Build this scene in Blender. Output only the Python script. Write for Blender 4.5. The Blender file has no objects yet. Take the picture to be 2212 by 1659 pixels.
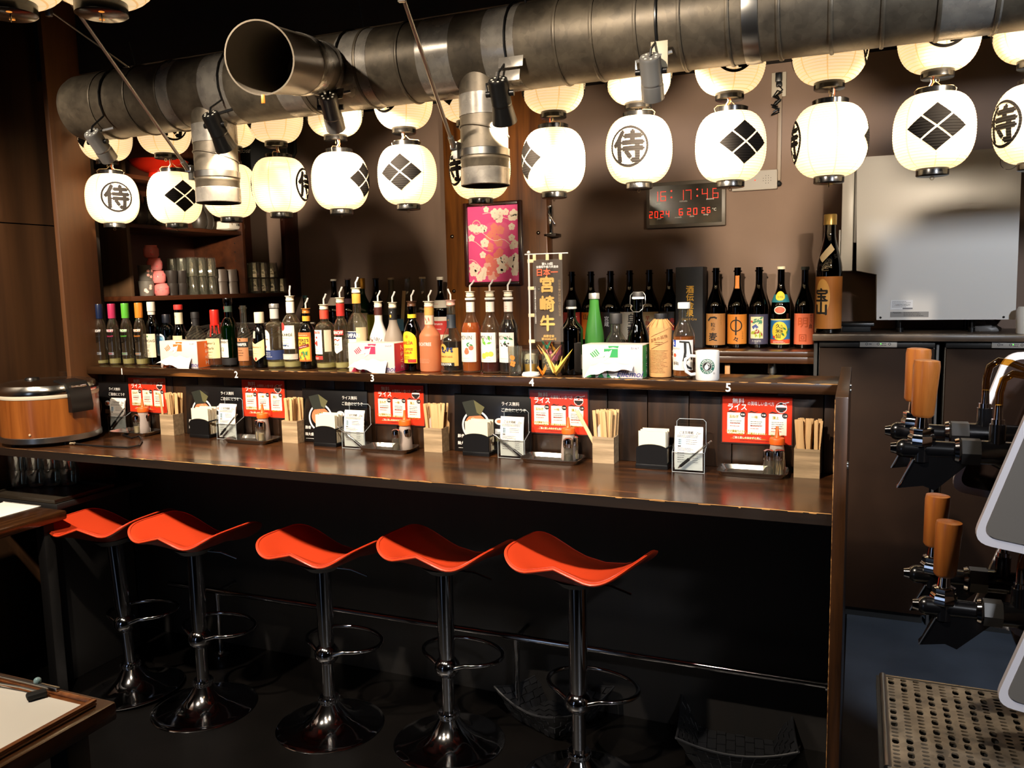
import bpy, bmesh, math, random
from mathutils import Vector, Matrix
from math import sin, cos, pi, radians, atan2, sqrt
random.seed(7)
sc = bpy.context.scene
C = sc.collection

# ---------------------------------------------------------------- camera, world, lights, exposure
FPX, CX, CY, HC = 1790.0, 1106.0, 829.5, 1.54
PSI, PIT, RHO = radians(22.8), radians(6.75), radians(1.25)
_f = Vector((-sin(PSI)*cos(PIT), cos(PSI)*cos(PIT), -sin(PIT)))
_r0 = Vector((cos(PSI), sin(PSI), 0)); _u0 = _r0.cross(_f)
_r = _r0*cos(RHO) - _u0*sin(RHO); _u = _u0*cos(RHO) + _r0*sin(RHO)
CAM = Vector((0, 0, HC))
cd = bpy.data.cameras.new('camera'); cam = bpy.data.objects.new('camera', cd); C.objects.link(cam)
cd.sensor_fit = 'HORIZONTAL'; cd.sensor_width = 36.0; cd.lens = 36.0*FPX/2212.0
cd.clip_start = 0.05; cd.clip_end = 60
M = Matrix.Identity(4)
for i in range(3):
    M[i][0] = _r[i]; M[i][1] = _u[i]; M[i][2] = -_f[i]; M[i][3] = CAM[i]
cam.matrix_world = M
sc.camera = cam

w = bpy.data.worlds.new('world'); sc.world = w; w.use_nodes = True
w.node_tree.nodes['Background'].inputs[0].default_value = (.75, .8, 1, 1)
w.node_tree.nodes['Background'].inputs[1].default_value = 0.0012
sc.view_settings.view_transform = 'Standard'
sc.view_settings.look = 'None'
sc.view_settings.gamma = 1.0
sc.view_settings.use_curve_mapping = False
sc.view_settings.exposure = 0.0
try:
    sc.cycles.use_denoising = True
    sc.cycles.max_bounces = 16; sc.cycles.transparent_max_bounces = 32
    sc.cycles.diffuse_bounces = 4; sc.cycles.glossy_bounces = 5; sc.cycles.transmission_bounces = 14
    sc.cycles.caustics_reflective = False; sc.cycles.caustics_refractive = False
    sc.cycles.sample_clamp_indirect = 3.0
except Exception:
    pass

def spot(name, loc, tgt, watt, deg, col=(1, .85, .68), rad=.03, blend=.4):
    l = bpy.data.lights.new(name, 'SPOT'); l.energy = watt; l.color = col; l.shadow_soft_size = rad
    l.spot_size = radians(deg); l.spot_blend = blend
    o = bpy.data.objects.new(name, l); C.objects.link(o); o.location = loc
    o.rotation_euler = (Vector(tgt)-Vector(loc)).to_track_quat('-Z', 'Y').to_euler()
    return o
def area(name, loc, tgt, watt, sx, sy, col=(1, .8, .6)):
    l = bpy.data.lights.new(name, 'AREA'); l.energy = watt; l.color = col; l.shape = 'RECTANGLE'; l.size = sx; l.size_y = sy
    o = bpy.data.objects.new(name, l); C.objects.link(o); o.location = loc
    o.rotation_euler = (Vector(tgt)-Vector(loc)).to_track_quat('-Z', 'Y').to_euler()
    return o
WARM = (1, .85, .68)
# ceiling spots of the dining side, behind and above the camera
for k, (x, y, tx, wt) in enumerate([(-2.70, .95, -2.85, 330), (-1.75, .9, -1.65, 310), (-.85, .85, -.55, 310)]):
    spot('ceiling_spot_light', (x, y, 2.68), (tx, 2.42, .96), wt, 77, WARM, .03, .85)
spot('table_spot_light', (-1.9, .35, 2.68), (-1.7, .9, .74), 130, 50, WARM, .05, .6)
# cool kitchen light to the right of the camera
spot('kitchen_light', (1.35, .1, 2.6), (.5, 4.0, 1.35), 330, 66, (.88, .93, 1.0), .10, .6)
spot('tap_fill_light', (.95, -.2, 2.4), (.24, 1.5, .95), 120, 44, (.93, .95, 1.0), .06, .6)  # added fill lamp that brightens the taps and tower rims
# cool daylight from the entrance behind the camera on the left
area('entrance_light', (-2.3, -1.5, 1.15), (-1.6, 2.2, .6), 3.6, .6, 1.5, (.55, .70, 1.0))

# ---------------------------------------------------------------- pixel helpers on real planes
def ray(x, y): return _f + _r*((x-CX)/FPX) - _u*((y-CY)/FPX)
def onZ(x, y, z):
    d = ray(x, y); return CAM + d*((z-HC)/d.z)
def onY(x, y, Y):
    d = ray(x, y); return CAM + d*(Y/d.y)
def onX(x, y, X):
    d = ray(x, y); return CAM + d*(X/d.x)
def atD(x, y, D): return CAM + ray(x, y)*D
def proj(P):
    q = Vector(P)-CAM; z = q.dot(_f); return CX+FPX*q.dot(_r)/z, CY-FPX*q.dot(_u)/z, z
def xline(px, Y, z):
    """world X of the point on the line (., Y, z) that shows at pixel column px"""
    lo, hi = -6.0, 3.0
    for _ in range(50):
        m = (lo+hi)/2
        q = Vector((m, Y, z))-CAM
        if q.dot(_f) < .1 or proj((m, Y, z))[0] < px: lo = m
        else: hi = m
    return (lo+hi)/2
def height(P, ytop):
    lo, hi = 0.0, 1.5
    for _ in range(40):
        m = (lo+hi)/2
        if proj((P[0], P[1], P[2]+m))[1] > ytop: lo = m
        else: hi = m
    return (lo+hi)/2
def width(P, wpx):
    """metres across for wpx pixels of a round thing standing at P"""
    q = Vector(P)-CAM; z = q.dot(_f); th = math.atan(q.dot(_r)/z)
    return wpx*z*cos(th)/FPX

# ---------------------------------------------------------------- materials
def lin(h):
    if isinstance(h, str):
        h = h.lstrip('#'); c = [int(h[i:i+2], 16)/255 for i in (0, 2, 4)]
        return tuple(((x+.055)/1.055)**2.4 if x > .04045 else x/12.92 for x in c)+(1,)
    return tuple(h)+(1,) if len(h) == 3 else tuple(h)
_mats = {}
def mat(name, col='#888888', rough=.5, metal=0., spec=.5, coat=0., emit=None, es=0., trans=0., alpha=1., noise=0., nscale=8., nstretch=(1, 1, 1), bump=0., bscale=30., col2=None, sheen=0.):
    if name in _mats: return _mats[name]
    m = bpy.data.materials.new(name); m.use_nodes = True
    nt = m.node_tree; b = nt.nodes['Principled BSDF']; L = nt.links
    c = lin(col)
    b.inputs['Base Color'].default_value = c
    b.inputs['Roughness'].default_value = rough; b.inputs['Metallic'].default_value = metal
    b.inputs['Specular IOR Level'].default_value = spec
    b.inputs['Coat Weight'].default_value = coat; b.inputs['Coat Roughness'].default_value = .12
    b.inputs['Transmission Weight'].default_value = trans; b.inputs['Alpha'].default_value = alpha
    if emit: b.inputs['Emission Color'].default_value = lin(emit); b.inputs['Emission Strength'].default_value = es
    if noise or col2 or bump:
        tc = nt.nodes.new('ShaderNodeTexCoord'); mp = nt.nodes.new('ShaderNodeMapping'); mp.inputs['Scale'].default_value = nstretch
        L.new(tc.outputs['Object'], mp.inputs[0])
        if noise or col2:
            n = nt.nodes.new('ShaderNodeTexNoise'); n.inputs['Scale'].default_value = nscale; n.inputs['Detail'].default_value = 6
            L.new(mp.outputs[0], n.inputs[0])
            rp = nt.nodes.new('ShaderNodeValToRGB')
            c2 = lin(col2) if col2 else tuple(x*(1-noise) for x in c[:3])+(1,)
            rp.color_ramp.elements[0].position = .32; rp.color_ramp.elements[1].position = .68
            rp.color_ramp.elements[0].color = c2; rp.color_ramp.elements[1].color = c
            L.new(n.outputs[0], rp.inputs[0]); L.new(rp.outputs[0], b.inputs['Base Color'])
        if bump:
            n2 = nt.nodes.new('ShaderNodeTexNoise'); n2.inputs['Scale'].default_value = bscale; n2.inputs['Detail'].default_value = 4
            L.new(mp.outputs[0], n2.inputs[0])
            bp = nt.nodes.new('ShaderNodeBump'); bp.inputs['Strength'].default_value = bump; bp.inputs['Distance'].default_value = .004
            L.new(n2.outputs[0], bp.inputs['Height']); L.new(bp.outputs[0], b.inputs['Normal'])
    _mats[name] = m
    return m
def glass(name, tint='#ffffff', rough=.02, refl=1.0, milk=0., milkcol='#e6dccb'):
    """thin glass: tinted see-through mixed with a Fresnel reflection"""
    if name in _mats: return _mats[name]
    m = bpy.data.materials.new(name); m.use_nodes = True; nt = m.node_tree; L = nt.links
    nt.nodes.remove(nt.nodes['Principled BSDF']); out = nt.nodes['Material Output']
    tr = nt.nodes.new('ShaderNodeBsdfTransparent'); tr.inputs[0].default_value = lin(tint)
    gl = nt.nodes.new('ShaderNodeBsdfGlossy'); gl.inputs['Roughness'].default_value = rough; gl.inputs[0].default_value = (1, 1, 1, 1)
    fr = nt.nodes.new('ShaderNodeFresnel'); ge = nt.nodes.new('ShaderNodeNewGeometry'); mr = nt.nodes.new('ShaderNodeMapRange')
    mr.inputs[3].default_value = 1.5; mr.inputs[4].default_value = 1/1.5   # same reflection from both sides of the thin wall
    L.new(ge.outputs['Backfacing'], mr.inputs[0]); L.new(mr.outputs[0], fr.inputs[0])
    mu = nt.nodes.new('ShaderNodeMath'); mu.operation = 'MULTIPLY'; mu.inputs[1].default_value = refl; mu.use_clamp = True
    mx = nt.nodes.new('ShaderNodeMixShader')
    L.new(fr.outputs[0], mu.inputs[0]); L.new(mu.outputs[0], mx.inputs[0])
    src = tr
    if milk:
        df = nt.nodes.new('ShaderNodeBsdfTranslucent'); df.inputs[0].default_value = lin(milkcol); d2 = nt.nodes.new('ShaderNodeBsdfDiffuse'); d2.inputs[0].default_value = lin(milkcol)
        m3 = nt.nodes.new('ShaderNodeMixShader'); m3.inputs[0].default_value = .5; L.new(df.outputs[0], m3.inputs[1]); L.new(d2.outputs[0], m3.inputs[2])
        m4 = nt.nodes.new('ShaderNodeMixShader'); m4.inputs[0].default_value = milk; L.new(tr.outputs[0], m4.inputs[1]); L.new(m3.outputs[0], m4.inputs[2]); src = m4
    L.new(src.outputs[0], mx.inputs[1]); L.new(gl.outputs[0], mx.inputs[2])
    L.new(mx.outputs[0], out.inputs[0])
    _mats[name] = m
    return m
def frost(name, col, tl=.5, rough=.35):
    """translucent frosted glass or syrup"""
    if name in _mats: return _mats[name]
    m = bpy.data.materials.new(name); m.use_nodes = True; nt = m.node_tree; L = nt.links
    b = nt.nodes['Principled BSDF']; b.inputs['Base Color'].default_value = lin(col); b.inputs['Roughness'].default_value = rough
    out = nt.nodes['Material Output']
    t = nt.nodes.new('ShaderNodeBsdfTranslucent'); t.inputs[0].default_value = lin(col)
    p = nt.nodes.new('ShaderNodeBsdfTransparent'); p.inputs[0].default_value = lin(col)
    m1 = nt.nodes.new('ShaderNodeMixShader'); m1.inputs[0].default_value = tl
    m2 = nt.nodes.new('ShaderNodeMixShader'); m2.inputs[0].default_value = .15
    L.new(b.outputs[0], m1.inputs[1]); L.new(t.outputs[0], m1.inputs[2])
    L.new(m1.outputs[0], m2.inputs[1]); L.new(p.outputs[0], m2.inputs[2]); L.new(m2.outputs[0], out.inputs[0])
    _mats[name] = m
    return m
def refr(name, col='#ffffff', ior=1.33, rough=.0):
    if name in _mats: return _mats[name]
    m = mat(name, col, rough, trans=1.); m.node_tree.nodes['Principled BSDF'].inputs['IOR'].default_value = ior
    return m
def film(name, col, a):
    if name in _mats: return _mats[name]
    m = bpy.data.materials.new(name); m.use_nodes = True; nt = m.node_tree; L = nt.links
    b = nt.nodes['Principled BSDF']; b.inputs['Base Color'].default_value = lin(col); b.inputs['Roughness'].default_value = .5
    t = nt.nodes.new('ShaderNodeBsdfTransparent'); x = nt.nodes.new('ShaderNodeMixShader'); x.inputs[0].default_value = a
    L.new(t.outputs[0], x.inputs[1]); L.new(b.outputs[0], x.inputs[2]); L.new(x.outputs[0], nt.nodes['Material Output'].inputs[0])
    _mats[name] = m
    return m
def wood(name, dark, light, axis='X', rough=.3, coat=.3, scale=1.0, worn=None):
    if name in _mats: return _mats[name]
    m = bpy.data.materials.new(name); m.use_nodes = True; nt = m.node_tree; L = nt.links
    b = nt.nodes['Principled BSDF']
    tc = nt.nodes.new('ShaderNodeTexCoord'); mp = nt.nodes.new('ShaderNodeMapping')
    s = [14*scale]*3; s['XYZ'.index(axis)] = .9*scale; mp.inputs['Scale'].default_value = s
    L.new(tc.outputs['Object'], mp.inputs[0])
    n = nt.nodes.new('ShaderNodeTexNoise'); n.inputs['Scale'].default_value = 2.2; n.inputs['Detail'].default_value = 8; n.inputs['Roughness'].default_value = .62; n.inputs['Distortion'].default_value = .4
    L.new(mp.outputs[0], n.inputs[0])
    rp = nt.nodes.new('ShaderNodeValToRGB')
    rp.color_ramp.elements[0].position = .35; rp.color_ramp.elements[0].color = lin(dark)
    rp.color_ramp.elements[1].position = .7; rp.color_ramp.elements[1].color = lin(light)
    L.new(n.outputs[0], rp.inputs[0])
    if worn:
        mp2 = nt.nodes.new('ShaderNodeMapping'); s2 = [7.]*3; s2['XYZ'.index(axis)] = .5; mp2.inputs['Scale'].default_value = s2; L.new(tc.outputs['Object'], mp2.inputs[0])
        n3 = nt.nodes.new('ShaderNodeTexNoise'); n3.inputs['Scale'].default_value = 3.; n3.inputs['Detail'].default_value = 10; L.new(mp2.outputs[0], n3.inputs[0])
        r3 = nt.nodes.new('ShaderNodeValToRGB'); r3.color_ramp.elements[0].position = .64; r3.color_ramp.elements[1].position = .72
        L.new(n3.outputs[0], r3.inputs[0])
        mx = nt.nodes.new('ShaderNodeMixRGB'); mx.inputs[2].default_value = lin(worn)
        L.new(r3.outputs[0], mx.inputs[0]); L.new(rp.outputs[0], mx.inputs[1]); L.new(mx.outputs[0], b.inputs['Base Color'])
    else:
        L.new(rp.outputs[0], b.inputs['Base Color'])
    b.inputs['Roughness'].default_value = rough; b.inputs['Coat Weight'].default_value = coat; b.inputs['Coat Roughness'].default_value = .15
    bp = nt.nodes.new('ShaderNodeBump'); bp.inputs['Strength'].default_value = .12; bp.inputs['Distance'].default_value = .002
    L.new(n.outputs[0], bp.inputs['Height']); L.new(bp.outputs[0], b.inputs['Normal'])
    _mats[name] = m
    return m
def galv(name, base='#716757', dark='#4c453b', rough=.42):
    if name in _mats: return _mats[name]
    m = bpy.data.materials.new(name); m.use_nodes = True; nt = m.node_tree; L = nt.links
    b = nt.nodes['Principled BSDF']; b.inputs['Metallic'].default_value = .55
    tc = nt.nodes.new('ShaderNodeTexCoord')
    v = nt.nodes.new('ShaderNodeTexVoronoi'); v.inputs['Scale'].default_value = 60; L.new(tc.outputs['Object'], v.inputs['Vector'])
    n = nt.nodes.new('ShaderNodeTexNoise'); n.inputs['Scale'].default_value = 14; n.inputs['Detail'].default_value = 8; L.new(tc.outputs['Object'], n.inputs[0])
    mx = nt.nodes.new('ShaderNodeMixRGB'); mx.inputs[0].default_value = .16; L.new(n.outputs[0], mx.inputs[1]); L.new(v.outputs['Color'], mx.inputs[2])
    rp = nt.nodes.new('ShaderNodeValToRGB'); rp.color_ramp.elements[0].position = .3; rp.color_ramp.elements[0].color = lin(dark); rp.color_ramp.elements[1].position = .7; rp.color_ramp.elements[1].color = lin(base)
    L.new(mx.outputs[0], rp.inputs[0]); L.new(rp.outputs[0], b.inputs['Base Color'])
    r2 = nt.nodes.new('ShaderNodeMapRange'); r2.inputs[3].default_value = rough-.08; r2.inputs[4].default_value = rough+.18; L.new(n.outputs[0], r2.inputs[0]); L.new(r2.outputs[0], b.inputs['Roughness'])
    _mats[name] = m
    return m

# ---------------------------------------------------------------- geometry
class G:
    def __init__(s): s.v = []; s.f = []
    def add(s, vs, fs):
        o = len(s.v); s.v += [tuple(x) for x in vs]; s.f += [tuple(i+o for i in f) for f in fs]; return s
    def box(s, c, d, rz=0., bev=0., rot=None):
        hx, hy, hz = d[0]/2, d[1]/2, d[2]/2
        if bev:
            bm = bmesh.new(); bmesh.ops.create_cube(bm, size=1)
            bmesh.ops.scale(bm, vec=d, verts=bm.verts)
            bmesh.ops.bevel(bm, geom=bm.edges[:], offset=bev, segments=2, affect='EDGES', profile=.5)
            bm.verts.ensure_lookup_table(); bm.verts.index_update()
            vs = [v.co.copy() for v in bm.verts]; fs = [[v.index for v in f.verts] for f in bm.faces]; bm.free()
        else:
            vs = [Vector((a*hx, b*hy, e*hz)) for e in (-1, 1) for a, b in ((-1, -1), (1, -1), (1, 1), (-1, 1))]
            fs = [(3, 2, 1, 0), (4, 5, 6, 7), (0, 1, 5, 4), (1, 2, 6, 5), (2, 3, 7, 6), (3, 0, 4, 7)]
        R = rot if rot is not None else Matrix.Rotation(rz, 3, 'Z')
        return s.add([R @ v + Vector(c) for v in vs], fs)
    def b2(s, a, b, bev=0.):
        return s.box([(a[i]+b[i])/2 for i in range(3)], [abs(b[i]-a[i]) for i in range(3)], bev=bev)
    def lathe(s, prof, n=32, c=(0, 0, 0), R=None, sx=1., sy=1.):
        vs = []; fs = []; rings = []
        for r, z in prof:
            if r <= 1e-6: rings.append([len(vs)]); vs.append(Vector((0, 0, z)))
            else:
                rings.append(list(range(len(vs), len(vs)+n)))
                vs += [Vector((sx*r*cos(2*pi*i/n), sy*r*sin(2*pi*i/n), z)) for i in range(n)]
        for a, b in zip(rings, rings[1:]):
            if len(a) == 1 and len(b) == 1: continue
            for i in range(n):
                j = (i+1) % n
                if len(a) == 1: fs.append((a[0], b[j], b[i]))
                elif len(b) == 1: fs.append((a[i], a[j], b[0]))
                else: fs.append((a[i], a[j], b[j], b[i]))
        if R is not None: vs = [R @ v for v in vs]
        return s.add([v+Vector(c) for v in vs], fs)
    def cyl(s, p0, p1, r0, r1=None, n=20, cap=True):
        p0, p1 = Vector(p0), Vector(p1); r1 = r0 if r1 is None else r1
        q = (p1-p0).to_track_quat('Z', 'Y').to_matrix(); h = (p1-p0).length
        prof = ([(0, 0)] if cap else [])+[(r0, 0), (r1, h)]+([(0, h)] if cap else [])
        return s.lathe(prof, n, p0, q)
    def tube(s, pts, r, n=8, closed=False, cap=True):
        pts = [Vector(p) for p in pts]; m = len(pts); vs = []; fs = []
        up = None
        for i, p in enumerate(pts):
            if closed: t = pts[(i+1) % m]-pts[i-1]
            else: t = pts[min(i+1, m-1)]-pts[max(i-1, 0)]
            t.normalize()
            if up is None:
                up = Vector((0, 0, 1)) if abs(t.z) < .9 else Vector((1, 0, 0))
            a = (up-t*up.dot(t)).normalized(); b = t.cross(a); up = a
            rr = r[i] if isinstance(r, (list, tuple)) else r
            vs += [p+a*(rr*cos(2*pi*k/n))+b*(rr*sin(2*pi*k/n)) for k in range(n)]
        for i in range(m if closed else m-1):
            j = (i+1) % m
            for k in range(n):
                l = (k+1) % n; fs.append((i*n+k, i*n+l, j*n+l, j*n+k))
        if cap and not closed:
            fs.append(tuple(reversed(range(n)))); fs.append(tuple(range((m-1)*n, m*n)))
        return s.add(vs, fs)
    def prism(s, poly, h0, h1, plane='xy'):
        n = len(poly)
        def P(u, v, h): return {'xy': (u, v, h), 'xz': (u, h, v), 'yz': (h, u, v)}[plane]
        vs = [P(u, v, h0) for u, v in poly]+[P(u, v, h1) for u, v in poly]
        fs = [tuple(reversed(range(n))), tuple(range(n, 2*n))]+[(i, (i+1) % n, n+(i+1) % n, n+i) for i in range(n)]
        return s.add(vs, fs)
    def grid(s, rows, closed_u=False):
        nr = len(rows); nc = len(rows[0]); vs = [p for r in rows for p in r]; fs = []
        for i in range(nr-1):
            for j in range(nc if closed_u else nc-1):
                k = (j+1) % nc; fs.append((i*nc+j, i*nc+k, (i+1)*nc+k, (i+1)*nc+j))
        return s.add(vs, fs)
    def ball(s, c, r, n=16, m=10, sz=(1, 1, 1)):
        prof = [(r*sin(pi*i/m), -r*cos(pi*i/m)*sz[2]) for i in range(m+1)]
        prof[0] = (0, prof[0][1]); prof[-1] = (0, prof[-1][1])
        return s.lathe(prof, n, c, None, sz[0], sz[1])
    def mesh(s, name, ang=38):
        me = bpy.data.meshes.new(name); me.from_pydata(s.v, [], s.f); me.validate()
        bm = bmesh.new(); bm.from_mesh(me); bmesh.ops.recalc_face_normals(bm, faces=bm.faces); bm.to_mesh(me); bm.free()
        me.polygons.foreach_set('use_smooth', [True]*len(me.polygons))
        me.set_sharp_from_angle(angle=radians(ang)); me.update()
        return me
def obj(name, g, m, parent=None, loc=None, rot=None, ang=38):
    me = g.mesh(name, ang) if isinstance(g, G) else g
    o = bpy.data.objects.new(name, me)
    if m is not None and not (me.materials and me.materials[0] == m):
        me.materials.clear(); me.materials.append(m)
    C.objects.link(o)
    if parent is not None: o.parent = parent
    if loc is not None: o.location = loc
    if rot is not None: o.rotation_euler = rot
    return o
def tag(o, label=None, cat=None, group=None, kind=None):
    if label: o['label'] = label
    if cat: o['category'] = cat
    if group: o['group'] = group
    if kind: o['kind'] = kind
    return o
def thing(name, label, cat, loc=(0, 0, 0), rz=0., group=None):
    o = bpy.data.objects.new(name, None); C.objects.link(o); o.empty_display_size = .05
    o.location = loc; o.rotation_euler = (0, 0, rz)
    return tag(o, label, cat, group)
def struct(name, g, m, parent=None):
    o = obj(name, g, m, parent)
    if parent is None: o['kind'] = 'structure'
    return o
def dup(root, loc=None, rz=None, label=None, group=None):
    def cp(o, par):
        c = o.copy(); C.objects.link(c)
        if par is not None: c.parent = par; c.matrix_parent_inverse = o.matrix_parent_inverse.copy()
        for ch in KIDS.get(o.name, []): cp(ch, c)
        return c
    KIDS = {}
    for o in bpy.data.objects:
        if o.parent is not None: KIDS.setdefault(o.parent.name, []).append(o)
    r = cp(root, None)
    if loc is not None: r.location = loc
    if rz is not None: r.rotation_euler = (0, 0, rz)
    if label: r['label'] = label
    if group: r['group'] = group
    return r

# ---------------------------------------------------------------- lettering and flat print
_txt = {}
def text2d(body, bold=0.0, spacing=1.0, italic=0.):
    """outline mesh of a line of text, height of capitals/kanji about 1, centred on 0,0; returns (verts, faces, w, h)"""
    k = (body, bold, spacing, italic)
    if k in _txt: return _txt[k]
    c = bpy.data.curves.new('txt', 'FONT'); c.body = body; c.size = 1; c.offset = bold; c.space_character = spacing; c.shear = italic
    c.resolution_u = 2
    o = bpy.data.objects.new('txt', c); C.objects.link(o)
    dg = bpy.context.evaluated_depsgraph_get(); dg.update()
    me = bpy.data.meshes.new_from_object(o.evaluated_get(dg))
    vs = [(v.co.x, v.co.y) for v in me.vertices]; fs = [tuple(p.vertices) for p in me.polygons]
    bpy.data.objects.remove(o); bpy.data.curves.remove(c); bpy.data.meshes.remove(me)
    if not vs: vs = [(0, 0), (.01, 0), (0, .01)]; fs = [(0, 1, 2)]
    x0, x1 = min(v[0] for v in vs), max(v[0] for v in vs); y0, y1 = min(v[1] for v in vs), max(v[1] for v in vs)
    h = max(y1-y0, 1e-3)
    vs = [(x-(x0+x1)/2, y-(y0+y1)/2) for x, y in vs]
    _txt[k] = (vs, fs, x1-x0, h)
    return _txt[k]
class Flat:
    """a flat drawing made of 2-D faces, wrapped later onto a surface"""
    def __init__(s): s.v = []; s.f = []
    def add(s, vs, fs):
        # overlapping strokes are lifted a few hundredths of a millimetre so that no two faces coincide
        o = len(s.v); s.k = getattr(s, 'k', -1)+1; d = (s.k % 14)*2.2e-5
        s.v += [(a, b, d) for a, b in vs]; s.f += [tuple(i+o for i in f) for f in fs]; return s
    def text(s, body, x, y, h, maxw=None, bold=0., rot=0., spacing=1., vertical=False, italic=0., sx=1.):
        if vertical:
            n = len(body)
            for i, ch in enumerate(body): s.text(ch, x, y+h*1.08*((n-1)/2-i), h, None, bold, rot, sx=sx)
            return s
        vs, fs, tw, th = text2d(body, 0., spacing, italic)
        k = h/th; kx = k*sx
        if maxw and tw*kx > maxw: kx = maxw/tw
        cr, sr = cos(rot), sin(rot); d = bold*h*.8
        for ox, oy in (((-d, 0), (d, 0), (0, -d), (0, d)) if bold > .025 else ((-d, 0), (d, 0)) if bold else ((0, 0),)):
            s.add([(x+ox+cr*a*kx-sr*b*k, y+oy+sr*a*kx+cr*b*k) for a, b in vs], fs)
        return s
    def rect(s, x0, y0, x1, y1): return s.add([(x0, y0), (x1, y0), (x1, y1), (x0, y1)], [(0, 1, 2, 3)])
    def poly(s, pts): return s.add(list(pts), [tuple(range(len(pts)))])
    def disc(s, x, y, rx, ry=None, n=28, a0=0., a1=2*pi):
        ry = rx if ry is None else ry
        return s.poly([(x+rx*cos(a0+(a1-a0)*i/n), y+ry*sin(a0+(a1-a0)*i/n)) for i in range(n if a1-a0 > 6.2 else n+1)])
    def ring(s, x, y, r0, r1, n=40, sy=1., a0=0., a1=2*pi):
        full = a1-a0 > 6.2; m = n if full else n+1
        vs = [(x+r*cos(a0+(a1-a0)*i/n), y+sy*r*sin(a0+(a1-a0)*i/n)) for r in (r0, r1) for i in range(m)]
        return s.add(vs, [(i, (i+1) % m, m+(i+1) % m, m+i) for i in range(n)])
    def stroke(s, pts, w):
        ws = w if isinstance(w, (list, tuple)) else [w]*len(pts)
        L_ = []; R_ = []
        for i, p in enumerate(pts):
            a = pts[max(i-1, 0)]; b = pts[min(i+1, len(pts)-1)]
            d = Vector((b[0]-a[0], b[1]-a[1])); d.normalize()
            L_.append((p[0]-d.y*ws[i]/2, p[1]+d.x*ws[i]/2)); R_.append((p[0]+d.y*ws[i]/2, p[1]-d.x*ws[i]/2))
        n = len(pts)
        return s.add(L_+R_, [(i, i+1, n+i+1, n+i) for i in range(n-1)])
    def lines(s, x0, x1, y0, y1, n, h, ragged=.3):
        for i in range(n):
            y = y0+(y1-y0)*i/max(n-1, 1); e = x1-(x1-x0)*random.random()*ragged; x = x0
            while x < e-h:
                l = min(random.uniform(1.5, 6)*h, e-x); s.rect(x, y-h/2, x+l, y+h/2); x += l+h*.7
        return s
    def wrap(s, fn, cell=None, cellv=None):
        vs, fs = s.v, s.f
        if cell:
            bm = bmesh.new(); bv = [bm.verts.new(q) for q in vs]
            for f in fs:
                try: bm.faces.new([bv[i] for i in f])
                except Exception: pass
            for ax, ce in ((0, cell), (1, cellv)):
                if not ce: continue
                mn = min(v.co[ax] for v in bm.verts); mxv = max(v.co[ax] for v in bm.verts)
                k = math.ceil(mn/ce+1e-6)
                while k*ce < mxv-1e-6:
                    co = Vector((0, 0, 0)); no = Vector((0, 0, 0)); co[ax] = k*ce; no[ax] = 1
                    bmesh.ops.bisect_plane(bm, geom=bm.verts[:]+bm.edges[:]+bm.faces[:], dist=1e-7, plane_co=co, plane_no=no)
                    k += 1
            bm.verts.index_update()
            vs = [tuple(v.co) for v in bm.verts]; fs = [tuple(v.index for v in f.verts) for f in bm.faces]; bm.free()
        out = []; e = 1e-4
        for a, b, d in vs:
            p = Vector(fn(a, b))
            if d:
                n = (Vector(fn(a+e, b))-p).cross(Vector(fn(a, b+e))-p)
                if n.length > 1e-14: p = p+n.normalized()*d
            out.append(p)
        g = G(); g.add(out, fs)
        return g
def flatmesh(g, name):
    me = bpy.data.meshes.new(name); me.from_pydata(g.v, [], g.f); me.validate(); me.update()
    return me
def onplane(o, U, V):
    o, U, V = Vector(o), Vector(U), Vector(V)
    return lambda a, b: o+U*a+V*b
def oncyl(r, z0, a0=0., ry=None):
    return lambda u, v: (r*sin(a0+u/r), -(ry or r)*cos(a0+u/r), z0+v)
def decal(name, F, fn, m, parent, cell=None, cellv=None):
    g = F.wrap(fn, cell, cellv)
    return obj(name, flatmesh(g, name), m, parent)
def smooth(t): t = max(0., min(1., t)); return t*t*(3-2*t)

# ---------------------------------------------------------------- common materials
BLACK = mat('black_plastic', '#0c0c0d', .35)
MBLACK = mat('matte_black', '#0a0a0a', .7)
WHITE = mat('white_plastic', '#e9e6df', .35)
PAPER = mat('paper_white', '#f1ece0', .8)
CHROME = mat('chrome', '#c9c9cc', .08, 1.)
STEEL = mat('brushed_steel', '#b9b7b2', .28, 1.)
INK = mat('ink_black', '#141210', .7); INKW = mat('ink_white', '#f3efe6', .7); INKR = mat('ink_red', '#c8321f', .7)
INKG = mat('ink_gold', '#d9a441', .5); INKY = mat('ink_yellow', '#f2c52d', .6); INKGR = mat('ink_green', '#2f7d46', .7)
INKB = mat('ink_blue', '#26397e', .7); INKO = mat('ink_orange', '#ea7a2c', .7); INKGY = mat('ink_grey', '#8d8a86', .7)
COUNTER = wood('counter_wood', '#24140a', '#55331a', 'X', .24, .35, .8, worn='#8a5228')
LEDGE = wood('ledge_wood', '#1a0f07', '#3e2613', 'X', .26, .3, 1., worn='#96602f')
DKWOOD = wood('dark_plank_wood', '#150a04', '#36200d', 'Z', .42, .1, 1.)
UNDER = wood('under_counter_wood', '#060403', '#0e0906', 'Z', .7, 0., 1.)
EDGE = wood('worn_edge_wood', '#4a2712', '#e0a865', 'X', .4, .2, 1.5)
POSTW = wood('post_wood', '#3f2009', '#774619', 'Z', .36, .12, .6)
WALLW = wood('wall_panel_wood', '#3a2412', '#5e3d22', 'Z', .5, .05, .25)
SHELFW = wood('shelf_wood', '#2c1408', '#4b2611', 'Y', .4, .1, .6)
PLASTER = mat('brown_plaster', '#80695a', .75, noise=.12, nscale=3., bump=.1, bscale=60)
CEIL = mat('ceiling_brown', '#2a1d12', .8, noise=.3, nscale=2.)
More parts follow.
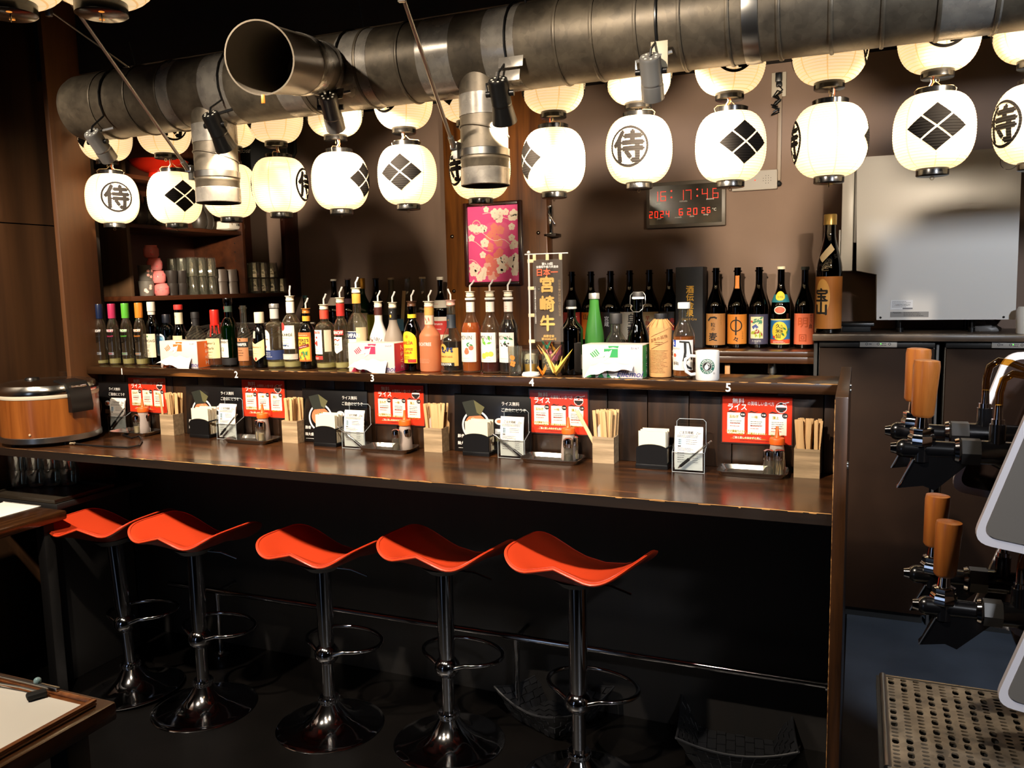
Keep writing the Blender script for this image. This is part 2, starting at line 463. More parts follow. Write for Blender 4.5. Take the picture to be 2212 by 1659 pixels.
DARK = mat('soffit_black', '#0a0807', .8)

# ---------------------------------------------------------------- room shell
LZ, CZ = 1.237, .96           # ledge top, counter top
YB = 4.40                     # back wall
struct('floor', G().b2((-3.4, -1.6, -.06), (-.018, 4.45, 0)), mat('dining_floor', '#080605', .35, noise=.5, nscale=6., bump=.1, bscale=20))
g = G().b2((-.018, -1.6, -.06), (2.6, 4.45, 0))
struct('floor', g, mat('kitchen_floor', '#4d5663', .38, noise=.25, nscale=5., bump=.08, bscale=40))
struct('wall_back', G().b2((-4.1, YB, 0), (2.6, YB+.1, 2.594)), PLASTER)
struct('wall_alcove', G().b2((-4.2, 2.6, 0), (-4.1, 4.5, 2.7)), mat('alcove_wall', '#2c1d13', .7))
struct('wall_left', G().b2((-3.36, -1.6, 0), (-3.30, 2.69, 1.845)).b2((-3.36, -1.6, 1.85), (-3.30, 2.69, 2.75)), WALLW)
struct('wall_partition', G().b2((-3.075, 2.478, 0), (-3.05, 2.66, 2.75), .003), wood('partition_wood', '#472a15', '#6d4525', 'Z', .5, .05, .3))
struct('wall_partition', G().b2((-3.36, 2.69, 0), (-3.09, 2.71, 2.75)), mat('partition_back', '#1a110a', .7))
struct('ceiling', G().b2((-3.4, -1.6, 2.75), (2.6, 2.66, 2.80)), CEIL)
struct('ceiling', G().b2((-4.2, 2.70, 2.594), (2.6, 4.5, 2.68)), DARK)
struct('trim_beam', G().b2((-3.4, 2.64, 2.462), (2.6, 2.70, 2.75)), wood('beam_wood', '#0d0906', '#1a120c', 'X', .7, 0, .5))
# room behind the camera so reflections and bounces stay dark
struct('wall_front', G().b2((-3.4, -1.7, 0), (2.6, -1.6, 2.8)), mat('front_wall', '#241a13', .8))
struct('wall_right', G().b2((2.6, -1.6, 0), (2.7, 4.5, 2.8)), mat('right_wall', '#1c1714', .8))

# wooden column on the back wall
col = struct('trim_column', G().b2((-2.205, 4.31, 0), (-1.585, 4.40, 2.594), .004), POSTW)
for px, py in ((977, 511), (1163, 503), (981, 629), (1164, 625)):
    p = onY(px, py, 4.31)
    obj('bolt', G().lathe([(0, 0), (.011, .001), (.010, .006), (.006, .010), (0, .011)], 14, p, Matrix.Rotation(pi/2, 3, 'X')), mat('bolt_steel', '#6f675c', .25, 1.), col)

# ---------------------------------------------------------------- bar counter
XL, XR = -3.295, -.05
bar = thing('bar_counter', 'long dark wooden bar counter with raised bottle ledge and numbered seats', 'counter', (-1.6, 2.4, 0))
W = -bar.location
obj('counter_top', G().b2((XL, 2.158, CZ-.030), (XR, 2.86, CZ), .0), COUNTER, bar, W)
obj('fascia', G().b2((XL, 2.150, CZ-.030), (XR, 2.1575, CZ-.0005), .0), wood('shaded_fascia_wood', '#0d0704', '#22140a', 'X', .5, .05, 1.), bar, W)  # darker than the top: shade on the counter front is put into the colour
# worn light line where the lacquer is rubbed off the front edge
def edge_strip(y, z, r, x0, x1):
    pts = []; n = 160
    rs = []
    for i in range(n+1):
        x = x0+(x1-x0)*i/n; pts.append((x, y+random.uniform(-.0006, .0006), z+random.uniform(-.0006, .0004)))
        rs.append(r*(.55+.75*random.random())*(.55+.45*smooth((x-x0)/(x1-x0)*1.6)))
    return G().tube(pts, rs, 6)
obj('worn_edge', edge_strip(2.1520, CZ-.0010, .0022, XL+.02, XR-.002), EDGE, bar, W)
obj('ledge', G().b2((-3.055, 2.556, LZ-.032), (XR, 2.775, LZ), .002), LEDGE, bar, W)
obj('worn_edge', edge_strip(2.5575, LZ-.0012, .0016, -2.9, XR-.002), EDGE, bar, W)
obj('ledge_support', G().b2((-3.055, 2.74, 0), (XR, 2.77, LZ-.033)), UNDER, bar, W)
xs = [XL+i*.1335 for i in range(26)]; xs[-1] = XR
for a, b in zip(xs, xs[1:]):
    d = random.uniform(0, .0015)
    obj('plank', G().b2((a+.0012, 2.612-d, CZ+.0005), (b-.0012, 2.63, LZ-.033), .002), DKWOOD, bar, W)
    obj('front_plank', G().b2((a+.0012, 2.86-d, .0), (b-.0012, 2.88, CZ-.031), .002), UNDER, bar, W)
ep = obj('end_panel', G().b2((XR+.0005, 2.13, 0), (-.019, 2.88, 1.257), .002), wood('end_panel_wood', '#1c1008', '#452912', 'Z', .35, .2, 1.2), bar, W)
obj('worn_edge', G().tube([(XR+.001, 2.1305, .02+.01*i) for i in range(124)], [.0006+.0011*random.random() for _ in range(124)], 5), EDGE, ep)
for px, py in ((1838, 833), (1838, 843), (1829, 1041), (1827, 1076), (1824, 1119)):
    p = onX(px, py, -.017); y = max(2.16, min(2.6, p.y))
    obj('screw', G().lathe([(0, 0), (.006, 0), (.005, .003), (0, .004)], 12, (-.019, y, p.z), Matrix.Rotation(pi/2, 3, 'Y')), STEEL, ep)
for t, px in (('1', 263), ('2', 510), ('3', 804), ('4', 1148), ('5', 1573)):
    F = Flat(); F.text(t, 0, 0, .025, bold=.04)
    # stencil bridges leave the lacquer showing
    X = xline(px, 2.555, 1.22)
    decal('seat_number', F, onplane((X, 2.5552, 1.2195), (1, 0, 0), (0, 0, 1)), INKW, bar).location = W

# foot rail
fr = thing('foot_rail', 'long polished chrome foot rail on posts below the bar counter', 'rail', (-1.3, 2.632, 0)); W = -fr.location
obj('rail', G().cyl((-2.75, 2.632, .283), (-.052, 2.632, .283), .0115, n=20), CHROME, fr, W)
for px in (475, 1118):
    X = xline(px, 2.632, .1)
    obj('post', G().cyl((X, 2.632, .0), (X, 2.632, .275), .0105), CHROME, fr, W)
    obj('tee_fitting', G().cyl((X-.05, 2.632, .283), (X+.05, 2.632, .283), .0135).cyl((X, 2.632, .245), (X, 2.632, .28), .0128), CHROME, fr, W)
    obj('floor_flange', G().lathe([(0, 0), (.032, 0), (.032, .004), (.017, .009), (.015, .02), (0, .02)], 24, (X, 2.632, 0)), CHROME, fr, W)
    obj('bracket_rod', G().cyl((X, 2.632, .283), (X, 2.857, .283), .008), STEEL, fr, W)
    obj('wall_flange', G().lathe([(.009, 0), (.030, 0), (.030, .004), (.018, .008), (.012, .016), (.009, .016)], 24, (X, 2.858, .283), Matrix.Rotation(pi/2, 3, 'X')), STEEL, fr, W)
obj('end_flange', G().cyl((-.068, 2.632, .283), (-.050, 2.632, .283), .019), CHROME, fr, W)

# ---------------------------------------------------------------- bar stools
SEAT = mat('orange_red_leather', '#c23c1c', .36, coat=.15, bump=.06, bscale=180)
A_, B_ = .205, .172
def seat_z(x, y):
    z = .090*abs(x/A_)**2.1
    z += .072*math.exp(-(x/.098)**2)*smooth((-y-.055)/.12)
    z -= .016*smooth((y-.05)/.12)
    return z
def seat_mesh():
    n = 72; rows_t = []; rows_b = []
    R = [0.02, .2, .4, .58, .72, .83, .91, .96, .985, 1.0]
    for i, r in enumerate(R):
        rt = []; rb = []
        for k in range(n):
            a = 2*pi*k/n; c, s = cos(a), sin(a); e = 2/4.6
            x = A_*r*math.copysign(abs(c)**e, c); y = B_*r*math.copysign(abs(s)**e, s)
            z = seat_z(x, y); d = .0065*sqrt(max(0, 1-(max(0, r-.9)/.1)**2))
            rt.append((x, y, z+d)); rb.append((x, y, z-d-.002))
        rows_t.append(rt); rows_b.append(rb)
    g = G(); g.grid(rows_t+list(reversed(rows_b)), True)
    g.add(rows_t[0], [tuple(range(n))]); g.add(rows_b[0], [tuple(reversed(range(n)))])
    return g
def make_stool(label, SZ=.655):
    t = thing('bar_stool', label, 'stool', group='bar stools along the counter')
    s = obj('seat', SEATM, SEAT, t, (.016, 0, SZ))
    pts = []
    for k in range(72):
        a = 2*pi*k/72; c, s_ = cos(a), sin(a); e = 2/4.6; r = .965
        x = A_*r*math.copysign(abs(c)**e, c); y = B_*r*math.copysign(abs(s_)**e, s_); pts.append((x, y, seat_z(x, y)+.0062))
    obj('seam', G().tube(pts, .0013, 5, closed=True), mat('seam_red', '#c0361a', .5), s)
    obj('seat_plate', G().cyl((0, 0, SZ-.03), (0, 0, SZ-.008), .05, .075), MBLACK, t)
    obj('piston_sleeve', G().lathe([(0, .30), (.0255, .30), (.0285, .34), (.0285, SZ-.03), (0, SZ-.03)], 28), CHROME, t)
    obj('collar', G().ball((0, 0, .268), .043, 28, 18, (1, 1, .92)), CHROME, t)
    obj('column', G().cyl((0, 0, .09), (0, 0, .30), .0215, n=24), CHROME, t)
    g = G().lathe([(.0215, .086), (.034, .086), (.036, .092), (.036, .106), (.032, .112), (.0215, .112)], 28)
    for k in range(22):
        a = 2*pi*k/22; g.box((.0365*cos(a), .0365*sin(a), .099), (.003, .004, .013), a)
    obj('base_collar', g, CHROME, t)
    obj('base', G().lathe([(.0215, .09), (.034, .088), (.046, .070), (.062, .050), (.088, .030), (.125, .016), (.165, .009), (.186, .006), (.190, .003), (.188, 0), (0, 0)], 56), CHROME, t)
    pts = [(.150*cos(a), .095+.105*sin(a), .283) for a in [radians(-62+ (304+0)*i/44) for i in range(45)]]
    pts = [(.030, -.012, .27)]+pts+[(-.030, -.012, .27)]
    obj('foot_ring', G().tube(pts, .0075, 10), CHROME, t)
    obj('lever', G().tube([(.02, 0, SZ-.02), (.10, .03, SZ-.028), (.155, .05, SZ-.05)], .0035, 6), CHROME, t)
    return t
SL = ['orange-red bar stool with wavy seat, farthest left of the row, partly behind the next', 'orange-red bar stool second from the left, below the seat marked 2',
      'orange-red bar stool in the middle of the row of five', 'orange-red bar stool in front of the foot rail post, second from right',
      'orange-red bar stool at the right end of the row, nearest one']
SEATM = seat_mesh().mesh('seat')
for i, (px, py, rz, SZ) in enumerate([(289, 1487, 2, .617), (443, 1526, -3, .627), (714, 1566, -6, .607), (971, 1601, -8, .631), (1252, 1692, -10, .672)]):
    p = onZ(px, py, 0)
    s0 = make_stool(SL[i], SZ); s0.location = (p.x, p.y, 0); s0.rotation_euler = (0, radians(-4) if i == 0 else 0, radians(rz))

# woven baskets on the floor under the counter
def basket(label, loc, rz, wd, hg):
    t = thing('woven_basket', label, 'basket', loc, rz); b = wd*.34; w_ = wd*.5
    m = mat('black_weave', '#17181b', .45)
    def side(k):
        R = Matrix.Rotation(k*pi/2, 3, 'Z'); g = G(); n, m_ = 9, 4
        def P(u, v, o):
            ww = b+(w_-b)*v; z = .004+(hg-.004)*v*(1-.28*(1-(2*u-1)**2)*v)
            y = -(b+(w_-b)*v)-o; return R @ Vector(((2*u-1)*ww, y, z))
        for i in range(n):
            for j in range(m_):
                o = .004 if (i+j) % 2 else .0
                u0, u1, v0, v1 = (i+.04)/n, (i+.96)/n, (j+.04)/m_, (j+.96)/m_
                q = [P(u0, v0, o), P(u1, v0, o), P(u1, v1, o), P(u0, v1, o)]; q2 = [P(u0, v0, o-.003), P(u1, v0, o-.003), P(u1, v1, o-.003), P(u0, v1, o-.003)]
                g.add(q+q2, [(0, 1, 2, 3), (7, 6, 5, 4), (0, 4, 5, 1), (1, 5, 6, 2), (2, 6, 7, 3), (3, 7, 4, 0)])
        g.tube([P(i/10, 1., .001) for i in range(11)], .004, 6)
        return g
    for k in range(4): tag(obj('woven_side', side(k), m, t), kind='stuff')
    g = G(); n = 8
    for i in range(n):
        for j in range(n):
            g.box((-b+2*b*(i+.5)/n, -b+2*b*(j+.5)/n, .004+(.003 if (i+j) % 2 else 0)), (2*b/n*.94, 2*b/n*.94, .003))
    tag(obj('woven_bottom', g, m, t), kind='stuff')
    return t
p = onZ(1585, 1640, .0); basket('large black woven basket on the floor near the end panel', (p.x, p.y+.04, 0), radians(8), .36, .13)
p = onZ(1205, 1560, .0); basket('black woven basket on the floor behind the nearest stool', (p.x-.02, p.y+.02, 0), radians(-25), .30, .12)

# ---------------------------------------------------------------- paper lanterns
def paper_mat():
    m = bpy.data.materials.new('lantern_paper'); m.use_nodes = True; nt = m.node_tree; L = nt.links
    b = nt.nodes['Principled BSDF']; b.inputs['Roughness'].default_value = .7
    tc = nt.nodes.new('ShaderNodeTexCoord'); sp = nt.nodes.new('ShaderNodeSeparateXYZ'); L.new(tc.outputs['Object'], sp.inputs[0])
    # bamboo hoops and paper seams show through as thin warm lines
    mu = nt.nodes.new('ShaderNodeMath'); mu.operation = 'MULTIPLY'; mu.inputs[1].default_value = 1/.0087; L.new(sp.outputs[2], mu.inputs[0])
    fr = nt.nodes.new('ShaderNodeMath'); fr.operation = 'FRACT'; L.new(mu.outputs[0], fr.inputs[0])
    c1 = nt.nodes.new('ShaderNodeMath'); c1.operation = 'LESS_THAN'; c1.inputs[1].default_value = .16; L.new(fr.outputs[0], c1.inputs[0])
    at = nt.nodes.new('ShaderNodeMath'); at.operation = 'ARCTAN2'; L.new(sp.outputs[1], at.inputs[0]); L.new(sp.outputs[0], at.inputs[1])
    m2 = nt.nodes.new('ShaderNodeMath'); m2.operation = 'MULTIPLY'; m2.inputs[1].default_value = 8/(2*pi); L.new(at.outputs[0], m2.inputs[0])
    f2 = nt.nodes.new('ShaderNodeMath'); f2.operation = 'FRACT'; L.new(m2.outputs[0], f2.inputs[0])
    c2 = nt.nodes.new('ShaderNodeMath'); c2.operation = 'LESS_THAN'; c2.inputs[1].default_value = .055; L.new(f2.outputs[0], c2.inputs[0])
    ad = nt.nodes.new('ShaderNodeMath'); ad.operation = 'MAXIMUM'; L.new(c1.outputs[0], ad.inputs[0]); L.new(c2.outputs[0], ad.inputs[1])
    mx = nt.nodes.new('ShaderNodeMixRGB'); mx.inputs[1].default_value = lin('#fff0d2'); mx.inputs[2].default_value = lin('#f3c48a'); L.new(ad.outputs[0], mx.inputs[0])
    L.new(mx.outputs[0], b.inputs['Base Color'])
    me = nt.nodes.new('ShaderNodeMixRGB'); me.inputs[1].default_value = (1.0, .81, .49, 1); me.inputs[2].default_value = (.80, .44, .17, 1); L.new(ad.outputs[0], me.inputs[0])
    L.new(me.outputs[0], b.inputs['Emission Color']); b.inputs['Emission Strength'].default_value = .80
    tl = nt.nodes.new('ShaderNodeBsdfTranslucent'); tl.inputs[0].default_value = (1, .93, .8, 1); xs_ = nt.nodes.new('ShaderNodeMixShader'); xs_.inputs[0].default_value = .35
    L.new(b.outputs[0], xs_.inputs[1]); L.new(tl.outputs[0], xs_.inputs[2]); L.new(xs_.outputs[0], nt.nodes['Material Output'].inputs[0])
    return m
LPAPER = paper_mat()
RL, HL = .120, .232            # lantern radius, paper body height
NR = 27
def lan_r(z):
    t = max(-1, min(1, z/(HL/2)))
    top = .056 if t > 0 else .047
    e = 2.35
    return top+(RL-top)*(1-abs(t)**e)**(1/1.9)
def lan_rr(z):
    """radius with the scallop of the hoops"""
    ph = ((z+HL/2)/(HL/NR)) % 1.0
    return lan_r(z)+.0013*sin(pi*ph)
def lantern_body():
    g = G(); rows = []; n = 48; k = NR*4
    for i in range(k+1):
        z = -HL/2+HL*i/k; r = lan_rr(z)
        rows.append([(r*cos(2*pi*j/n), r*sin(2*pi*j/n), z) for j in range(n)])
    return g.grid(rows, True)
LBODY = lantern_body().mesh('paper', 50)
LTOP = G().lathe([(.040, HL/2-.006), (.057, HL/2-.006), (.058, HL/2+.016), (.054, HL/2+.018), (.051, HL/2+.016), (.048, HL/2)], 36).mesh('top_ring')
g = G().lathe([(0, -HL/2+.004), (.047, -HL/2+.004), (.049, -HL/2), (.049, -HL/2-.021), (.046, -HL/2-.023), (0, -HL/2-.023)], 36)
LBOT = g.mesh('bottom_cap')
LHOOK = G().tube([(.0055*cos(a), 0, -HL/2-.029+.0055*sin(a)) for a in [2*pi*i/14 for i in range(14)]], .0011, 5, closed=True).mesh('hook_ring')
hz = HL/2+.016
LHAND = G().tube([(-.057, 0, HL/2+.002), (-.061, 0, HL/2+.014), (-.05, 0, hz+.008), (-.015, 0, hz+.012), (-.004, 0, hz+.022), (0, 0, hz+.028), (.004, 0, hz+.022), (.015, 0, hz+.012), (.05, 0, hz+.008), (.061, 0, HL/2+.014), (.057, 0, HL/2+.002)], .0014, 6).mesh('wire_handle')
LCORD1 = G().tube([(.012, .006, HL/2), (.014, .006, hz+.008), (.007, .01, hz+.02), (.009, .01, hz+.044)], .0022, 6).mesh('orange_wire')
LCORD2 = G().tube([(.017, .002, HL/2), (.020, .002, hz+.008), (.013, .006, hz+.022), (.016, .006, hz+.044)], .0022, 6).mesh('white_wire')
def on_lantern(u, v):
    r0 = lan_r(v); a = u/RL; r = lan_rr(v)+.0022
    return (r*sin(a), -r*cos(a), v)
F = Flat(); F.text('侍', 0, 0, .106, bold=.055, sx=.98); F.ring(0, 0, .0625, .0715, 48)
LKAN = flatmesh(F.wrap(on_lantern, .004, .0022), 'kanji_emblem')
F = Flat(); gp = .0034; a_, b_ = .0415, .0345
for cx_, cy_ in ((0, b_+gp), (0, -b_-gp), (a_+gp*1.2, 0), (-a_-gp*1.2, 0)):
    F.poly([(cx_-a_, cy_), (cx_, cy_-b_), (cx_+a_, cy_), (cx_, cy_+b_)])
LDIA = flatmesh(F.wrap(on_lantern, .004, .0022), 'diamond_emblem')
for m_ in (LKAN, LDIA): m_.materials.append(mat('lantern_ink', '#0b0806', .8, spec=.1))
LBLK = mat('lantern_black', '#0b0a09', .25, coat=.3)
CU = mat('wire_orange', '#d9622c', .5); CW = mat('wire_white', '#efe8dc', .5); BRASS = mat('brass_wire', '#c9b38a', .3, .8)
def lantern(label, loc, ang, top_cord=True, group='paper lanterns over the bar'):
    t = thing('paper_lantern', label, 'lantern', loc, ang, group); t.scale = (LS, LS, LS)
    obj('paper', LBODY, LPAPER, t); obj('top_ring', LTOP, LBLK, t); b = obj('bottom_cap', LBOT, LBLK, t)
    obj('kanji_emblem', LKAN, None, t)
    d = obj('diamond_emblem', LDIA, None, t); d.rotation_euler = (0, 0, pi)
    obj('hook_ring', LHOOK, BRASS, t); obj('wire_handle', LHAND, BRASS, t)
    if top_cord: obj('orange_wire', LCORD1, CU, t); obj('white_wire', LCORD2, CW, t)
    return t
YL = 2.655; LS = YL/3.05   # row depth and true size of the lanterns
low = [(243, 430, 'K', 10, 'with the kanji emblem, leftmost in the lower row'), (378, 428, 'D', 20, 'second from left, its diamond crest partly behind a duct pipe'),
       (497, 413, 'K', 88, 'mostly hidden behind the left downward duct pipe'), (605, 401, 'K', 66, 'with the kanji emblem turned to its right edge'),
       (735, 392, 'D', 60, 'with the diamond crest turned to its right edge'), (880, 379, 'D', -14, 'with the diamond crest facing front, left of the wooden column'),
       (1037, 364, 'K', -62, 'mostly hidden behind the right downward duct pipe, above the pink picture'), (1196, 348, 'D', -64, 'with the diamond crest turned to its left edge, above the flag'),
       (1380, 325, 'K', -18, 'with the kanji emblem facing front, left of the digital clock'), (1578, 318, 'D', 24, 'with the diamond crest, in front of the digital clock'),
       (1792, 305, 'K', -80, 'showing a plain side with emblems at both edges'), (2017, 285, 'D', 4, 'with the diamond crest facing front, before the white machine'),
       (2240, 268, 'K', -52, 'cut off by the right picture edge in the lower row')]
HOT = {378: -40, 605: 20, 735: -10, 1196: 25, 1380: 30, 1578: -45, 1792: -10, 2017: -70}   # where the bulb sits off the middle
for px, py, kd, ph, lb in low:
    p = onY(px, py, YL); al = atan2(-p.x, p.y)
    ang = al+radians(ph)+(pi if kd == 'D' else 0)
    t = lantern('glowing cream paper lantern '+lb, (p.x, YL, p.z), ang)
    l = bpy.data.lights.new('lantern_bulb', 'POINT'); l.energy = .42; l.color = (1, .86, .62); l.shadow_soft_size = .018
    o = bpy.data.objects.new('lantern_bulb', l); C.objects.link(o); hot = al+radians(HOT.get(px, 0)); o.location = (p.x+.045*sin(hot), YL-.045*cos(hot), p.z-.008)
ups = [(232, 10, 'K', 118, 'upper row, behind the leftmost grey spotlight'), (358, 0, 'K', 20, 'upper row, its emblem peeping below the duct near the rod'), (500, 0, 'K', 120, 'upper row, hidden behind the left downward pipe'),
       (597, 0, 'D', -68, 'upper row, diamond crest at its left edge'), (725, 0, 'K', 100, 'upper row, behind the middle grey spotlight'), (873, 0, 'K', -40, 'upper row, emblem at its lower left under the duct'),
       (1012, 0, 'K', 140, 'upper row, behind the right downward pipe'), (1196, 0, 'D', -80, 'upper row, right of the black spotlight'), (1379, 0, 'K', 100, 'upper row, behind the right grey spotlight'),
       (1576, 0, 'K', 8, 'upper row, ring emblem cut by the duct, above the clock'), (1791, 0, 'D', -95, 'upper row, plain, right of the wall socket'), (2025, 0, 'K', 10, 'upper row, ring emblem cut by the duct, above the white machine'),
       (2235, 0, 'K', 90, 'upper row, cut off by the right picture edge')]
for px, dz, kd, ph, lb in ups:
    z = 1.54+(.46+.116+.023+.046+.116+.004)*LS; X = xline(px, YL, z-.14*LS); al = atan2(-X, YL)
    t = lantern('glowing cream paper lantern '+lb, (X, YL, z), al+radians(ph)+(pi if kd == 'D' else 0))
    obj('hanging_wire', G().cyl((0, 0, HL/2+.04), (0, 0, (2.47-z)/LS), .002, n=6), BRASS, t)
# two more hang close to the camera at the upper left
for px, py, lb in ((219, 22, 'near the camera at top left, black cap with two holes'), (22, 22, 'at the top left corner, cut off by the picture edge')):
    p = atD(px, py, 1.42); t = lantern('cream paper lantern '+lb, (p.x, p.y, p.z+.112), 2.4, group='near paper lanterns')
    obj('hanging_wire', G().cyl((0, 0, HL/2+.04), (0, 0, (2.75-p.z-.112)/LS), .002, n=6), BRASS, t)
    b = [o for o in bpy.data.objects if o.parent == t and o.name.startswith('bottom_cap')][0]
    for s in (-1, 1):
        obj('vent_hole', G().cyl((s*.026, 0, -HL/2-.0236), (s*.026, 0, -HL/2-.0232), .0055, n=16), mat('bulb_glow', '#ffb050', .5, emit='#ff9a3c', es=.8), b)

# ---------------------------------------------------------------- ventilation duct
GALV = galv('galvanised_steel'); FOIL = galv('foil_tape', '#b8b2a6', '#86807a', .22)
DY, DZ, DR = 2.36, 2.235, .118
duct = thing('ventilation_duct', 'large galvanised spiral duct running below the ceiling over the bar', 'duct', (-1.2, DY, DZ)); W = -duct.location
RX = Matrix.Rotation(pi/2, 3, 'Y')
DX0 = xline(150, DY-.05, DZ)
obj('main_pipe', G().lathe([(0, 0), (DR*.6, .0), (DR*.93, .006), (DR, .03), (DR, 1.2), (DR, 2.4), (DR, 4.0)], 64, (DX0, DY, DZ), RX), GALV, duct, W)
def ringat(x, w, r): return G().lathe([(DR-.002, 0), (DR+r*.7, .0005), (DR+r, w/2), (DR+r*.7, w-.0005), (DR-.002, w)], 64, (x, DY, DZ), RX)
for px in (188, 262, 330, 640, 760, 850, 1190, 1270, 1365, 1460, 1565, 1675, 1790, 1905, 2030, 2160):
    obj('seam_rib', ringat(xline(px, DY-DR, DZ), .010, .0048), GALV, duct, W)
for px, w_ in ((345, .06), (452, .11), (610, .09), (752, .12), (930, .11), (1072, .10), (2105, .13)):
    obj('tape_band', ringat(xline(px, DY-DR, DZ)-w_/2, w_, .0012), FOIL, duct, W)
obj('clamp_band', ringat(xline(1618, DY-DR, DZ)-.02, .04, .005), STEEL, duct, W)
def downpipe(px, ybot, dia):
    X = xline(px, DY-.02, 2.0); z0 = onY(px, ybot, DY-.05).z; r = dia/2
    dp = obj('down_pipe', G().lathe([(r*.97, z0), (r, z0), (r, z0+.07), (r*1.02, z0+.072), (r*1.02, z0+.080), (r, z0+.082), (r, DZ-.05), (r*.96, DZ-.05), (r*.96, z0)], 40, (X, DY-.02, 0)), GALV, duct, W)
    obj('pipe_tape', G().lathe([(r*.99, z0-.002), (r+.002, z0), (r+.002, z0+.048), (r*.99, z0+.05)], 40, (X, DY-.02, 0)), FOIL, dp)
    obj('pipe_tape', G().lathe([(r*.99, z0+.20), (r+.002, z0+.201), (r+.002, z0+.262), (r*.99, z0+.263)], 40, (X, DY-.02, 0)), FOIL, dp)
    pts = [(X+(r+.001)*cos(a), DY-.02+(r+.001)*sin(a), z0+.155+.018*cos(a+2.2)) for a in [2*pi*i/36 for i in range(36)]]
    obj('spiral_seam', G().tube(pts, .003, 6, closed=True), GALV, dp)
    obj('hanger_clamp', G().lathe([(r, z0+.082), (r+.004, z0+.084), (r+.004, z0+.104), (r, z0+.106)], 40, (X, DY-.02, 0)).box((X-r-.006, DY-.05, z0+.105), (.014, .03, .05)), STEEL, dp)
    return X, z0, r
X1, Z1, R1 = downpipe(467, 436, .148)
X2, Z2, R2 = downpipe(1046, 398, .144)
# open branch pipe that points towards the camera side
A = Vector(onY(706, 150, DY-.06)); Bp = atD(560, 125, 2.05); q = (Bp-A).to_track_quat('Z', 'Y').to_matrix(); hb = (Bp-A).length
rb = .0885
br = obj('branch_pipe', G().lathe([(rb*.86, -.06), (rb*.86, hb*.35), (rb*.93, hb*.42), (rb*.95, hb*.97), (rb*1.0, hb), (rb*.955, hb), (rb*.90, hb*.9), (rb*.83, hb*.35), (rb*.83, -.02)], 48, A, q), mat('enamel_pipe', '#8f8474', .28, .35, noise=.2, nscale=9), duct, W)
obj('pipe_tape', G().lathe([(rb*.87, hb*.06), (rb*.9, hb*.065), (rb*.9, hb*.19), (rb*.87, hb*.2)], 48, A, q), FOIL, br)
obj('pipe_tape', G().lathe([(rb*.90, hb*.33), (rb*.955, hb*.42), (rb*.96, hb*.52), (rb*.94, hb*.53)], 48, A, q), FOIL, br)
obj('damper_disc', G().lathe([(0, hb*.45), (rb*.6, hb*.46), (rb*.6, hb*.48), (0, hb*.48)], 24, A+q @ Vector((.02, -.02, 0)), q), MBLACK, br)
tp = Bp+q @ Vector((0, 0, -.012))-Vector((0, 0, rb+.004))
obj('orange_tag', G().box(tp-Vector((0, 0, .006)), (.010, .004, .022), .4, .002), mat('tag_orange', '#e07a1e', .5), br)
# foil patch with insulation at the duct beside the pipes
for px, py in ((1105, 135), (1098, 165), (722, 205)):
    p = onY(px, py, DY-DR*.97); obj('tape_patch', G().box((p.x, p.y-.006, p.z), (.075, .004, .032), 0, .001, Matrix.Rotation(radians(-14), 3, 'X')), FOIL, duct, W)
p = onY(1425, 128, DY-DR*.97); obj('tape_patch', G().box((p.x, p.y-.004, p.z+.01), (.045, .003, .07), 0, .001), mat('tape_beige', '#b7a88c', .5), duct, W)

# steel hanger rods
def rod(name, label, a, b, r, cat='rod'):
    t = thing(name, label, cat, a); a, b = Vector(a), Vector(b); d = (b-a).normalized()
    obj('shaft', G().cyl((0, 0, 0), b-a, r, n=10), STEEL, t)
    obj('lower_joint', G().cyl(b-a-d*.05, b-a-d*.012, r*1.6, n=10).box(b-a-d*.006, (.022, .012, .016), .3, .002), STEEL, t)
    obj('upper_bracket', G().box((0, 0, 0), (.02, .015, .04), .2, .002).tube([(0, 0, 0), (-.012, -.004, .02), (-.02, -.006, .06)], .003, 6), STEEL, t)
ra = onY(140, -14, 1.72)
rod('hanger_rod', 'long thin steel rod slanting down to the left downward duct pipe', onY(140, -14, 1.72), (X1-R1-.012, DY-.06, Z1+.11), .0055)
rod('hanger_rod', 'long thin steel rod slanting down to the right downward duct pipe', onY(868, -14, 1.85), (X2-R2-.010, DY-.06, Z2+.11), .0055)
rod('stay_wire', 'thin dark stay wire slanting behind the long rod at the upper left', onY(105, 22, 2.05), onY(296, 158, 2.43), .003, 'wire')

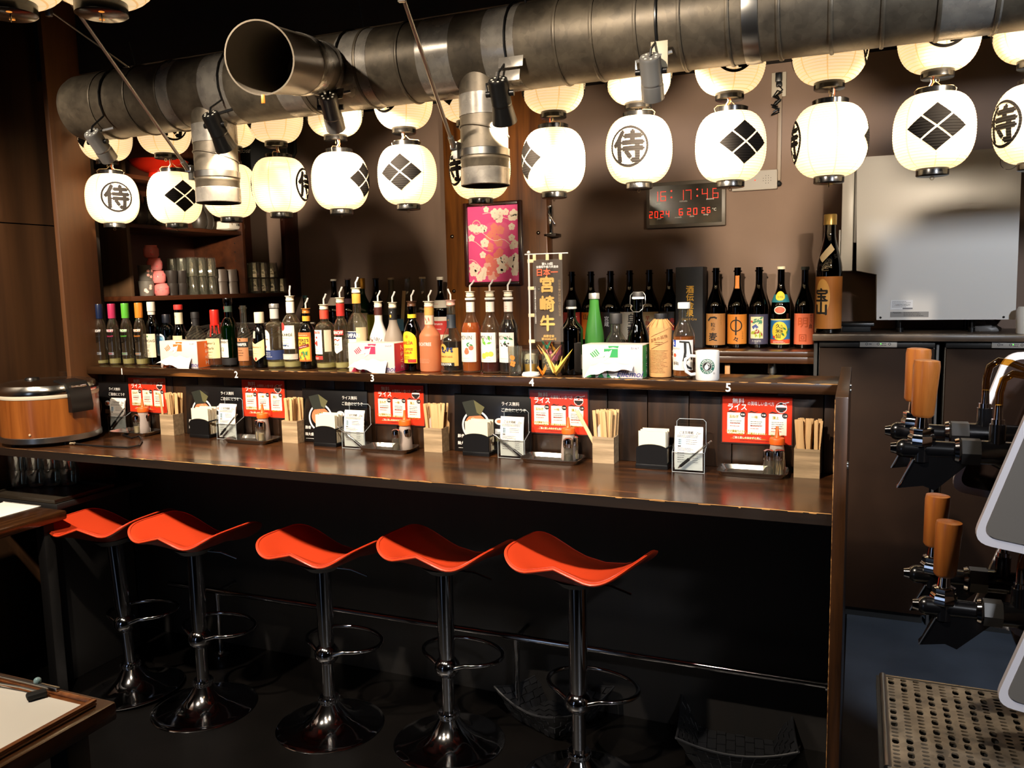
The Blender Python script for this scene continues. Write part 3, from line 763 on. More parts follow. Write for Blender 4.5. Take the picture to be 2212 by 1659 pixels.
# ---------------------------------------------------------------- spotlights hanging in front of the duct
SGREY = mat('spot_grey', '#9b9a97', .35, .7); SBLK = mat('spot_black', '#101010', .3)
LENS = mat('lamp_face', '#fff3d8', .4, emit='#ffe9c4', es=6.)
def spotlight(label, ptop, pbot, m, flare, Yp, tgt, watt, deg):
    a = onY(*ptop, Yp); b = onY(*pbot, Yp+.05); d = (b-a).normalized(); ln = .115; rr = .0285
    t = thing('spotlight', label, 'spotlight', a, 0, 'spotlights clipped along the duct')
    R = d.to_track_quat('Z', 'Y').to_matrix()
    obj('body', G().lathe([(0, 0), (rr*.92, 0), (rr, .006), (rr, .066), (rr*1.02, .067), (rr*1.02, .072), (rr, .073)], 28, (0, 0, 0), R), m, t)
    if flare: obj('shade', G().lathe([(rr*.9, .073), (rr, .074), (rr*1.28, .125), (rr*1.22, .125), (rr*.9, .085)], 28, (0, 0, 0), R), m, t)
    else: obj('shade', G().lathe([(rr, .073), (rr*1.06, .078), (rr*1.06, .115), (rr*.97, .115), (rr*.9, .08)], 28, (0, 0, 0), R), m, t)
    obj('lamp', G().lathe([(0, .098), (rr*.85, .098), (rr*.85, .096), (0, .096)], 24, (0, 0, 0), R), LENS, t)
    for k in range(7):
        a2 = 2*pi*k/7; obj('vent_slot', G().cyl(R @ Vector((rr*.6*cos(a2), rr*.6*sin(a2), -.0004)), R @ Vector((rr*.6*cos(a2), rr*.6*sin(a2), -.001)), .0032, n=8), mat('slot_glow', '#cfc6b4', .5, emit='#ffe6bd', es=.5), t)
    for s in (-1, 1):
        obj('knob', G().cyl(R @ Vector((s*rr, 0, .040)), R @ Vector((s*(rr+.012), 0, .040)), .0085, n=14), SBLK, t)
    obj('arm', G().tube([R @ Vector((rr+.009, 0, .040)), R @ Vector((rr+.012, .02, .02)), Vector((.045, DY-DR*.9-a.y, .02))], .005, 6), SBLK if flare else m, t)
    pts = [(0, 0, .0), (.002, .004, .02)]
    for k in range(9):
        an = radians(210-150*k/8); pts.append((.004, DY+(DR+.006)*cos(an)-a.y, DZ+(DR+.006)*sin(an)-a.z))
    pts = [q_ for q_ in pts if q_[2] > -.001 or q_[2] == 0]
    pts.append((.004, DY+.03-a.y, 2.46-a.z))
    obj('cord', G().tube(pts, .0035, 6), SBLK, t)
    lp = Vector(a)+R @ Vector((0, 0, .118))
    spot('spotlight_bulb', lp, tgt, watt, deg, (1, .83, .62), .022, .5)
DYF = DY-DR-.045
spotlight('grey spotlight at the left end of the duct', (197, 286), (222, 322), SGREY, False, DYF, (-3.45, 3.85, 1.64), 240, 50)
spotlight('small black spotlight beside the left downward pipe', (453, 246), (477, 296), SBLK, True, DYF, (-2.35, 2.75, 1.2), 26, 85)
spotlight('grey spotlight under the open branch pipe', (708, 207), (720, 255), SGREY, False, DYF, (-2.0, 4.2, 1.55), 130, 80)
spotlight('small black spotlight beside the right downward pipe', (1075, 172), (1086, 238), SBLK, True, DYF, (-1.85, 4.2, 1.72), 220, 60)
spotlight('grey spotlight at the right, hanging straight down', (1404, 122), (1409, 188), SGREY, False, DYF, (-.85, 4.2, 1.55), 200, 88)
# the next spotlight of the row hangs just outside the picture on the right
spot('spotlight_bulb_right', (.42, 2.33, 2.12), (-.6, 4.3, 1.5), 150, 75, (1, .83, .62), .022, .5)

# ---------------------------------------------------------------- wall shelf on the left
XS, XB = -3.294, -3.66
sh = thing('shelf_unit', 'dark brown wall shelf unit with glasses and cups behind the left end of the bar', 'shelf', (-3.5, 3.7, 1.5)); W = -sh.location
Z1s, Z2s, Z3s = 1.530, 1.885, 2.122
obj('lower_board', G().b2((XB, 3.05, Z1s-.024), (XS, 4.39, Z1s), .001), SHELFW, sh, W)
obj('middle_board', G().b2((XB, 3.075, Z2s-.02), (XS-.005, 3.87, Z2s), .001), SHELFW, sh, W)
obj('upper_board', G().b2((XB, 2.75, Z3s-.02), (XS-.005, 3.87, Z3s), .001), SHELFW, sh, W)
obj('near_side', G().b2((XB, 3.05, Z1s), (XS-.001, 3.072, 2.58), .001), wood('shelf_side_wood', '#2f2012', '#4a3420', 'Z', .5, .05, .6), sh, W)
obj('divider', G().b2((XB, 3.875, Z1s), (XS, 3.897, 2.58), .001), SHELFW, sh, W)
obj('end_stile', G().b2((XS-.03, 4.26, Z1s-.022), (XS+.002, 4.395, 2.58), .001), wood('stile_wood', '#26100a', '#3d1a10', 'Z', .35, .15, .6), sh, W)
obj('back_panel', G().b2((XB-.012, 3.05, Z1s), (XB, 4.39, 2.58)), mat('shelf_back', '#4a2413', .5), sh, W)
for k in range(6):
    obj('peg_hole', G().cyl((XS-.06, 3.874, 1.57+.05*k), (XS-.06, 3.8735, 1.57+.05*k), .004, n=10), STEEL, sh, W)
def shelf_at(px, z, x=XS-.07):
    """Y of the column px on the shelf line X = x"""
    lo, hi = 2.7, 4.4
    for _ in range(40):
        m_ = (lo+hi)/2
        if proj((x, m_, z))[0] < px: lo = m_
        else: hi = m_
    return (lo+hi)/2
CUPD = mat('dark_cup', '#2a2522', .35); CUPG = mat('grey_brown_cup', '#4a3f38', .45); GLS = glass('clear_glass', '#f4f6f1', .04, 3.2, .045, '#efeadb')
def cup_g(r0, r1, h, t=.003, n=24): return G().lathe([(0, 0), (r0, 0), (r0+.001, .002), (r1, h), (r1-t, h), (r0-t, .005), (0, .005)], n)
def cup(label, x, y, z, r0, r1, h, m, group, name='cup', flip=False, deco=None):
    t = thing(name, label, 'cup' if name == 'cup' else 'glass', (x, y, z), 0, group)
    gg = cup_g(r0, r1, h, n=11 if name in ('tumbler', 'drinking_glass') else 24)
    if flip: gg.v = [(a, b, h-c) for a, b, c in gg.v]
    obj('body', gg, m, t, ang=30)
    if deco:
        F = Flat()
        for k in range(5):
            fx, fy = random.uniform(-.02, .035), random.uniform(.25, .75)*h
            for j in range(5): F.disc(fx+.0045*cos(2*pi*j/5), fy+.0045*sin(2*pi*j/5), .0033, n=8)
        decal('blossom_print', F, oncyl((r0+r1)/2+.0016, 0, radians(55)), deco, t)
    return t
PINKP = mat('print_pink', '#e8a99a', .6)
x_ = XS-.08
for i, (px, dz, fl, h) in enumerate([(312, 0, False, .075), (312, .076, False, .078)]):
    cup(['grey cup with pink blossoms, lower one at the left end of the shelf', 'grey cup with pink blossoms, upper one at the left end of the shelf'][i], x_+.02, shelf_at(318, Z1s, x_+.02)+i*.002, Z1s+dz, .033, .038, h, mat('blossom_cup', '#57524c', .4), None, deco=PINKP)
PINKG = frost('pink_glass', '#f09a96', .45, .2)
for i in range(4):
    hh = .062; t = thing('pink_jar', ['pink glass jar with blossom print, lowest of the pink stack', 'pink glass jar with blossom print, second from the bottom of the pink stack', 'pink glass jar with blossom print, third from the bottom of the pink stack', 'pink glass jar with blossom print, topmost of the pink stack'][i], 'jar', (x_+.05-.002*i, shelf_at(350-5*i, Z1s, x_+.05), Z1s+i*(hh+.002)), .3*i)
    obj('body', G().lathe([(0, 0), (.030, 0), (.037, .012), (.037, .044), (.029, .056), (.030, hh), (.027, hh), (.026, .056), (.033, .044), (.033, .012), (0, .004)], 24), PINKG, t)
    F = Flat()
    for k in range(7):
        fx, fy = random.uniform(-.04, .04), random.uniform(.014, .042)
        for j in range(5): F.disc(fx+.003*cos(2*pi*j/5), fy+.003*sin(2*pi*j/5), .0024, n=7)
    decal('blossom_print', F, oncyl(.0375, 0, radians(50)), mat('print_red', '#d8545a', .6), t)
for i, (px, n) in enumerate([(372, 2), (393, 2)]):
    for k in range(n):
        cup('dark ribbed cup, %s of the %s dark stack beside the pink jars' % (('lower', 'upper')[k], ('first', 'second')[i]), x_+.045, shelf_at(px, Z1s, x_+.045), Z1s+k*.062, .028, .033, .066 if k else .062, CUPD, None)
yy = [shelf_at(p_, Z1s) for p_ in (410, 430, 450)]
RW_ = ('front', 'middle', 'back'); TR_ = ('lower', 'upper'); PW_ = ('left', 'centre', 'right')
for row in range(3):
    for k, y in enumerate(yy):
        for lv in range(2):
            cup('clear straight glass among the stacked cluster, %s tier, %s row, %s place' % (TR_[lv], RW_[row], PW_[k]), x_+.035-.085*row, y+.018*row, Z1s+lv*.101, .028, .034, .10, GLS, None, 'drinking_glass', True)
for k, (px, lv, lb) in enumerate([(478, 0, 'lower left'), (478, 1, 'upper left'), (500, 0, 'lower right'), (500, 1, 'upper right')]):
    cup('greyish brown cup beside the shelf divider, %s of four' % lb, x_+.02, shelf_at(px, Z1s, x_+.02), Z1s+lv*.070, .036, .041, .069, CUPG, None, flip=True)
yy = [shelf_at(p_, Z1s) for p_ in (545, 563, 582, 602)]
for row in range(2):
    for k, y in enumerate(yy):
        for lv in range(2):
            if lv and k == 3: continue
            cup('squat clear tumbler right of the divider, %s tier, %s row, %s' % (TR_[lv], ('front', 'back')[row], ('leftmost', 'second from left', 'third from left', 'rightmost')[k]), x_+.035-.1*row, y, Z1s+lv*.094, .034, .040, .090, GLS, None, 'tumbler', True)
# dark sake flasks on the middle board, on a white cloth
tag(obj('shelf_cloth', G().grid([[(XS-.30+.30*i/8, 3.30+.55*j/14, Z2s+.003+.004*sin(i*1.3+j)*sin(j*.9)+(.0 if i < 8 else -.004)) for i in range(9)] for j in range(15)]), mat('cloth_white', '#d8d0c2', .8)), 'thin white cloth lying on the middle shelf board under the flasks', 'cloth')
FL = mat('flask_glaze', '#2e2822', .4)
for k, px in enumerate((302, 322, 342, 432, 447)):
    t = thing('sake_flask', 'dark glazed sake flask on the middle shelf board, %s from the left' % ('first', 'second', 'third', 'fourth', 'fifth')[k], 'flask', (XS-.09, shelf_at(px, Z2s, XS-.09), Z2s+.008), 0, 'dark sake flasks')
    obj('body', G().lathe([(0, 0), (.030, 0), (.040, .02), (.042, .05), (.034, .085), (.018, .11), (.014, .125), (.019, .14), (.015, .14), (.010, .125), (0, .12)], 24), FL, t)
cl = thing('folded_cloth', 'white cloth with a dark lace pattern folded at the right end of the middle board', 'cloth', (XS-.08, shelf_at(494, Z2s, XS-.08), Z2s+.008))
obj('cloth_body', G().box((0, 0, .025), (.13, .16, .05), .1, .018), mat('cloth_white', '#d8d0c2', .8), cl)
F = Flat()
for k in range(10): F.rect(-.045+.009*k, .0, -.040+.009*k, .014); F.disc(-.0425+.009*k, .019, .003, n=8)
decal('lace_print', F, onplane((.066, 0, .022), (0, 1, 0), (0, 0, 1)), INK, cl)
# red lacquer sake cup on a stand
rc = thing('lacquer_bowl', 'wide red lacquer bowl on a round foot on the top shelf board', 'bowl', (XS-.12, shelf_at(345, Z3s, XS-.12), Z3s)); LQ = mat('red_lacquer', '#a81e0e', .16, coat=.5)
obj('bowl', G().lathe([(0, .045), (.05, .045), (.10, .062), (.135, .088), (.15, .105), (.146, .107), (.12, .088), (.06, .058), (0, .054)], 44), LQ, rc)
obj('foot', G().lathe([(.060, 0), (.056, .025), (.050, .048), (.044, .048), (.052, 0)], 36), LQ, rc)
# loudspeaker
Ysp = shelf_at(585, 2.1, XS-.05)
sp_ = onY(572, 400, 4.15); lp = thing('loudspeaker', 'black loudspeaker with pale lettering at the upper left behind the lanterns', 'speaker', (sp_.x-.02, 4.15, sp_.z), radians(22))
obj('cabinet', G().box((0, .05, .23), (.34, .12, .40), 0, .012), MBLACK, lp)
obj('grille', G().box((0, -.016, .23), (.32, .012, .38), 0, .006), mat('speaker_cloth', '#0b0b0c', .85, bump=.3, bscale=400), lp)
F = Flat(); F.text('BOSE', 0, 0, .018, bold=.03, italic=.35, spacing=1.1); F.rect(-.05, -.009, -.03, -.0065)
dl = decal('lettering', F, onplane((-.085, -.0225, .20), (1, 0, 0), (0, 0, 1)), INKW, lp)
obj('bracket', G().tube([(.17, .06, .16), (.195, .06, .20), (.195, .06, .30), (.17, .06, .34)], .012, 8), MBLACK, lp)
obj('wall_arm', G().cyl((.0, .10, .23), (.05, .24, .23), .014), MBLACK, lp)

# ---------------------------------------------------------------- back shelf and things on the back wall
SZ_ = 1.210
bs = thing('back_shelf', 'low dark wooden shelf along the back wall carrying the tall sake bottles', 'shelf', (-1.7, 4.2, 0)); W = -bs.location
obj('shelf_board', G().b2((-3.20, 4.02, SZ_-.024), (-.172, 4.398, SZ_), .002), wood('back_shelf_wood', '#26140a', '#4e2f18', 'X', .3, .25, 1.), bs, W)
obj('shelf_rail', G().b2((-3.20, 4.02, SZ_-.056), (-.172, 4.04, SZ_-.025), .002), wood('back_shelf_wood'  , '#26140a', '#4e2f18', 'X', .3, .25, 1.), bs, W)
X = xline(1572, 4.08, 1.05); obj('leg', G().b2((X-.012, 4.06, 0), (X+.012, 4.085, SZ_-.024), .002), wood('pine_leg', '#9a6530', '#c58a4c', 'Z', .5), bs, W)
X = xline(1668, 4.10, 1.12); obj('leg', G().cyl((X, 4.10, 0), (X, 4.10, SZ_-.024), .014).cyl((X, 4.10, 1.10), (X, 4.10, 1.155), .021), STEEL, bs, W)
for X in (-2.9, -1.7): obj('leg', G().b2((X-.02, 4.06, 0), (X+.02, 4.10, SZ_-.024), .002), UNDER, bs, W)
p = onY(1731, 793, 4.25)
bd = thing('round_gauge', 'round black metal disc with rivets in the dark gap under the back shelf', 'disc', (p.x, 4.25, p.z-.06))
obj('housing', G().box((0, .05, .03), (.15, .1, .16), 0, .01), MBLACK, bd); obj('face', G().lathe([(0, 0), (.055, 0), (.06, .006), (.05, .012), (0, .014)], 32, (0, 0, .05), Matrix.Rotation(pi/2, 3, 'X')), BLACK, bd)
for k in range(4):
    a = pi/4+k*pi/2; obj('rivet', G().ball((.068*cos(a), -.002, .05+.06*sin(a)), .005, 8, 6), STEEL, bd)
stnd = thing('gauge_stand', 'dark crate under the round disc in the gap below the shelf', 'crate', (p.x, 4.3, 0)); obj('body', G().b2((-.09, -.05, 0), (.09, .08, p.z-.061), .004), MBLACK, stnd)

# framed pink blossom poster
fr_ = thing('framed_picture', 'pink blossom picture in a dark wooden frame on the column', 'picture', onY(1067, 617, 4.31)); pl = fr_.location
fx0 = xline(1004, 4.30, 1.85)-pl.x; fx1 = xline(1130, 4.30, 1.7)-pl.x; fz1 = onY(1064, 436, 4.30).z-pl.z; fy = -.028
fw = .022
def fbar(a, b): return G().b2(a, b, .004)
FRM = wood('frame_wood', '#1c0b06', '#3a1a10', 'Z', .25, .4, 1.)
obj('frame_bar', fbar((fx0, fy, 0), (fx0+fw, -.002, fz1)), FRM, fr_); obj('frame_bar', fbar((fx1-fw, fy, 0), (fx1, -.002, fz1)), FRM, fr_)
obj('frame_bar', fbar((fx0+fw, fy, fz1-fw), (fx1-fw, -.002, fz1)), FRM, fr_); obj('frame_bar', fbar((fx0+fw, fy, 0), (fx1-fw, -.002, fw)), FRM, fr_)
ix0, ix1, iz0, iz1 = fx0+fw, fx1-fw, fw, fz1-fw
obj('print', G().b2((ix0, -.012, iz0), (ix1, -.008, iz1)), mat('print_magenta', '#ec4f8c', .5), fr_)
cw, ch = ix1-ix0, iz1-iz0
def inside(x, y, r): return (max(ix0+r, min(ix1-r, x)), max(iz0+r, min(iz1-r, y)))
rs = random.Random(5); F = Flat(); F2 = Flat(); F3 = Flat()
def blossom(F_, x, y, s):
    x, y = inside(x, y, s*1.9)
    for k in range(5):
        a = 2*pi*k/5+.3; F_.disc(x+s*cos(a), y+s*sin(a), s*.85, n=12)
def twig(F_, pts, w_): F_.stroke([inside(a, b, .002) for a, b in pts], w_)
for k in range(46):   # pale blossoms along the edges and the lower left
    u = rs.random(); v = rs.random()
    if k < 16: u, v = rs.uniform(0, .35), rs.uniform(.0, .75)
    elif k < 28: u, v = rs.uniform(.35, 1), rs.uniform(.82, 1)
    elif k < 40: u, v = rs.uniform(.55, 1), rs.uniform(0, .35)
    else: u, v = rs.uniform(.85, 1), rs.uniform(.3, .8)
    blossom(F, ix0+cw*u, iz0+ch*v, rs.uniform(.009, .015))
for a, b in (((.0, .55), (.45, .42)), ((.1, .68), (.6, .55)), ((.3, .9), (1, .82)), ((.5, .3), (.95, .2)), ((.0, .3), (.4, .15)), ((.6, .55), (1, .45))):
    twig(F, [(ix0+cw*(a[0]+(b[0]-a[0])*t_), iz0+ch*(a[1]+(b[1]-a[1])*t_+.03*sin(6*t_))) for t_ in [i/6 for i in range(7)]], .0028)
for k in range(16):   # coral leaves down the middle
    t_ = k/15; blossom(F2, ix0+cw*(.52+.12*sin(k*1.7)), iz0+ch*(.72-.62*t_), rs.uniform(.010, .015))
for k in range(10): blossom(F3, ix0+cw*rs.uniform(.25, .75), iz0+ch*rs.uniform(.02, .22), rs.uniform(.010, .017))
F3.ring(ix0+cw*.17, iz0+ch*.73, .026, .030, 30, 1.35); F3.text('侍', ix0+cw*.17, iz0+ch*.73, .042, bold=.02)
pf = [o for o in bpy.data.objects if o.parent == fr_ and o.name.startswith('print')][0]
for nm, F_, m_, dy in (('peach_blossoms', F3, mat('print_peach', '#f6b3a0', .6), -.0126), ('coral_leaves', F2, mat('print_coral', '#ef7f70', .6), -.0130), ('cream_blossoms', F, mat('print_cream', '#fbe6cf', .6), -.0134)):
    decal(nm, F_, onplane((0, dy, 0), (1, 0, 0), (0, 0, 1)), m_, pf)
obj('glazing', G().b2((ix0, -.018, iz0), (ix1, -.0165, iz1)), glass('picture_glass', '#ffffff', .03, .5), fr_)

# small wall bracket with a chrome bottle opener
p = onY(1197, 512, 4.38)
t = thing('wall_bracket', 'small dark wooden bracket shelf on the wall right of the column', 'bracket', (p.x, 4.40, p.z))
obj('board', G().b2((-.035, -.09, .0), (.035, -.001, .016), .002), DKWOOD, t); obj('side', G().prism([(0, 0), (0, -.045), (-.008, -.045), (-.09, 0)], -.035, -.02, 'yz'), DKWOOD, t)
t2 = thing('chrome_opener', 'upright chrome lever opener standing on the small wall bracket', 'opener', (p.x-.008, 4.345, p.z+.017))
obj('body', G().lathe([(0, 0), (.017, 0), (.017, .006), (.013, .012), (.013, .13), (.016, .134), (.016, .15), (0, .152)], 20), CHROME, t2)
obj('lever', G().box((.012, -.02, .085), (.010, .008, .085), 0, .002, Matrix.Rotation(radians(-28), 3, 'Y')), CHROME, t2)

# digital wall clock
c0 = onY(1400, 494, YB); c1 = onY(1568, 388, YB)
k0 = xline(1399, YB, 1.9); k1 = xline(1569, YB, 1.9); kz0 = onY(1484, 491, YB).z; kz1 = onY(1484, 392, YB).z
ck = thing('digital_clock', 'wide digital wall clock with red numerals behind the lanterns', 'clock', ((k0+k1)/2, YB, kz0)); kw, kh = k1-k0, kz1-kz0
obj('case', G().b2((-kw/2, -.032, 0), (kw/2, -.001, kh), .004), mat('clock_frame', '#5d5449', .4), ck)
obj('face', G().b2((-kw/2+.018, -.034, .018), (kw/2-.018, -.0325, kh-.018)), mat('clock_face', '#0a0808', .12, coat=.5), ck)
SEG = {'0': 'abcdef', '1': 'bc', '2': 'abged', '4': 'fgbc', '6': 'afgecd', '7': 'abc'}
LED = mat('led_red', '#ff3020', .5, emit='#ff2814', es=2.2)
def digit(F_, ch, x, y, w_, h, th, dots):
    P = {'a': ((0, h), (w_, h)), 'b': ((w_, h), (w_, h/2)), 'c': ((w_, h/2), (w_, 0)), 'd': ((0, 0), (w_, 0)), 'e': ((0, 0), (0, h/2)), 'f': ((0, h/2), (0, h)), 'g': ((0, h/2), (w_, h/2))}
    for s in SEG[ch]:
        (ax, ay), (bx, by) = P[s]
        n = max(3, int(sqrt((bx-ax)**2+(by-ay)**2)/(th*1.5)))
        if dots:
            for i in range(n+1): F_.disc(x+ax+(bx-ax)*i/n, y+ay+(by-ay)*i/n, th*.55, n=8)
        else: F_.stroke([(x+ax, y+ay), (x+bx, y+by)], th)
F = Flat(); sx = kw/1105.; ox = -kw/2-135*sx   # drawn in the pixels of an enlarged view of the clock
def fx(u): return ox+u*sx
def fz(v): return kh-(v-255)*kh/720.
for ch, u in (('1', 232), ('6', 345), ('1', 595), ('7', 700), ('4', 925), ('6', 1070)): digit(F, ch, fx(u), fz(545), .026, .046, .0032, True)
for u in (497, 857):
    F.disc(fx(u), fz(400), .004); F.disc(fx(u), fz(500), .004)
for ch, u in zip('2024', (185, 262, 342, 422)): digit(F, ch, fx(u), fz(805), .0145, .031, .0032, False)
for ch, u in (('6', 608), ('2', 722), ('0', 808)): digit(F, ch, fx(u), fz(785), .0165, .031, .0032, False)
for ch, u in (('2', 922), ('6', 995)): digit(F, ch, fx(u), fz(770), .0135, .026, .0032, False)
decal('led_numerals', F, onplane((0, -.0345, 0), (1, 0, 0), (0, 0, 1)), LED, ck)
F = Flat()
for s, u, v in (('hour', 310, 585), ('minute', 665, 568), ('second', 1032, 555), ('year', 325, 828), ('month', 592, 815), ('date', 783, 808), ('temp', 975, 800)): F.text(s, fx(u), fz(v), .0095, bold=.01)
F.text('°C', fx(1090), fz(722), .014, bold=.02)
decal('caption', F, onplane((0, -.0345, 0), (1, 0, 0), (0, 0, 1)), INKW, ck)
# alarm panel, conduit, socket
a0 = xline(1582, YB, 2.0); a1 = xline(1680, YB, 2.0); az0 = onY(1630, 412, YB).z; az1 = onY(1630, 370, YB).z
t = thing('alarm_panel', 'flat grey white alarm panel on the wall right of the clock', 'panel', ((a0+a1)/2, YB, az0)); aw, ah = a1-a0, az1-az0
obj('case', G().b2((-aw/2, -.03, 0), (aw/2, -.001, ah), .005), mat('panel_white', '#a8a095', .4), t)
obj('face', G().b2((-aw/2+.006, -.032, .006), (aw/2-.006, -.0305, ah-.006)), mat('panel_grey', '#8c857c', .45), t)
F = Flat()
for i in range(4):
    for j in range(4):
        if (i in (0, 3)) and (j in (0, 3)): continue
        F.disc(aw*.20+i*.012, ah*.32+j*.012, .0018, n=8)
decal('speaker_holes', F, onplane((0, -.0325, 0), (1, 0, 0), (0, 0, 1)), INK, t)
obj('indicator', G().ball((aw*.02, -.033, ah*.5), .003, 8, 6), LED, t)
X = xline(1684, YB, 2.2); t = thing('cable_conduit', 'thin vertical cable duct running down the wall from the socket', 'conduit', (X, YB, 1.98))
obj('cover', G().b2((-.009, -.014, .05), (.009, -.0005, .48), .002), mat('conduit_brown', '#8b7a68', .5), t); obj('plug', G().ball((0, -.012, .035), .014, 12, 8), MBLACK, t)
sx0, sx1 = xline(1667, YB, 2.5), xline(1699, YB, 2.5); sz0, sz1 = onY(1683, 210, YB).z, onY(1683, 157, YB).z
t = thing('wall_socket', 'beige wall socket plate with a black plug and bundled cable', 'socket', ((sx0+sx1)/2, YB, sz0))
obj('plate', G().b2((-(sx1-sx0)/2, -.010, 0), ((sx1-sx0)/2, -.0005, sz1-sz0), .003), mat('socket_plate', '#b5ab9a', .4), t)
obj('plug', G().box((0, -.025, .088), (.030, .032, .045), 0, .005), BLACK, t); obj('plug', G().box((.002, -.02, .055), (.028, .022, .02), 0, .004), BLACK, t)
pts = [(.02*sin(i*1.9)-.004*i/6, -.02-.012*cos(i*2.3), .03-.018*i/4+.02*cos(i*1.3)) for i in range(26)]
obj('cable_bundle', G().tube(pts, .004, 6), BLACK, t)
# a small lamp hole shining through at the ceiling edge
p = onY(1690, 122, 4.2); t = thing('small_downlight', 'tiny bright downlight at the ceiling edge right of the duct clamp', 'lamp', (p.x, 4.2, 2.594))
obj('rim', G().lathe([(.010, -.004), (.016, -.004), (.016, 0), (.010, 0)], 18), WHITE, t); obj('bulb', G().ball((0, 0, -.012), .011, 12, 8), mat('cool_bulb', '#ffffff', .4, emit='#f2f6ff', es=8), t)

# ---------------------------------------------------------------- bottles
G_CLEAR = glass('bottle_glass', '#eef0e6', .03, 2.2, .03); G_SOLID = glass('spirit_glass', '#eceee2', .03, 2.4, .06, '#c9ab86'); SPB = frost('base_light_tint', '#efe6b4', .5, .1)  # brown milk and pale base tint paint in light refracted through the bottles
G_GREEN = glass('green_glass', '#2f7a35', .03, 1.3); G_DKGREEN = glass('dark_green_glass', '#123a18', .03, 1.3)
G_BROWN = glass('brown_glass', '#3a2108', .03, 1.4); G_DARK = glass('dark_bottle_glass', '#191307', .03, 1.5); G_BLUE = glass('blue_glass', '#9fd0dc', .03, 1.5)
G_BLACK = mat('black_glass', '#060505', .06, coat=.4)
STRAW = film('clear_spout', '#f2ece4', .55); CORK = mat('pourer_white', '#efe2c6', .4); CORKP = mat('pourer_pink', '#d9a392', .4)
def ink(h): return mat('print_'+h.strip('#'), h, .6)
def bottle_prof(H, R, nr, sh, ns, style, top):
    """outer profile from the base centre up to the mouth; sh, ns = shoulder start and neck start as fractions of H"""
    p = [(0, .003), (R*.82, 0), (R*.97, .003), (R, .010)]
    if style == 'taper': p[-1] = (R*.98, .012)
    p.append((R, sh*H))
    for i in range(1, 11):
        t = i/10
        if style == 'slope': k = t**1.15
        elif style == 'bell': k = smooth(t)
        elif style == 'flat': k = t**2.6 if t < 1 else 1
        else: k = 1-sqrt(max(0, 1-t*t)) if t < .72 else None
        if style == 'round':
            k = (1-sqrt(1-t*t*.999)) if t < 1 else 1
            k = .55*k+.45*smooth(t)
        p.append((R+(nr-R)*k, (sh+(ns-sh)*t)*H))
    p += [(nr, top*H)]
    return p
class BottleSpec: pass
def prof_r(p, z):
    for (r0, z0), (r1, z1) in zip(p[2:], p[3:]):
        if z0 <= z <= z1 and z1 > z0: return r0+(r1-r0)*(z-z0)/(z1-z0)
    return p[-1][0]
def shell(p, z0, z1, off, n=40, cap=False):
    """a band of the bottle's surface between two heights, lifted by off"""
    zs = [z0]+[z for r, z in p[3:] if z0 < z < z1]+[z1]
    q = [(prof_r(p, z)+off, z) for z in zs]
    if cap: q = [(0, z0)]+q+[(0, z1)]
    return q
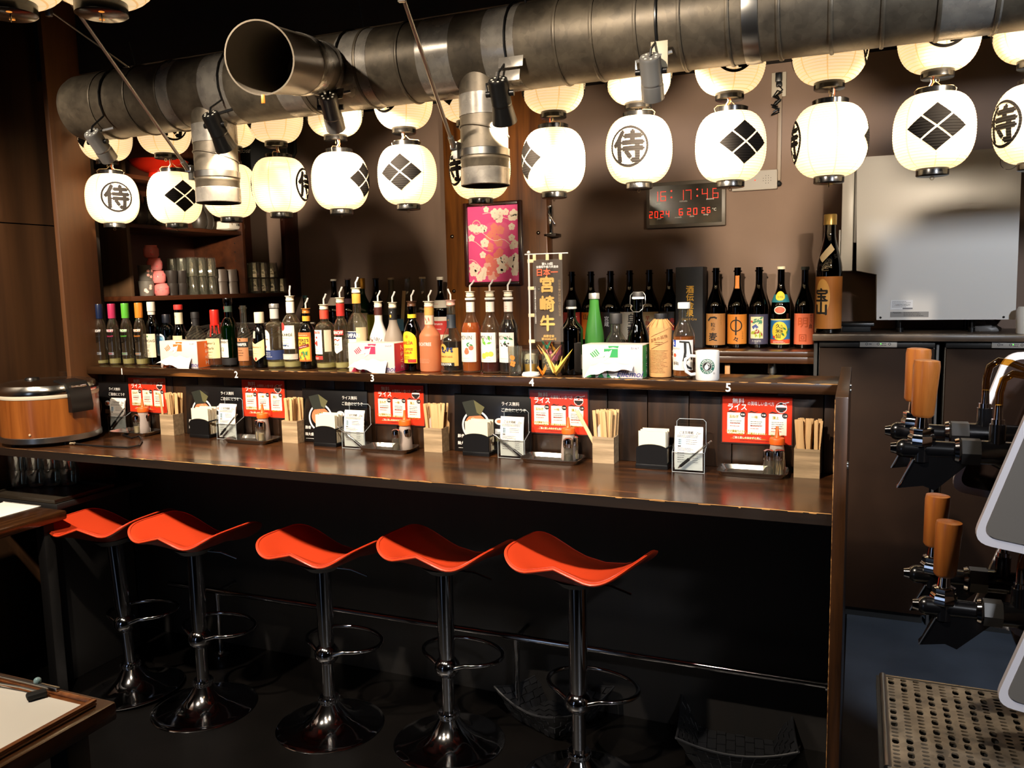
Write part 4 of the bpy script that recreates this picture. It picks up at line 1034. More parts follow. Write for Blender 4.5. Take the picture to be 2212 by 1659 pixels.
def bottle(label, px, ytop, wpx, m, Y=2.665, z=None, name='bottle', cat='bottle', nr=.014, sh=.62, ns=.78, style='round', cap=None, cap2=None, liquid=None, liq=.5, labels=(), texts=(), bands=(), pour=None, group=None, H=None, flat=1., top=1.0, cork=None, lean=0., neckring=None):
    z = LZ if z is None else z
    X = xline(px, Y, z); P = (X, Y, z); Ht = height(P, ytop) if H is None else H
    R = width((X, Y, z+Ht*.3), wpx)/2
    if flat != 1.: R = R
    body = Ht
    if pour: body = Ht-.058
    t = thing(name, label, cat, P, 0, group)
    p = bottle_prof(body, R, nr, sh, ns, style, top)
    obj('glass', G().lathe(p+[(nr*.72, top*body), (nr*.72, top*body-.03)], 36, sy=flat), m, t)
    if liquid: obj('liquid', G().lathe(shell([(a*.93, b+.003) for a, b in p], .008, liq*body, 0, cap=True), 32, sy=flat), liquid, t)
    if cap:
        m_, h_ = cap; hc = h_*body
        obj('cap', G().lathe([(nr*1.05, body-hc), (nr*1.18, body-hc+.001), (nr*1.18, body-.003), (nr*1.1, body), (0, body)], 24, sy=1), m_, t)
    if cap2:
        m_, a_, b_ = cap2; obj('neck_wrap', G().lathe(shell(p, a_*body, b_*body, .0009), 28, sy=flat), m_, t)
    if neckring:
        m_, a_ = neckring; obj('neck_ring', G().lathe([(nr, a_*body-.004), (nr*1.28, a_*body-.003), (nr*1.28, a_*body+.003), (nr, a_*body+.004)], 24), m_, t)
    for m_, a_, b_ in bands: obj('band', G().lathe(shell(p, a_*body, b_*body, .0008), 36, sy=flat), m_, t)
    lastl = t
    for i, L_ in enumerate(labels):
        col_, a_, b_, half, ctr = L_[:5]; shape = L_[5] if len(L_) > 5 else 'rect'
        w_ = radians(half)*R; z0, z1 = a_*body, b_*body; F = Flat(); zc, hh = (z0+z1)/2, (z1-z0)/2
        if shape == 'rect': F.rect(-w_, z0, w_, z1)
        elif shape == 'oval': F.disc(0, zc, w_, hh, 32)
        elif shape == 'arch': F.poly([(-w_, z0), (w_, z0), (w_, z1-w_*.9)]+[(w_*cos(a), z1-w_*.9+w_*.9*sin(a)) for a in [pi*k/12 for k in range(1, 12)]]+[(-w_, z1-w_*.9)])
        elif shape == 'shield': F.poly([(-w_, z0+hh*.55), (0, z0), (w_, z0+hh*.55), (w_, z1), (0, z1-hh*.45), (-w_, z1)])
        elif shape == 'pent': F.poly([(-w_, z0+hh*.45), (0, z0), (w_, z0+hh*.45), (w_, z1), (-w_, z1)])
        elif shape == 'hex': F.poly([(-w_, z0+hh*.6), (-w_*.5, z0), (w_*.5, z0), (w_, z0+hh*.6), (w_, z1-hh*.6), (w_*.5, z1), (-w_*.5, z1), (-w_, z1-hh*.6)])
        off = .0008+.00035*i
        lastl = decal('label', F, (lambda o_, c_: lambda u, v: ((prof_r(p, v)+o_)*sin(radians(c_)+u/R), -(prof_r(p, v)+o_)*flat*cos(radians(c_)+u/R), v))(off, ctr), col_, t, R*.16, body*.03)
    grp = {}
    for T in texts:
        s_, a_, hgt, col_, ctr = T[:5]; opt = T[5] if len(T) > 5 else {}
        opt = dict(opt); arc = opt.pop('arc', 0)
        F = grp.setdefault((col_.name), (Flat(), col_))[0]
        u0 = radians(ctr)*R
        if s_ == '#lines': F.lines(u0-opt['w'], u0+opt['w'], a_*body, (a_-opt['d'])*body, opt['n'], hgt)
        elif s_ == '#disc': F.disc(u0, a_*body, hgt, hgt*opt.get('k', 1.), 20)
        elif s_ == '#ring': F.ring(u0, a_*body, hgt*.82, hgt, 24)
        elif s_ == '#rect': F.rect(u0-opt['w'], a_*body-hgt/2, u0+opt['w'], a_*body+hgt/2)
        elif s_ == '#stroke': F.stroke([(u0+a*R, (a_*body+b*body)) for a, b in opt['pts']], hgt)
        elif s_ == '#fruit':
            for k in range(opt.get('n', 4)): F.disc(u0+R*random.uniform(-.5, .5), a_*body+random.uniform(-1, 1)*hgt*1.4, hgt*random.uniform(.6, 1.), None, 14)
        elif s_ == '#leaf':
            for k in range(opt.get('n', 4)):
                x_, y_, an = u0+R*random.uniform(-.55, .55), a_*body+random.uniform(-1, 1)*hgt*1.3, random.uniform(0, pi)
                F.poly([(x_+hgt*cos(an), y_+hgt*sin(an)), (x_+hgt*.4*cos(an+pi/2), y_+hgt*.4*sin(an+pi/2)), (x_-hgt*cos(an), y_-hgt*sin(an)), (x_+hgt*.4*cos(an-pi/2), y_+hgt*.4*sin(an-pi/2))])
        elif arc:
            n_ = len(s_)
            for k, ch in enumerate(s_):
                d_ = (k-(n_-1)/2)*arc; F.text(ch, u0+d_*hgt*3.2, a_*body-hgt*1.3*d_*d_, hgt, None, opt.get('bold', 0), -d_*.8)
        else: F.text(s_, u0, a_*body, hgt, opt.get('maxw'), opt.get('bold', 0), opt.get('rot', 0), opt.get('sp', 1.), opt.get('v', False), opt.get('it', 0.))
    for nm, (F, col_) in grp.items():
        off = .0008+.00035*len(labels)+.0004
        decal('lettering', F, lambda u, v: ((prof_r(p, v)+off)*sin(u/R), -(prof_r(p, v)+off)*flat*cos(u/R), v), col_, t, R*.16, None)
    if pour:
        ck_ = cork or CORK; tilt = pour if isinstance(pour, (int, float)) and not isinstance(pour, bool) else .012
        c_ = obj('pourer', G().lathe([(nr*.8, body-.004), (nr*1.02, body), (nr*1.02, body+.006), (nr*.92, body+.008), (nr*1.0, body+.010), (nr*1.0, body+.014), (nr*.8, body+.016), (nr*1.25, body+.017), (nr*1.25, body+.0185), (0, body+.0185)], 22), ck_, t)
        obj('spout', G().tube([(0, 0, body+.0185), (0, 0, body+.038), (tilt*.5, 0, body+.046), (tilt, 0, body+.058)], .0032, 8), STRAW, c_)
    return t
CREAM = ink('#efe0bd'); IVORY = ink('#f3ead6'); TAN = ink('#d9b98a'); RED = ink('#d1322a'); NAVY = ink('#20305f'); BLK = ink('#151313'); GOLD = mat('gold_foil', '#d8a440', .3, .6)
SILV = mat('silver_foil', '#c9c9c4', .3, .8)
def frosted_clear(): return glass('label_film', '#c9c4b8', .3, .6)
VOD = [('#122040', 'dark blue'), ('#c2335e', 'pink'), ('#5fb83a', 'green'), ('#e0862a', 'orange')]
for i, (px, yt, (hx, nm)) in enumerate(zip((223, 250, 279, 308), (657, 656, 655, 654), VOD)):
    cm = mat('cap_'+nm.replace(' ', '_'), hx, .3, coat=.3)
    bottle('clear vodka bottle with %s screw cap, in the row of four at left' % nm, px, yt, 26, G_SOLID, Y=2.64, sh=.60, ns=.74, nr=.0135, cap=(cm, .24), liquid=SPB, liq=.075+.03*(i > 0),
           labels=[(ink(hx) if i else BLK, .545, .585, 56, -8), (frosted_clear(), .36, .53, 50, -10, 'pent'), (SILV, .17, .215, 34, 6)],
           texts=[('SMIRNOFF', .565, .011, INKW, -14, {'bold': .03, 'maxw': .052}), ('SMIRNOFF', .475, .007, ink(hx) if i else INK, -10, {'maxw': .045}), ('#lines', .435, .0012, INK, -10, {'w': .014, 'd': .05, 'n': 3}), ('#lines', .195, .002, ink(hx) if i else NAVY, 6, {'w': .012, 'd': .001, 'n': 1})])
bottle('dark green whisky bottle with white cap and cream label', 335, 652, 28, G_DKGREEN, sh=.60, ns=.74, cap=(IVORY, .15), cap2=(IVORY, .80, .845), labels=[(CREAM, .13, .50, 75, -12)], liquid=frost('green_spirit', '#1c5a26', .4), liq=.55,
       texts=[('LAPHROAIG', .39, .011, INK, -14, {'maxw': .062}), ('#lines', .33, .0014, INKGY, -14, {'w': .018, 'd': .04, 'n': 3}), ('10', .24, .010, INK, -14), ('#lines', .2, .0012, INKGY, -14, {'w': .016, 'd': .05, 'n': 4}), ('#disc', .46, .004, INKGR, -14)])
bottle('pale blue gin bottle with black cap, behind the orange tissue box', 366, 679, 33, G_BLUE, Y=2.70, sh=.66, ns=.80, style='flat', nr=.015, cap=(mat('cap_navy_black', '#11151f', .35), .17), labels=[(ink('#dfe6ea'), .18, .62, 40, -18, 'arch'), (ink('#7fb0c6'), .22, .58, 34, -18, 'arch')], texts=[('BOMBAY', .57, .007, NAVY, -18, {'maxw': .03}), ('#disc', .47, .010, ink('#4b7ca8'), -18, {'k': 1.3}), ('#lines', .38, .001, NAVY, -18, {'w': .012, 'd': .12, 'n': 6})])
bottle('brown bourbon bottle with red cap and cream neck sleeve', 393, 658, 31, G_BROWN, Y=2.70, sh=.52, ns=.68, nr=.0155, cap=(RED, .085), cap2=(CREAM, .68, .87), liquid=frost('bourbon_dark', '#3a1805', .3), liq=.5, labels=[(ink('#e3c89a'), .12, .49, 70, -10)], texts=[('EARLY TIMES', .80, .007, INK, -25, {'maxw': .03}), ('#disc', .38, .008, ink('#a36a35'), -14), ('#lines', .27, .0014, INK, -12, {'w': .018, 'd': .1, 'n': 4})])
bottle('clear whiskey bottle with black neck label and angular shoulders', 428, 674, 46, G_CLEAR, Y=2.70, sh=.56, ns=.74, style='slope', nr=.0145, cap=(BLK, .12), cap2=(BLK, .75, .88), labels=[(BLK, .12, .50, 70, -10), (ink('#b03a32'), .44, .475, 60, -10)], liquid=frost('whiskey_amber', '#8a4a12', .5), liq=.16, texts=[('#disc', .80, .004, INKW, -18), ('#lines', .42, .002, INKW, -10, {'w': .02, 'd': .2, 'n': 5})])
bottle('squat bourbon bottle sealed with dripping red wax', 470, 669, 42, G_CLEAR, Y=2.68, sh=.50, ns=.70, nr=.0155, cap=(mat('red_wax', '#d2281e', .25, coat=.4), .28), liquid=frost('bourbon_amber', '#7a3a0a', .45), liq=.2, labels=[(ink('#ecd39c'), .15, .50, 62, 0)], texts=[("Maker's", .42, .011, INK, 0, {'it': .2}), ('Mark', .33, .012, INK, 2), ('WHISKY', .26, .005, INK, 0), ('#lines', .21, .001, INK, 0, {'w': .018, 'd': .04, 'n': 2})])
wx = [o for o in bpy.data.objects if o.get('label', '').startswith('squat bourbon')][0]
H_ = height((wx.location.x, wx.location.y, LZ), 669)
for k in range(6):
    a = k*1.05; ln = random.uniform(.02, .05); obj('wax_drip', G().tube([(.0175*cos(a), .0175*sin(a), H_*.74), (.018*cos(a), .018*sin(a), H_*.72-ln*.4), (.021*cos(a), .021*sin(a), H_*.72-ln)], [.004, .003, .0036], 6), mat('red_wax', '#d2281e', .25), wx)
bottle('tall green scotch bottle with dark cap and red neck tag', 500, 644, 38, G_GREEN, Y=2.685, sh=.56, ns=.72, nr=.0155, cap=(glass('smoked_cap', '#4a544a', .1), .085), cap2=(ink('#3a4a3c'), .80, .885), liquid=frost('green_liquid', '#1d7a24', .45), liq=.60, labels=[(IVORY, .14, .40, 46, -18), (BLK, .01, .13, 80, 0)], texts=[('Glenfiddich', .37, .012, INK, -16, {'maxw': .055}), ('12', .26, .016, ink('#b08a5a'), -18), ('#lines', .2, .001, INKGY, -18, {'w': .014, 'd': .03, 'n': 2}), ('#rect', .86, .012, RED, -30, {'w': .004})])
bottle('clear bourbon bottle with open neck, amber rest and black label band', 532, 660, 31, G_CLEAR, sh=.50, ns=.72, nr=.0125, style='bell', liquid=frost('bourbon_orange', '#b8661a', .5), liq=.17, labels=[(ink('#b5794e'), .11, .48, 66, 0), (BLK, .33, .42, 66, 0)], texts=[('I.W.HARPER', .375, .011, INKW, -6, {'bold': .03, 'maxw': .055}), ('#lines', .28, .0014, INK, 0, {'w': .012, 'd': .08, 'n': 3}), ('#disc', .45, .003, INK, 0)], neckring=(G_CLEAR, .96))
bottle('near black whisky bottle with cream cap and shield label', 566, 674, 34, G_BLACK, sh=.58, ns=.76, nr=.0165, cap=(CREAM, .20), labels=[(ink('#efdf9f'), .12, .52, 70, -4, 'shield')], texts=[("Ballantine's", .38, .009, ink('#a5654a'), -4, {'it': .3, 'maxw': .045}), ('#lines', .31, .001, INKGY, -4, {'w': .016, 'd': .09, 'n': 3}), ('#disc', .165, .0055, RED, -4, {'k': 1.3}), ('#rect', .58, .02, ink('#b7ae9f'), -10, {'w': .006}), ('#disc', .64, .006, ink('#b7ae9f'), -10)])
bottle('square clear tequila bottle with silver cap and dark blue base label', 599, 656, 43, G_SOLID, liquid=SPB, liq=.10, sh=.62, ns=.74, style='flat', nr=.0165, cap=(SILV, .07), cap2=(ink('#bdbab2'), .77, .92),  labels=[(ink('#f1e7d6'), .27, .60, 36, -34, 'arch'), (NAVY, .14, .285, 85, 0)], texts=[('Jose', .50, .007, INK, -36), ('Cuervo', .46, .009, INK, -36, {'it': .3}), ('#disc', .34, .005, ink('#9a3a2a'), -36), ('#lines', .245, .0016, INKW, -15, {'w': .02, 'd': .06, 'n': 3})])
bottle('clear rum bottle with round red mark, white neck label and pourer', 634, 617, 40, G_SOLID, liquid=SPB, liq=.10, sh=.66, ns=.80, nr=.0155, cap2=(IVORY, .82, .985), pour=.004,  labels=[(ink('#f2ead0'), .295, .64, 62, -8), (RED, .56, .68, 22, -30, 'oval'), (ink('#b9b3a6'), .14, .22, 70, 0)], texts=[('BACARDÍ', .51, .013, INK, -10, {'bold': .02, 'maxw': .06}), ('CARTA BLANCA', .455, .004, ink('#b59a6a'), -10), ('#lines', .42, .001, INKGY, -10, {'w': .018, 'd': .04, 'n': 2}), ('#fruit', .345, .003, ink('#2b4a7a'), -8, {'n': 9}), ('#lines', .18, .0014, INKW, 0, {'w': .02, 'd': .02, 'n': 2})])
bottle('dark rum bottle with orange neck ring, yellow picture label and pourer', 667, 644, 37, G_BLACK, sh=.66, ns=.82, nr=.0145, cap2=(ink('#e39a2a'), .86, .95), pour=True, cork=mat('pourer_amber', '#b9702a', .35), labels=[(ink('#b9622a'), .14, .66, 62, -2), (ink('#e9b22f'), .17, .58, 52, -2)], texts=[("MYERS'S", .52, .011, INK, -4, {'bold': .03}), ('RUM', .46, .010, INK, -2, {'bold': .03}), ('#stroke', .40, .012, ink('#7a1d14'), -2, {'pts': [(-.8, -.03), (.8, .035)]}), ('Original Dark', .40, .006, INKW, -2, {'rot': .17, 'it': .3}), ('#leaf', .27, .010, INKGR, 0, {'n': 7}), ('#leaf', .24, .009, ink('#a03c1a'), -10, {'n': 6}), ('#lines', .61, .0018, ink('#f0d9a0'), -2, {'w': .022, 'd': .01, 'n': 1})])
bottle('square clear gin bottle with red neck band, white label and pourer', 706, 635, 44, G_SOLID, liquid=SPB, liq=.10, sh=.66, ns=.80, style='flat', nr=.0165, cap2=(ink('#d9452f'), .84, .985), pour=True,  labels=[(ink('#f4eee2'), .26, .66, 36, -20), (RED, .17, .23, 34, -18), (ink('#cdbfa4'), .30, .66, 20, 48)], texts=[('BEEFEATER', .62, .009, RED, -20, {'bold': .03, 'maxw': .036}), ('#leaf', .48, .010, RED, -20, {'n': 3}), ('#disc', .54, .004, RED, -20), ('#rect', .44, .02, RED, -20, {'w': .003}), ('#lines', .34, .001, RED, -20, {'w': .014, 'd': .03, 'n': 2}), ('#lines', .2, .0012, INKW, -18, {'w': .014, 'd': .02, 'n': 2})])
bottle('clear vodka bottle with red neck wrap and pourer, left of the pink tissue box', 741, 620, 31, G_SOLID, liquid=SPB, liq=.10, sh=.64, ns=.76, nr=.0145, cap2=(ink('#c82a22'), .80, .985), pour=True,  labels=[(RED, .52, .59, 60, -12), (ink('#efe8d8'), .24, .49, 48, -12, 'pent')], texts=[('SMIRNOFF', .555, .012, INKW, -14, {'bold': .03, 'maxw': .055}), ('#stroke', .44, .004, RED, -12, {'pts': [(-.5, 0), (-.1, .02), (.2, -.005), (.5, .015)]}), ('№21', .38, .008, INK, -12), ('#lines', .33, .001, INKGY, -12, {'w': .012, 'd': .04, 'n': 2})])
bottle('tall clear aperitif bottle with gold neck wrap, blue label and pourer', 776, 599, 43, G_SOLID, Y=2.70, sh=.58, ns=.74, nr=.0155, cap2=(ink('#d9a040'), .86, .985), pour=True, labels=[(ink('#e9e3d0'), .14, .50, 80, 0), (NAVY, .40, .49, 66, -4), (ink('#d8c39a'), .18, .55, 34, 58)], texts=[('CAMPARI', .445, .016, INKW, -8, {'bold': .04, 'maxw': .068}), ('Milano', .34, .009, ink('#6a9a86'), -12, {'it': .3}), ('#lines', .28, .001, INKGY, -10, {'w': .016, 'd': .06, 'n': 3})])
bottle('white coconut liqueur bottle with brown neck and pourer', 822, 628, 42, mat('white_bottle', '#f2efe8', .25, coat=.3), Y=2.70, sh=.46, ns=.80, style='bell', nr=.0145, cap2=(ink('#4a1d14'), .86, .985), pour=True, texts=[('MALIBU', .50, .013, ink('#5a4236'), -8, {'arc': .26}), ('#leaf', .41, .010, ink('#8a4a22'), -10, {'n': 5}), ('#disc', .36, .008, ink('#e0a23a'), -4)])
bottle('frosted white bottle with black neck label and pourer, behind the pink tissue box', 853, 630, 41, frost('frosted_white', '#cdbfaf', .5, .45), Y=2.70, sh=.46, ns=.80, style='bell', nr=.0145, cap2=(BLK, .80, .985), pour=True, texts=[('#rect', .86, .01, ink('#e2a23a'), -5, {'w': .008}), ('#disc', .92, .003, INKW, 10)])
bottle('brown coffee liqueur bottle with yellow label and pourer', 894, 627, 40, G_BROWN, sh=.52, ns=.78, nr=.0155, style='round', pour=True, cork=mat('pourer_brown', '#5a3a26', .35), cap2=(ink('#e9c92e'), .82, .88), liquid=mat('coffee_liqueur', '#180a04', .2), liq=.5, labels=[(ink('#f0c81e'), .13, .62, 62, -10, 'arch'), (RED, .14, .19, 26, 20)], texts=[('KAHLÚA', .45, .014, ink('#c9471c'), -14, {'bold': .04, 'maxw': .05}), ('COFFEE', .345, .009, ink('#b5521c'), -10, {'bold': .03}), ('LIQUEUR', .29, .009, ink('#b5521c'), -12, {'bold': .03, 'maxw': .04}), ('#disc', .54, .006, ink('#d9931a'), -10), ('#lines', .23, .001, INK, -8, {'w': .018, 'd': .04, 'n': 3})])
pc = bottle('frosted peach liqueur bottle fading from orange to cream, gold collar and pourer', 931, 627, 46, frost('peach_frost', '#f0a070', .45, .4), Y=2.66, sh=.54, ns=.72, style='bell', nr=.0165, cap2=(ink('#c99a4e'), .87, .985), pour=True, bands=[(ink('#f3c9ad'), .725, .865)], texts=[('PEACHTREE', .43, .012, INKW, -12, {'bold': .02, 'maxw': .062}), ('#leaf', .79, .008, RED, 0, {'n': 5}), ('#lines', .2, .0012, ink('#e0b090'), -10, {'w': .03, 'd': .05, 'n': 3})])
bottle('dark cassis bottle with black berries on its label and pink pourer', 978, 624, 47, G_CLEAR, sh=.46, ns=.68, nr=.0155, style='slope', pour=-.010, cork=CORKP, cap2=(ink('#232a33'), .66, .86), liquid=mat('cassis_dark', '#120608', .1, coat=.4), liq=.46, labels=[(ink('#e0b05a'), .10, .37, 68, -8), (ink('#c9a24a'), .30, .43, 24, -28, 'oval'), (BLK, .10, .15, 50, -14)], texts=[('DE KUYPER', .125, .008, INKW, -14, {'bold': .03, 'maxw': .05}), ('#fruit', .335, .005, NAVY, -2, {'n': 12}), ('CREME DE CASSIS', .24, .006, ink('#7a3a1a'), -10, {'maxw': .05}), ('#disc', .365, .007, BLK, -28), ('1695', .78, .006, GOLD, -10)])
SYR = [(1020, 605, 'orange peach syrup', '#e8782a', .985, [('#fruit', .30, .010, ink('#ef6a4a'), -2, {'n': 3}), ('#leaf', .40, .008, INKGR, 20, {'n': 3})], .66, .018),
       (1062, 604, 'clear lime syrup', '#6a1608', .20, [('#fruit', .29, .011, ink('#e8c04a'), -2, {'n': 3}), ('#leaf', .43, .010, ink('#6ab03a'), 0, {'n': 5})], .18, .014),
       (1101, 603, 'dark cassis syrup', '#140609', .985, [('#fruit', .38, .0035, INK, -2, {'n': 16}), ('#leaf', .43, .008, INKGR, 8, {'n': 4})], .70, .012)]
for px, yt, nm, hx, _q, tx, lq, tl in SYR:
    bottle('tall %s bottle with white neck label, cream picture label and pourer' % nm, px, yt, 42, G_CLEAR, Y=2.655, sh=.56, ns=.80, nr=.0145, style='bell', pour=tl, cap2=(ink('#f2e3d3'), .80, .93), neckring=(WHITE, .97),
           liquid=(frost('syrup_'+nm.split()[0], hx, .55, .15) if nm[0] != 'd' else mat('syrup_dark', hx, .1, coat=.4)), liq=lq,
           labels=[(ink('#f4e8d8'), .15, .535, 60, -8)], texts=[('MONIN', .47, .014, INK, -14, {'maxw': .05}), ('Le Sirop de', .505, .004, ink('#b98a7a'), -10), ('#lines', .20, .001, INKGY, -8, {'w': .02, 'd': .03, 'n': 2}), ('#lines', .87, .0014, ink('#d98a7a'), -5, {'w': .010, 'd': .06, 'n': 3})]+tx)
bottle('tall black green wine bottle with black stopper, left of the green tissue box', 1236, 648, 49, G_DARK, sh=.60, ns=.78, style='bell', nr=.014, cap=(BLK, .085), neckring=(WHITE, .895), liquid=frost('dark_wine', '#0b0703', .2, .1), liq=.5)
bottle('frosted green sake bottle with silver cap, behind the green tissue box', 1285, 633, 43, frost('frost_green', '#4f9a44', .5, .35), Y=2.71, sh=.36, ns=.92, style='bell', nr=.0155, cap=(SILV, .075), labels=[(IVORY, .05, .24, 80, 0)], liquid=frost('green_sake', '#3d7a34', .5, .3), liq=.5)
bottle('clear wide shochu bottle with black stopper, behind the green tissue box', 1331, 677, 45, G_CLEAR, Y=2.71, sh=.54, ns=.70, style='slope', nr=.018, cap=(BLK, .17), labels=[(ink('#c2c0b8'), .06, .46, 70, 0)], texts=[('尽', .36, .030, INK, 6, {'bold': .02}), ('#lines', .33, .0016, NAVY, -34, {'w': .012, 'd': .05, 'n': 3})])
bt = bottle('dark swing-top bottle with wire bail, behind the green tissue box', 1379, 631, 48, G_DARK, Y=2.71, sh=.40, ns=.72, style='bell', nr=.0155, cap=(BLK, .075), neckring=(WHITE, .93), liquid=frost('dark_wine', '#0b0703', .2, .1), liq=.5)
H_ = height(tuple(bt.location), 631)
for pts in ([(-.017, -.004, H_*.83), (-.026, -.006, H_*.86), (-.025, -.004, H_*.96), (-.016, 0, H_*1.0), (.016, 0, H_*1.0), (.025, -.004, H_*.96), (.026, -.006, H_*.86), (.017, -.004, H_*.83)], [(-.02, -.012, H_*.845), (-.02, -.02, H_*.80), (-.010, -.026, H_*.765), (.010, -.026, H_*.765), (.02, -.02, H_*.80), (.02, -.012, H_*.845)]):
    obj('wire_bail', G().tube(pts, .0016, 6), STEEL, bt)
kb = bottle('bottle wrapped in tan kraft paper with slanted print, black cap', 1427, 677, 49, mat('kraft_paper', '#d19a5e', .75, noise=.12, nscale=20, bump=.3, bscale=40), Y=2.64, sh=.78, ns=.93, style='slope', nr=.017, cap=(BLK, .09), texts=[('百年の孤独', .62, .011, ink('#7a4a28'), 2, {'rot': .30}), ('#stroke', .50, .0012, ink('#7a4a28'), 2, {'pts': [(-.75, -.05), (.85, .08)]}), ('#stroke', .66, .0010, ink('#7a4a28'), 2, {'pts': [(-.75, -.02), (.85, .11)]}), ('#lines', .56, .0016, ink('#7a4a28'), 4, {'w': .014, 'd': .03, 'n': 2}), ('#lines', .43, .0011, ink('#8a5a34'), 0, {'w': .033, 'd': .34, 'n': 16})])
H_ = height(tuple(kb.location), 677)
for k in range(11):
    a = k*.57; obj('paper_fold', G().tube([(.017*cos(a), .017*sin(a), H_*.93), (.03*cos(a), .03*sin(a), H_*.86), (.043*cos(a), .043*sin(a), H_*.785)], [.001, .0016, .0006], 5), mat('kraft_paper', '#d19a5e', .75), kb)
bottle('clear whisky bottle with white cap and large brush strokes on a white label', 1477, 653, 47, G_CLEAR, Y=2.64, sh=.54, ns=.80, style='bell', nr=.0165, cap=(WHITE, .085), liquid=frost('whisky_orange', '#c06a20', .5, .1), liq=.55, labels=[(ink('#f2ece2'), .11, .51, 66, 0), (ink('#2a4fb0'), .42, .51, 12, -46)],
       texts=[('#stroke', .33, .0055, INK, 8, {'pts': [(-.35, .16), (.5, .15), (.62, .10), (.80, -.08)]}), ('#stroke', .33, .0075, INK, 8, {'pts': [(.15, .15), (.18, .02), (.05, -.10)]}), ('#stroke', .24, .007, INK, 14, {'pts': [(.2, .06), (.25, .01), (-.02, -.03), (.35, -.09), (.7, -.11)]}), ('K', .465, .010, INKW, -46), ('SHIZUOKA', .40, .006, INKGY, -34, {'maxw': .03}), ('#disc', .31, .006, ink('#d9553a'), -40), ('静岡', .20, .010, INK, -34), ('#lines', .26, .001, INKGY, -36, {'w': .008, 'd': .03, 'n': 2})])
# small extra bottle with a teal stopper further back
bottle('slim dark bottle with teal stopper standing behind the dark rum bottle', 664, 642, 22, G_DARK, Y=4.20, z=SZ_, H=.30, sh=.55, ns=.8, nr=.012, cap=(mat('teal_cap', '#4d8a94', .4), .06))

# tall bottles on the back shelf, left group
YS = 4.255
def sho(label, px, yt, m, **k):
    k.setdefault('sh', .50); k.setdefault('ns', .80); k.setdefault('style', 'bell'); k.setdefault('nr', .0165); k.setdefault('Y', YS)
    return bottle(label, px, yt, k.pop('w', 42), m, z=SZ_, group=None, **k)
sho('dark sake bottle with white cap and cream neck band, back row left end', 727, 603, G_DARK, cap=(IVORY, .03), bands=[(ink('#d8c4ae'), .60, .72)])
sho('dark sake bottle with purplish neck band, second in the left back row', 757, 602, G_DARK, cap=(ink('#5a4038'), .02), bands=[(ink('#5e4048'), .62, .70)])
sho('green sake bottle with gold foil neck in the left back row', 787, 601, frost('green_bottle', '#1f4a2a', .3, .2), cap=(GOLD, .16), labels=[(ink('#d8cdb8'), .10, .48, 60, 0)])
sho('dark sake bottle with yellow green label in the left back row', 817, 601, G_DARK, cap=(BLK, .02), labels=[(ink('#a8a428'), .08, .46, 70, 0)], texts=[('#disc', .47, .008, RED, 20)])
sho('pale frosted empty sake bottle in the left back row', 850, 600, frost('frost_grey', '#8d8474', .5, .4), cap=(ink('#c9b79a'), .03), labels=[(ink('#2a2522'), .05, .45, 80, 0)])
sho('clear sake bottle with wooden tag hanging from its neck', 884, 599, G_CLEAR, cap=(ink('#6a5a48'), .025))
sho('clear slim sake bottle with pale pink label in the left back row', 917, 598, G_CLEAR, cap=(ink('#c9b79a'), .03), labels=[(ink('#e8a898'), .05, .48, 80, -10)])
t = sho('dark sparkling wine bottle with white cap and red white collar', 955, 598, G_DARK, cap=(IVORY, .045), bands=[(ink('#ece2d2'), .55, .66)], labels=[(ink('#efe4d0'), .06, .42, 72, 0, 'pent'), (RED, .16, .36, 72, 0)], texts=[('Lambrusco', .32, .014, INKW, -8, {'maxw': .08, 'bold': .02}), ('Grasparossa', .24, .012, INKW, -8, {'maxw': .08, 'bold': .02}), ('#lines', .605, .002, RED, -10, {'w': .02, 'd': .01, 'n': 1})])
p = onY(876, 622, 4.19); tg = thing('wooden_tag', 'long pale wooden tag with a blue card leaning by the clear sake bottle', 'tag', onY(868, 715, 4.17))
obj('strip', G().box((.015, 0, .14), (.022, .003, .18), 0, .001, Matrix.Rotation(radians(6), 3, 'Y')), mat('tag_wood', '#d8b98a', .6), tg); obj('card', G().box((-.005, -.004, .035), (.042, .003, .07), 0, .0), mat('card_blue', '#6fa9c6', .6), tg)
obj('foot', G().cyl((-.005, 0, SZ_-tg.location.z), (-.005, 0, .02), .003, n=6), STEEL, tg)

# tall bottles on the back shelf, right group
RT = [(1237, 587, [(ink('#6a1f16'), .10, .46, 78, 0), (ink('#c9453a'), .16, .46, 36, 30)], [('#lines', .40, .004, INKW, 35, {'w': .012, 'd': .1, 'n': 3})], 'dark maroon label, leftmost of the right back row'),
      (1278, 586.5, [(ink('#e07a20'), .10, .46, 78, 0)], [('山', .40, .03, INK, -20, {'bold': .02})], 'orange label, second in the right back row'),
      (1320, 585.5, [(ink('#2a2624'), .10, .46, 78, 0)], [('宮蔵', .34, .026, INKW, -10, {'v': True, 'bold': .02})], 'black label with white kanji in the right back row'),
      (1361, 584, [(ink('#eadcc0'), .10, .46, 78, 0)], [('白玉露', .30, .034, INK, 22, {'v': True, 'bold': .03})], 'cream label with black brush kanji in the right back row'),
      (1403, 583, [(ink('#efd9a8'), .10, .46, 78, 0)], [('芋麹全量', .28, .024, INKR, 2, {'v': True, 'bold': .02})], 'cream label with red kanji in the right back row'),
      (1446, 581.5, [(ink('#3a3836'), .10, .46, 78, 0)], [('赤魔', .30, .03, INKR, 26, {'v': True, 'bold': .03})], 'charcoal label with red kanji, left of the black box')]
for px, yt, lb, tx, nm in RT: sho('brown sake bottle with '+nm, px, yt, G_BROWN, labels=lb, texts=tx, neckring=(G_BROWN, .955), liquid=frost('dark_wine', '#0b0703', .2, .1), liq=.42)
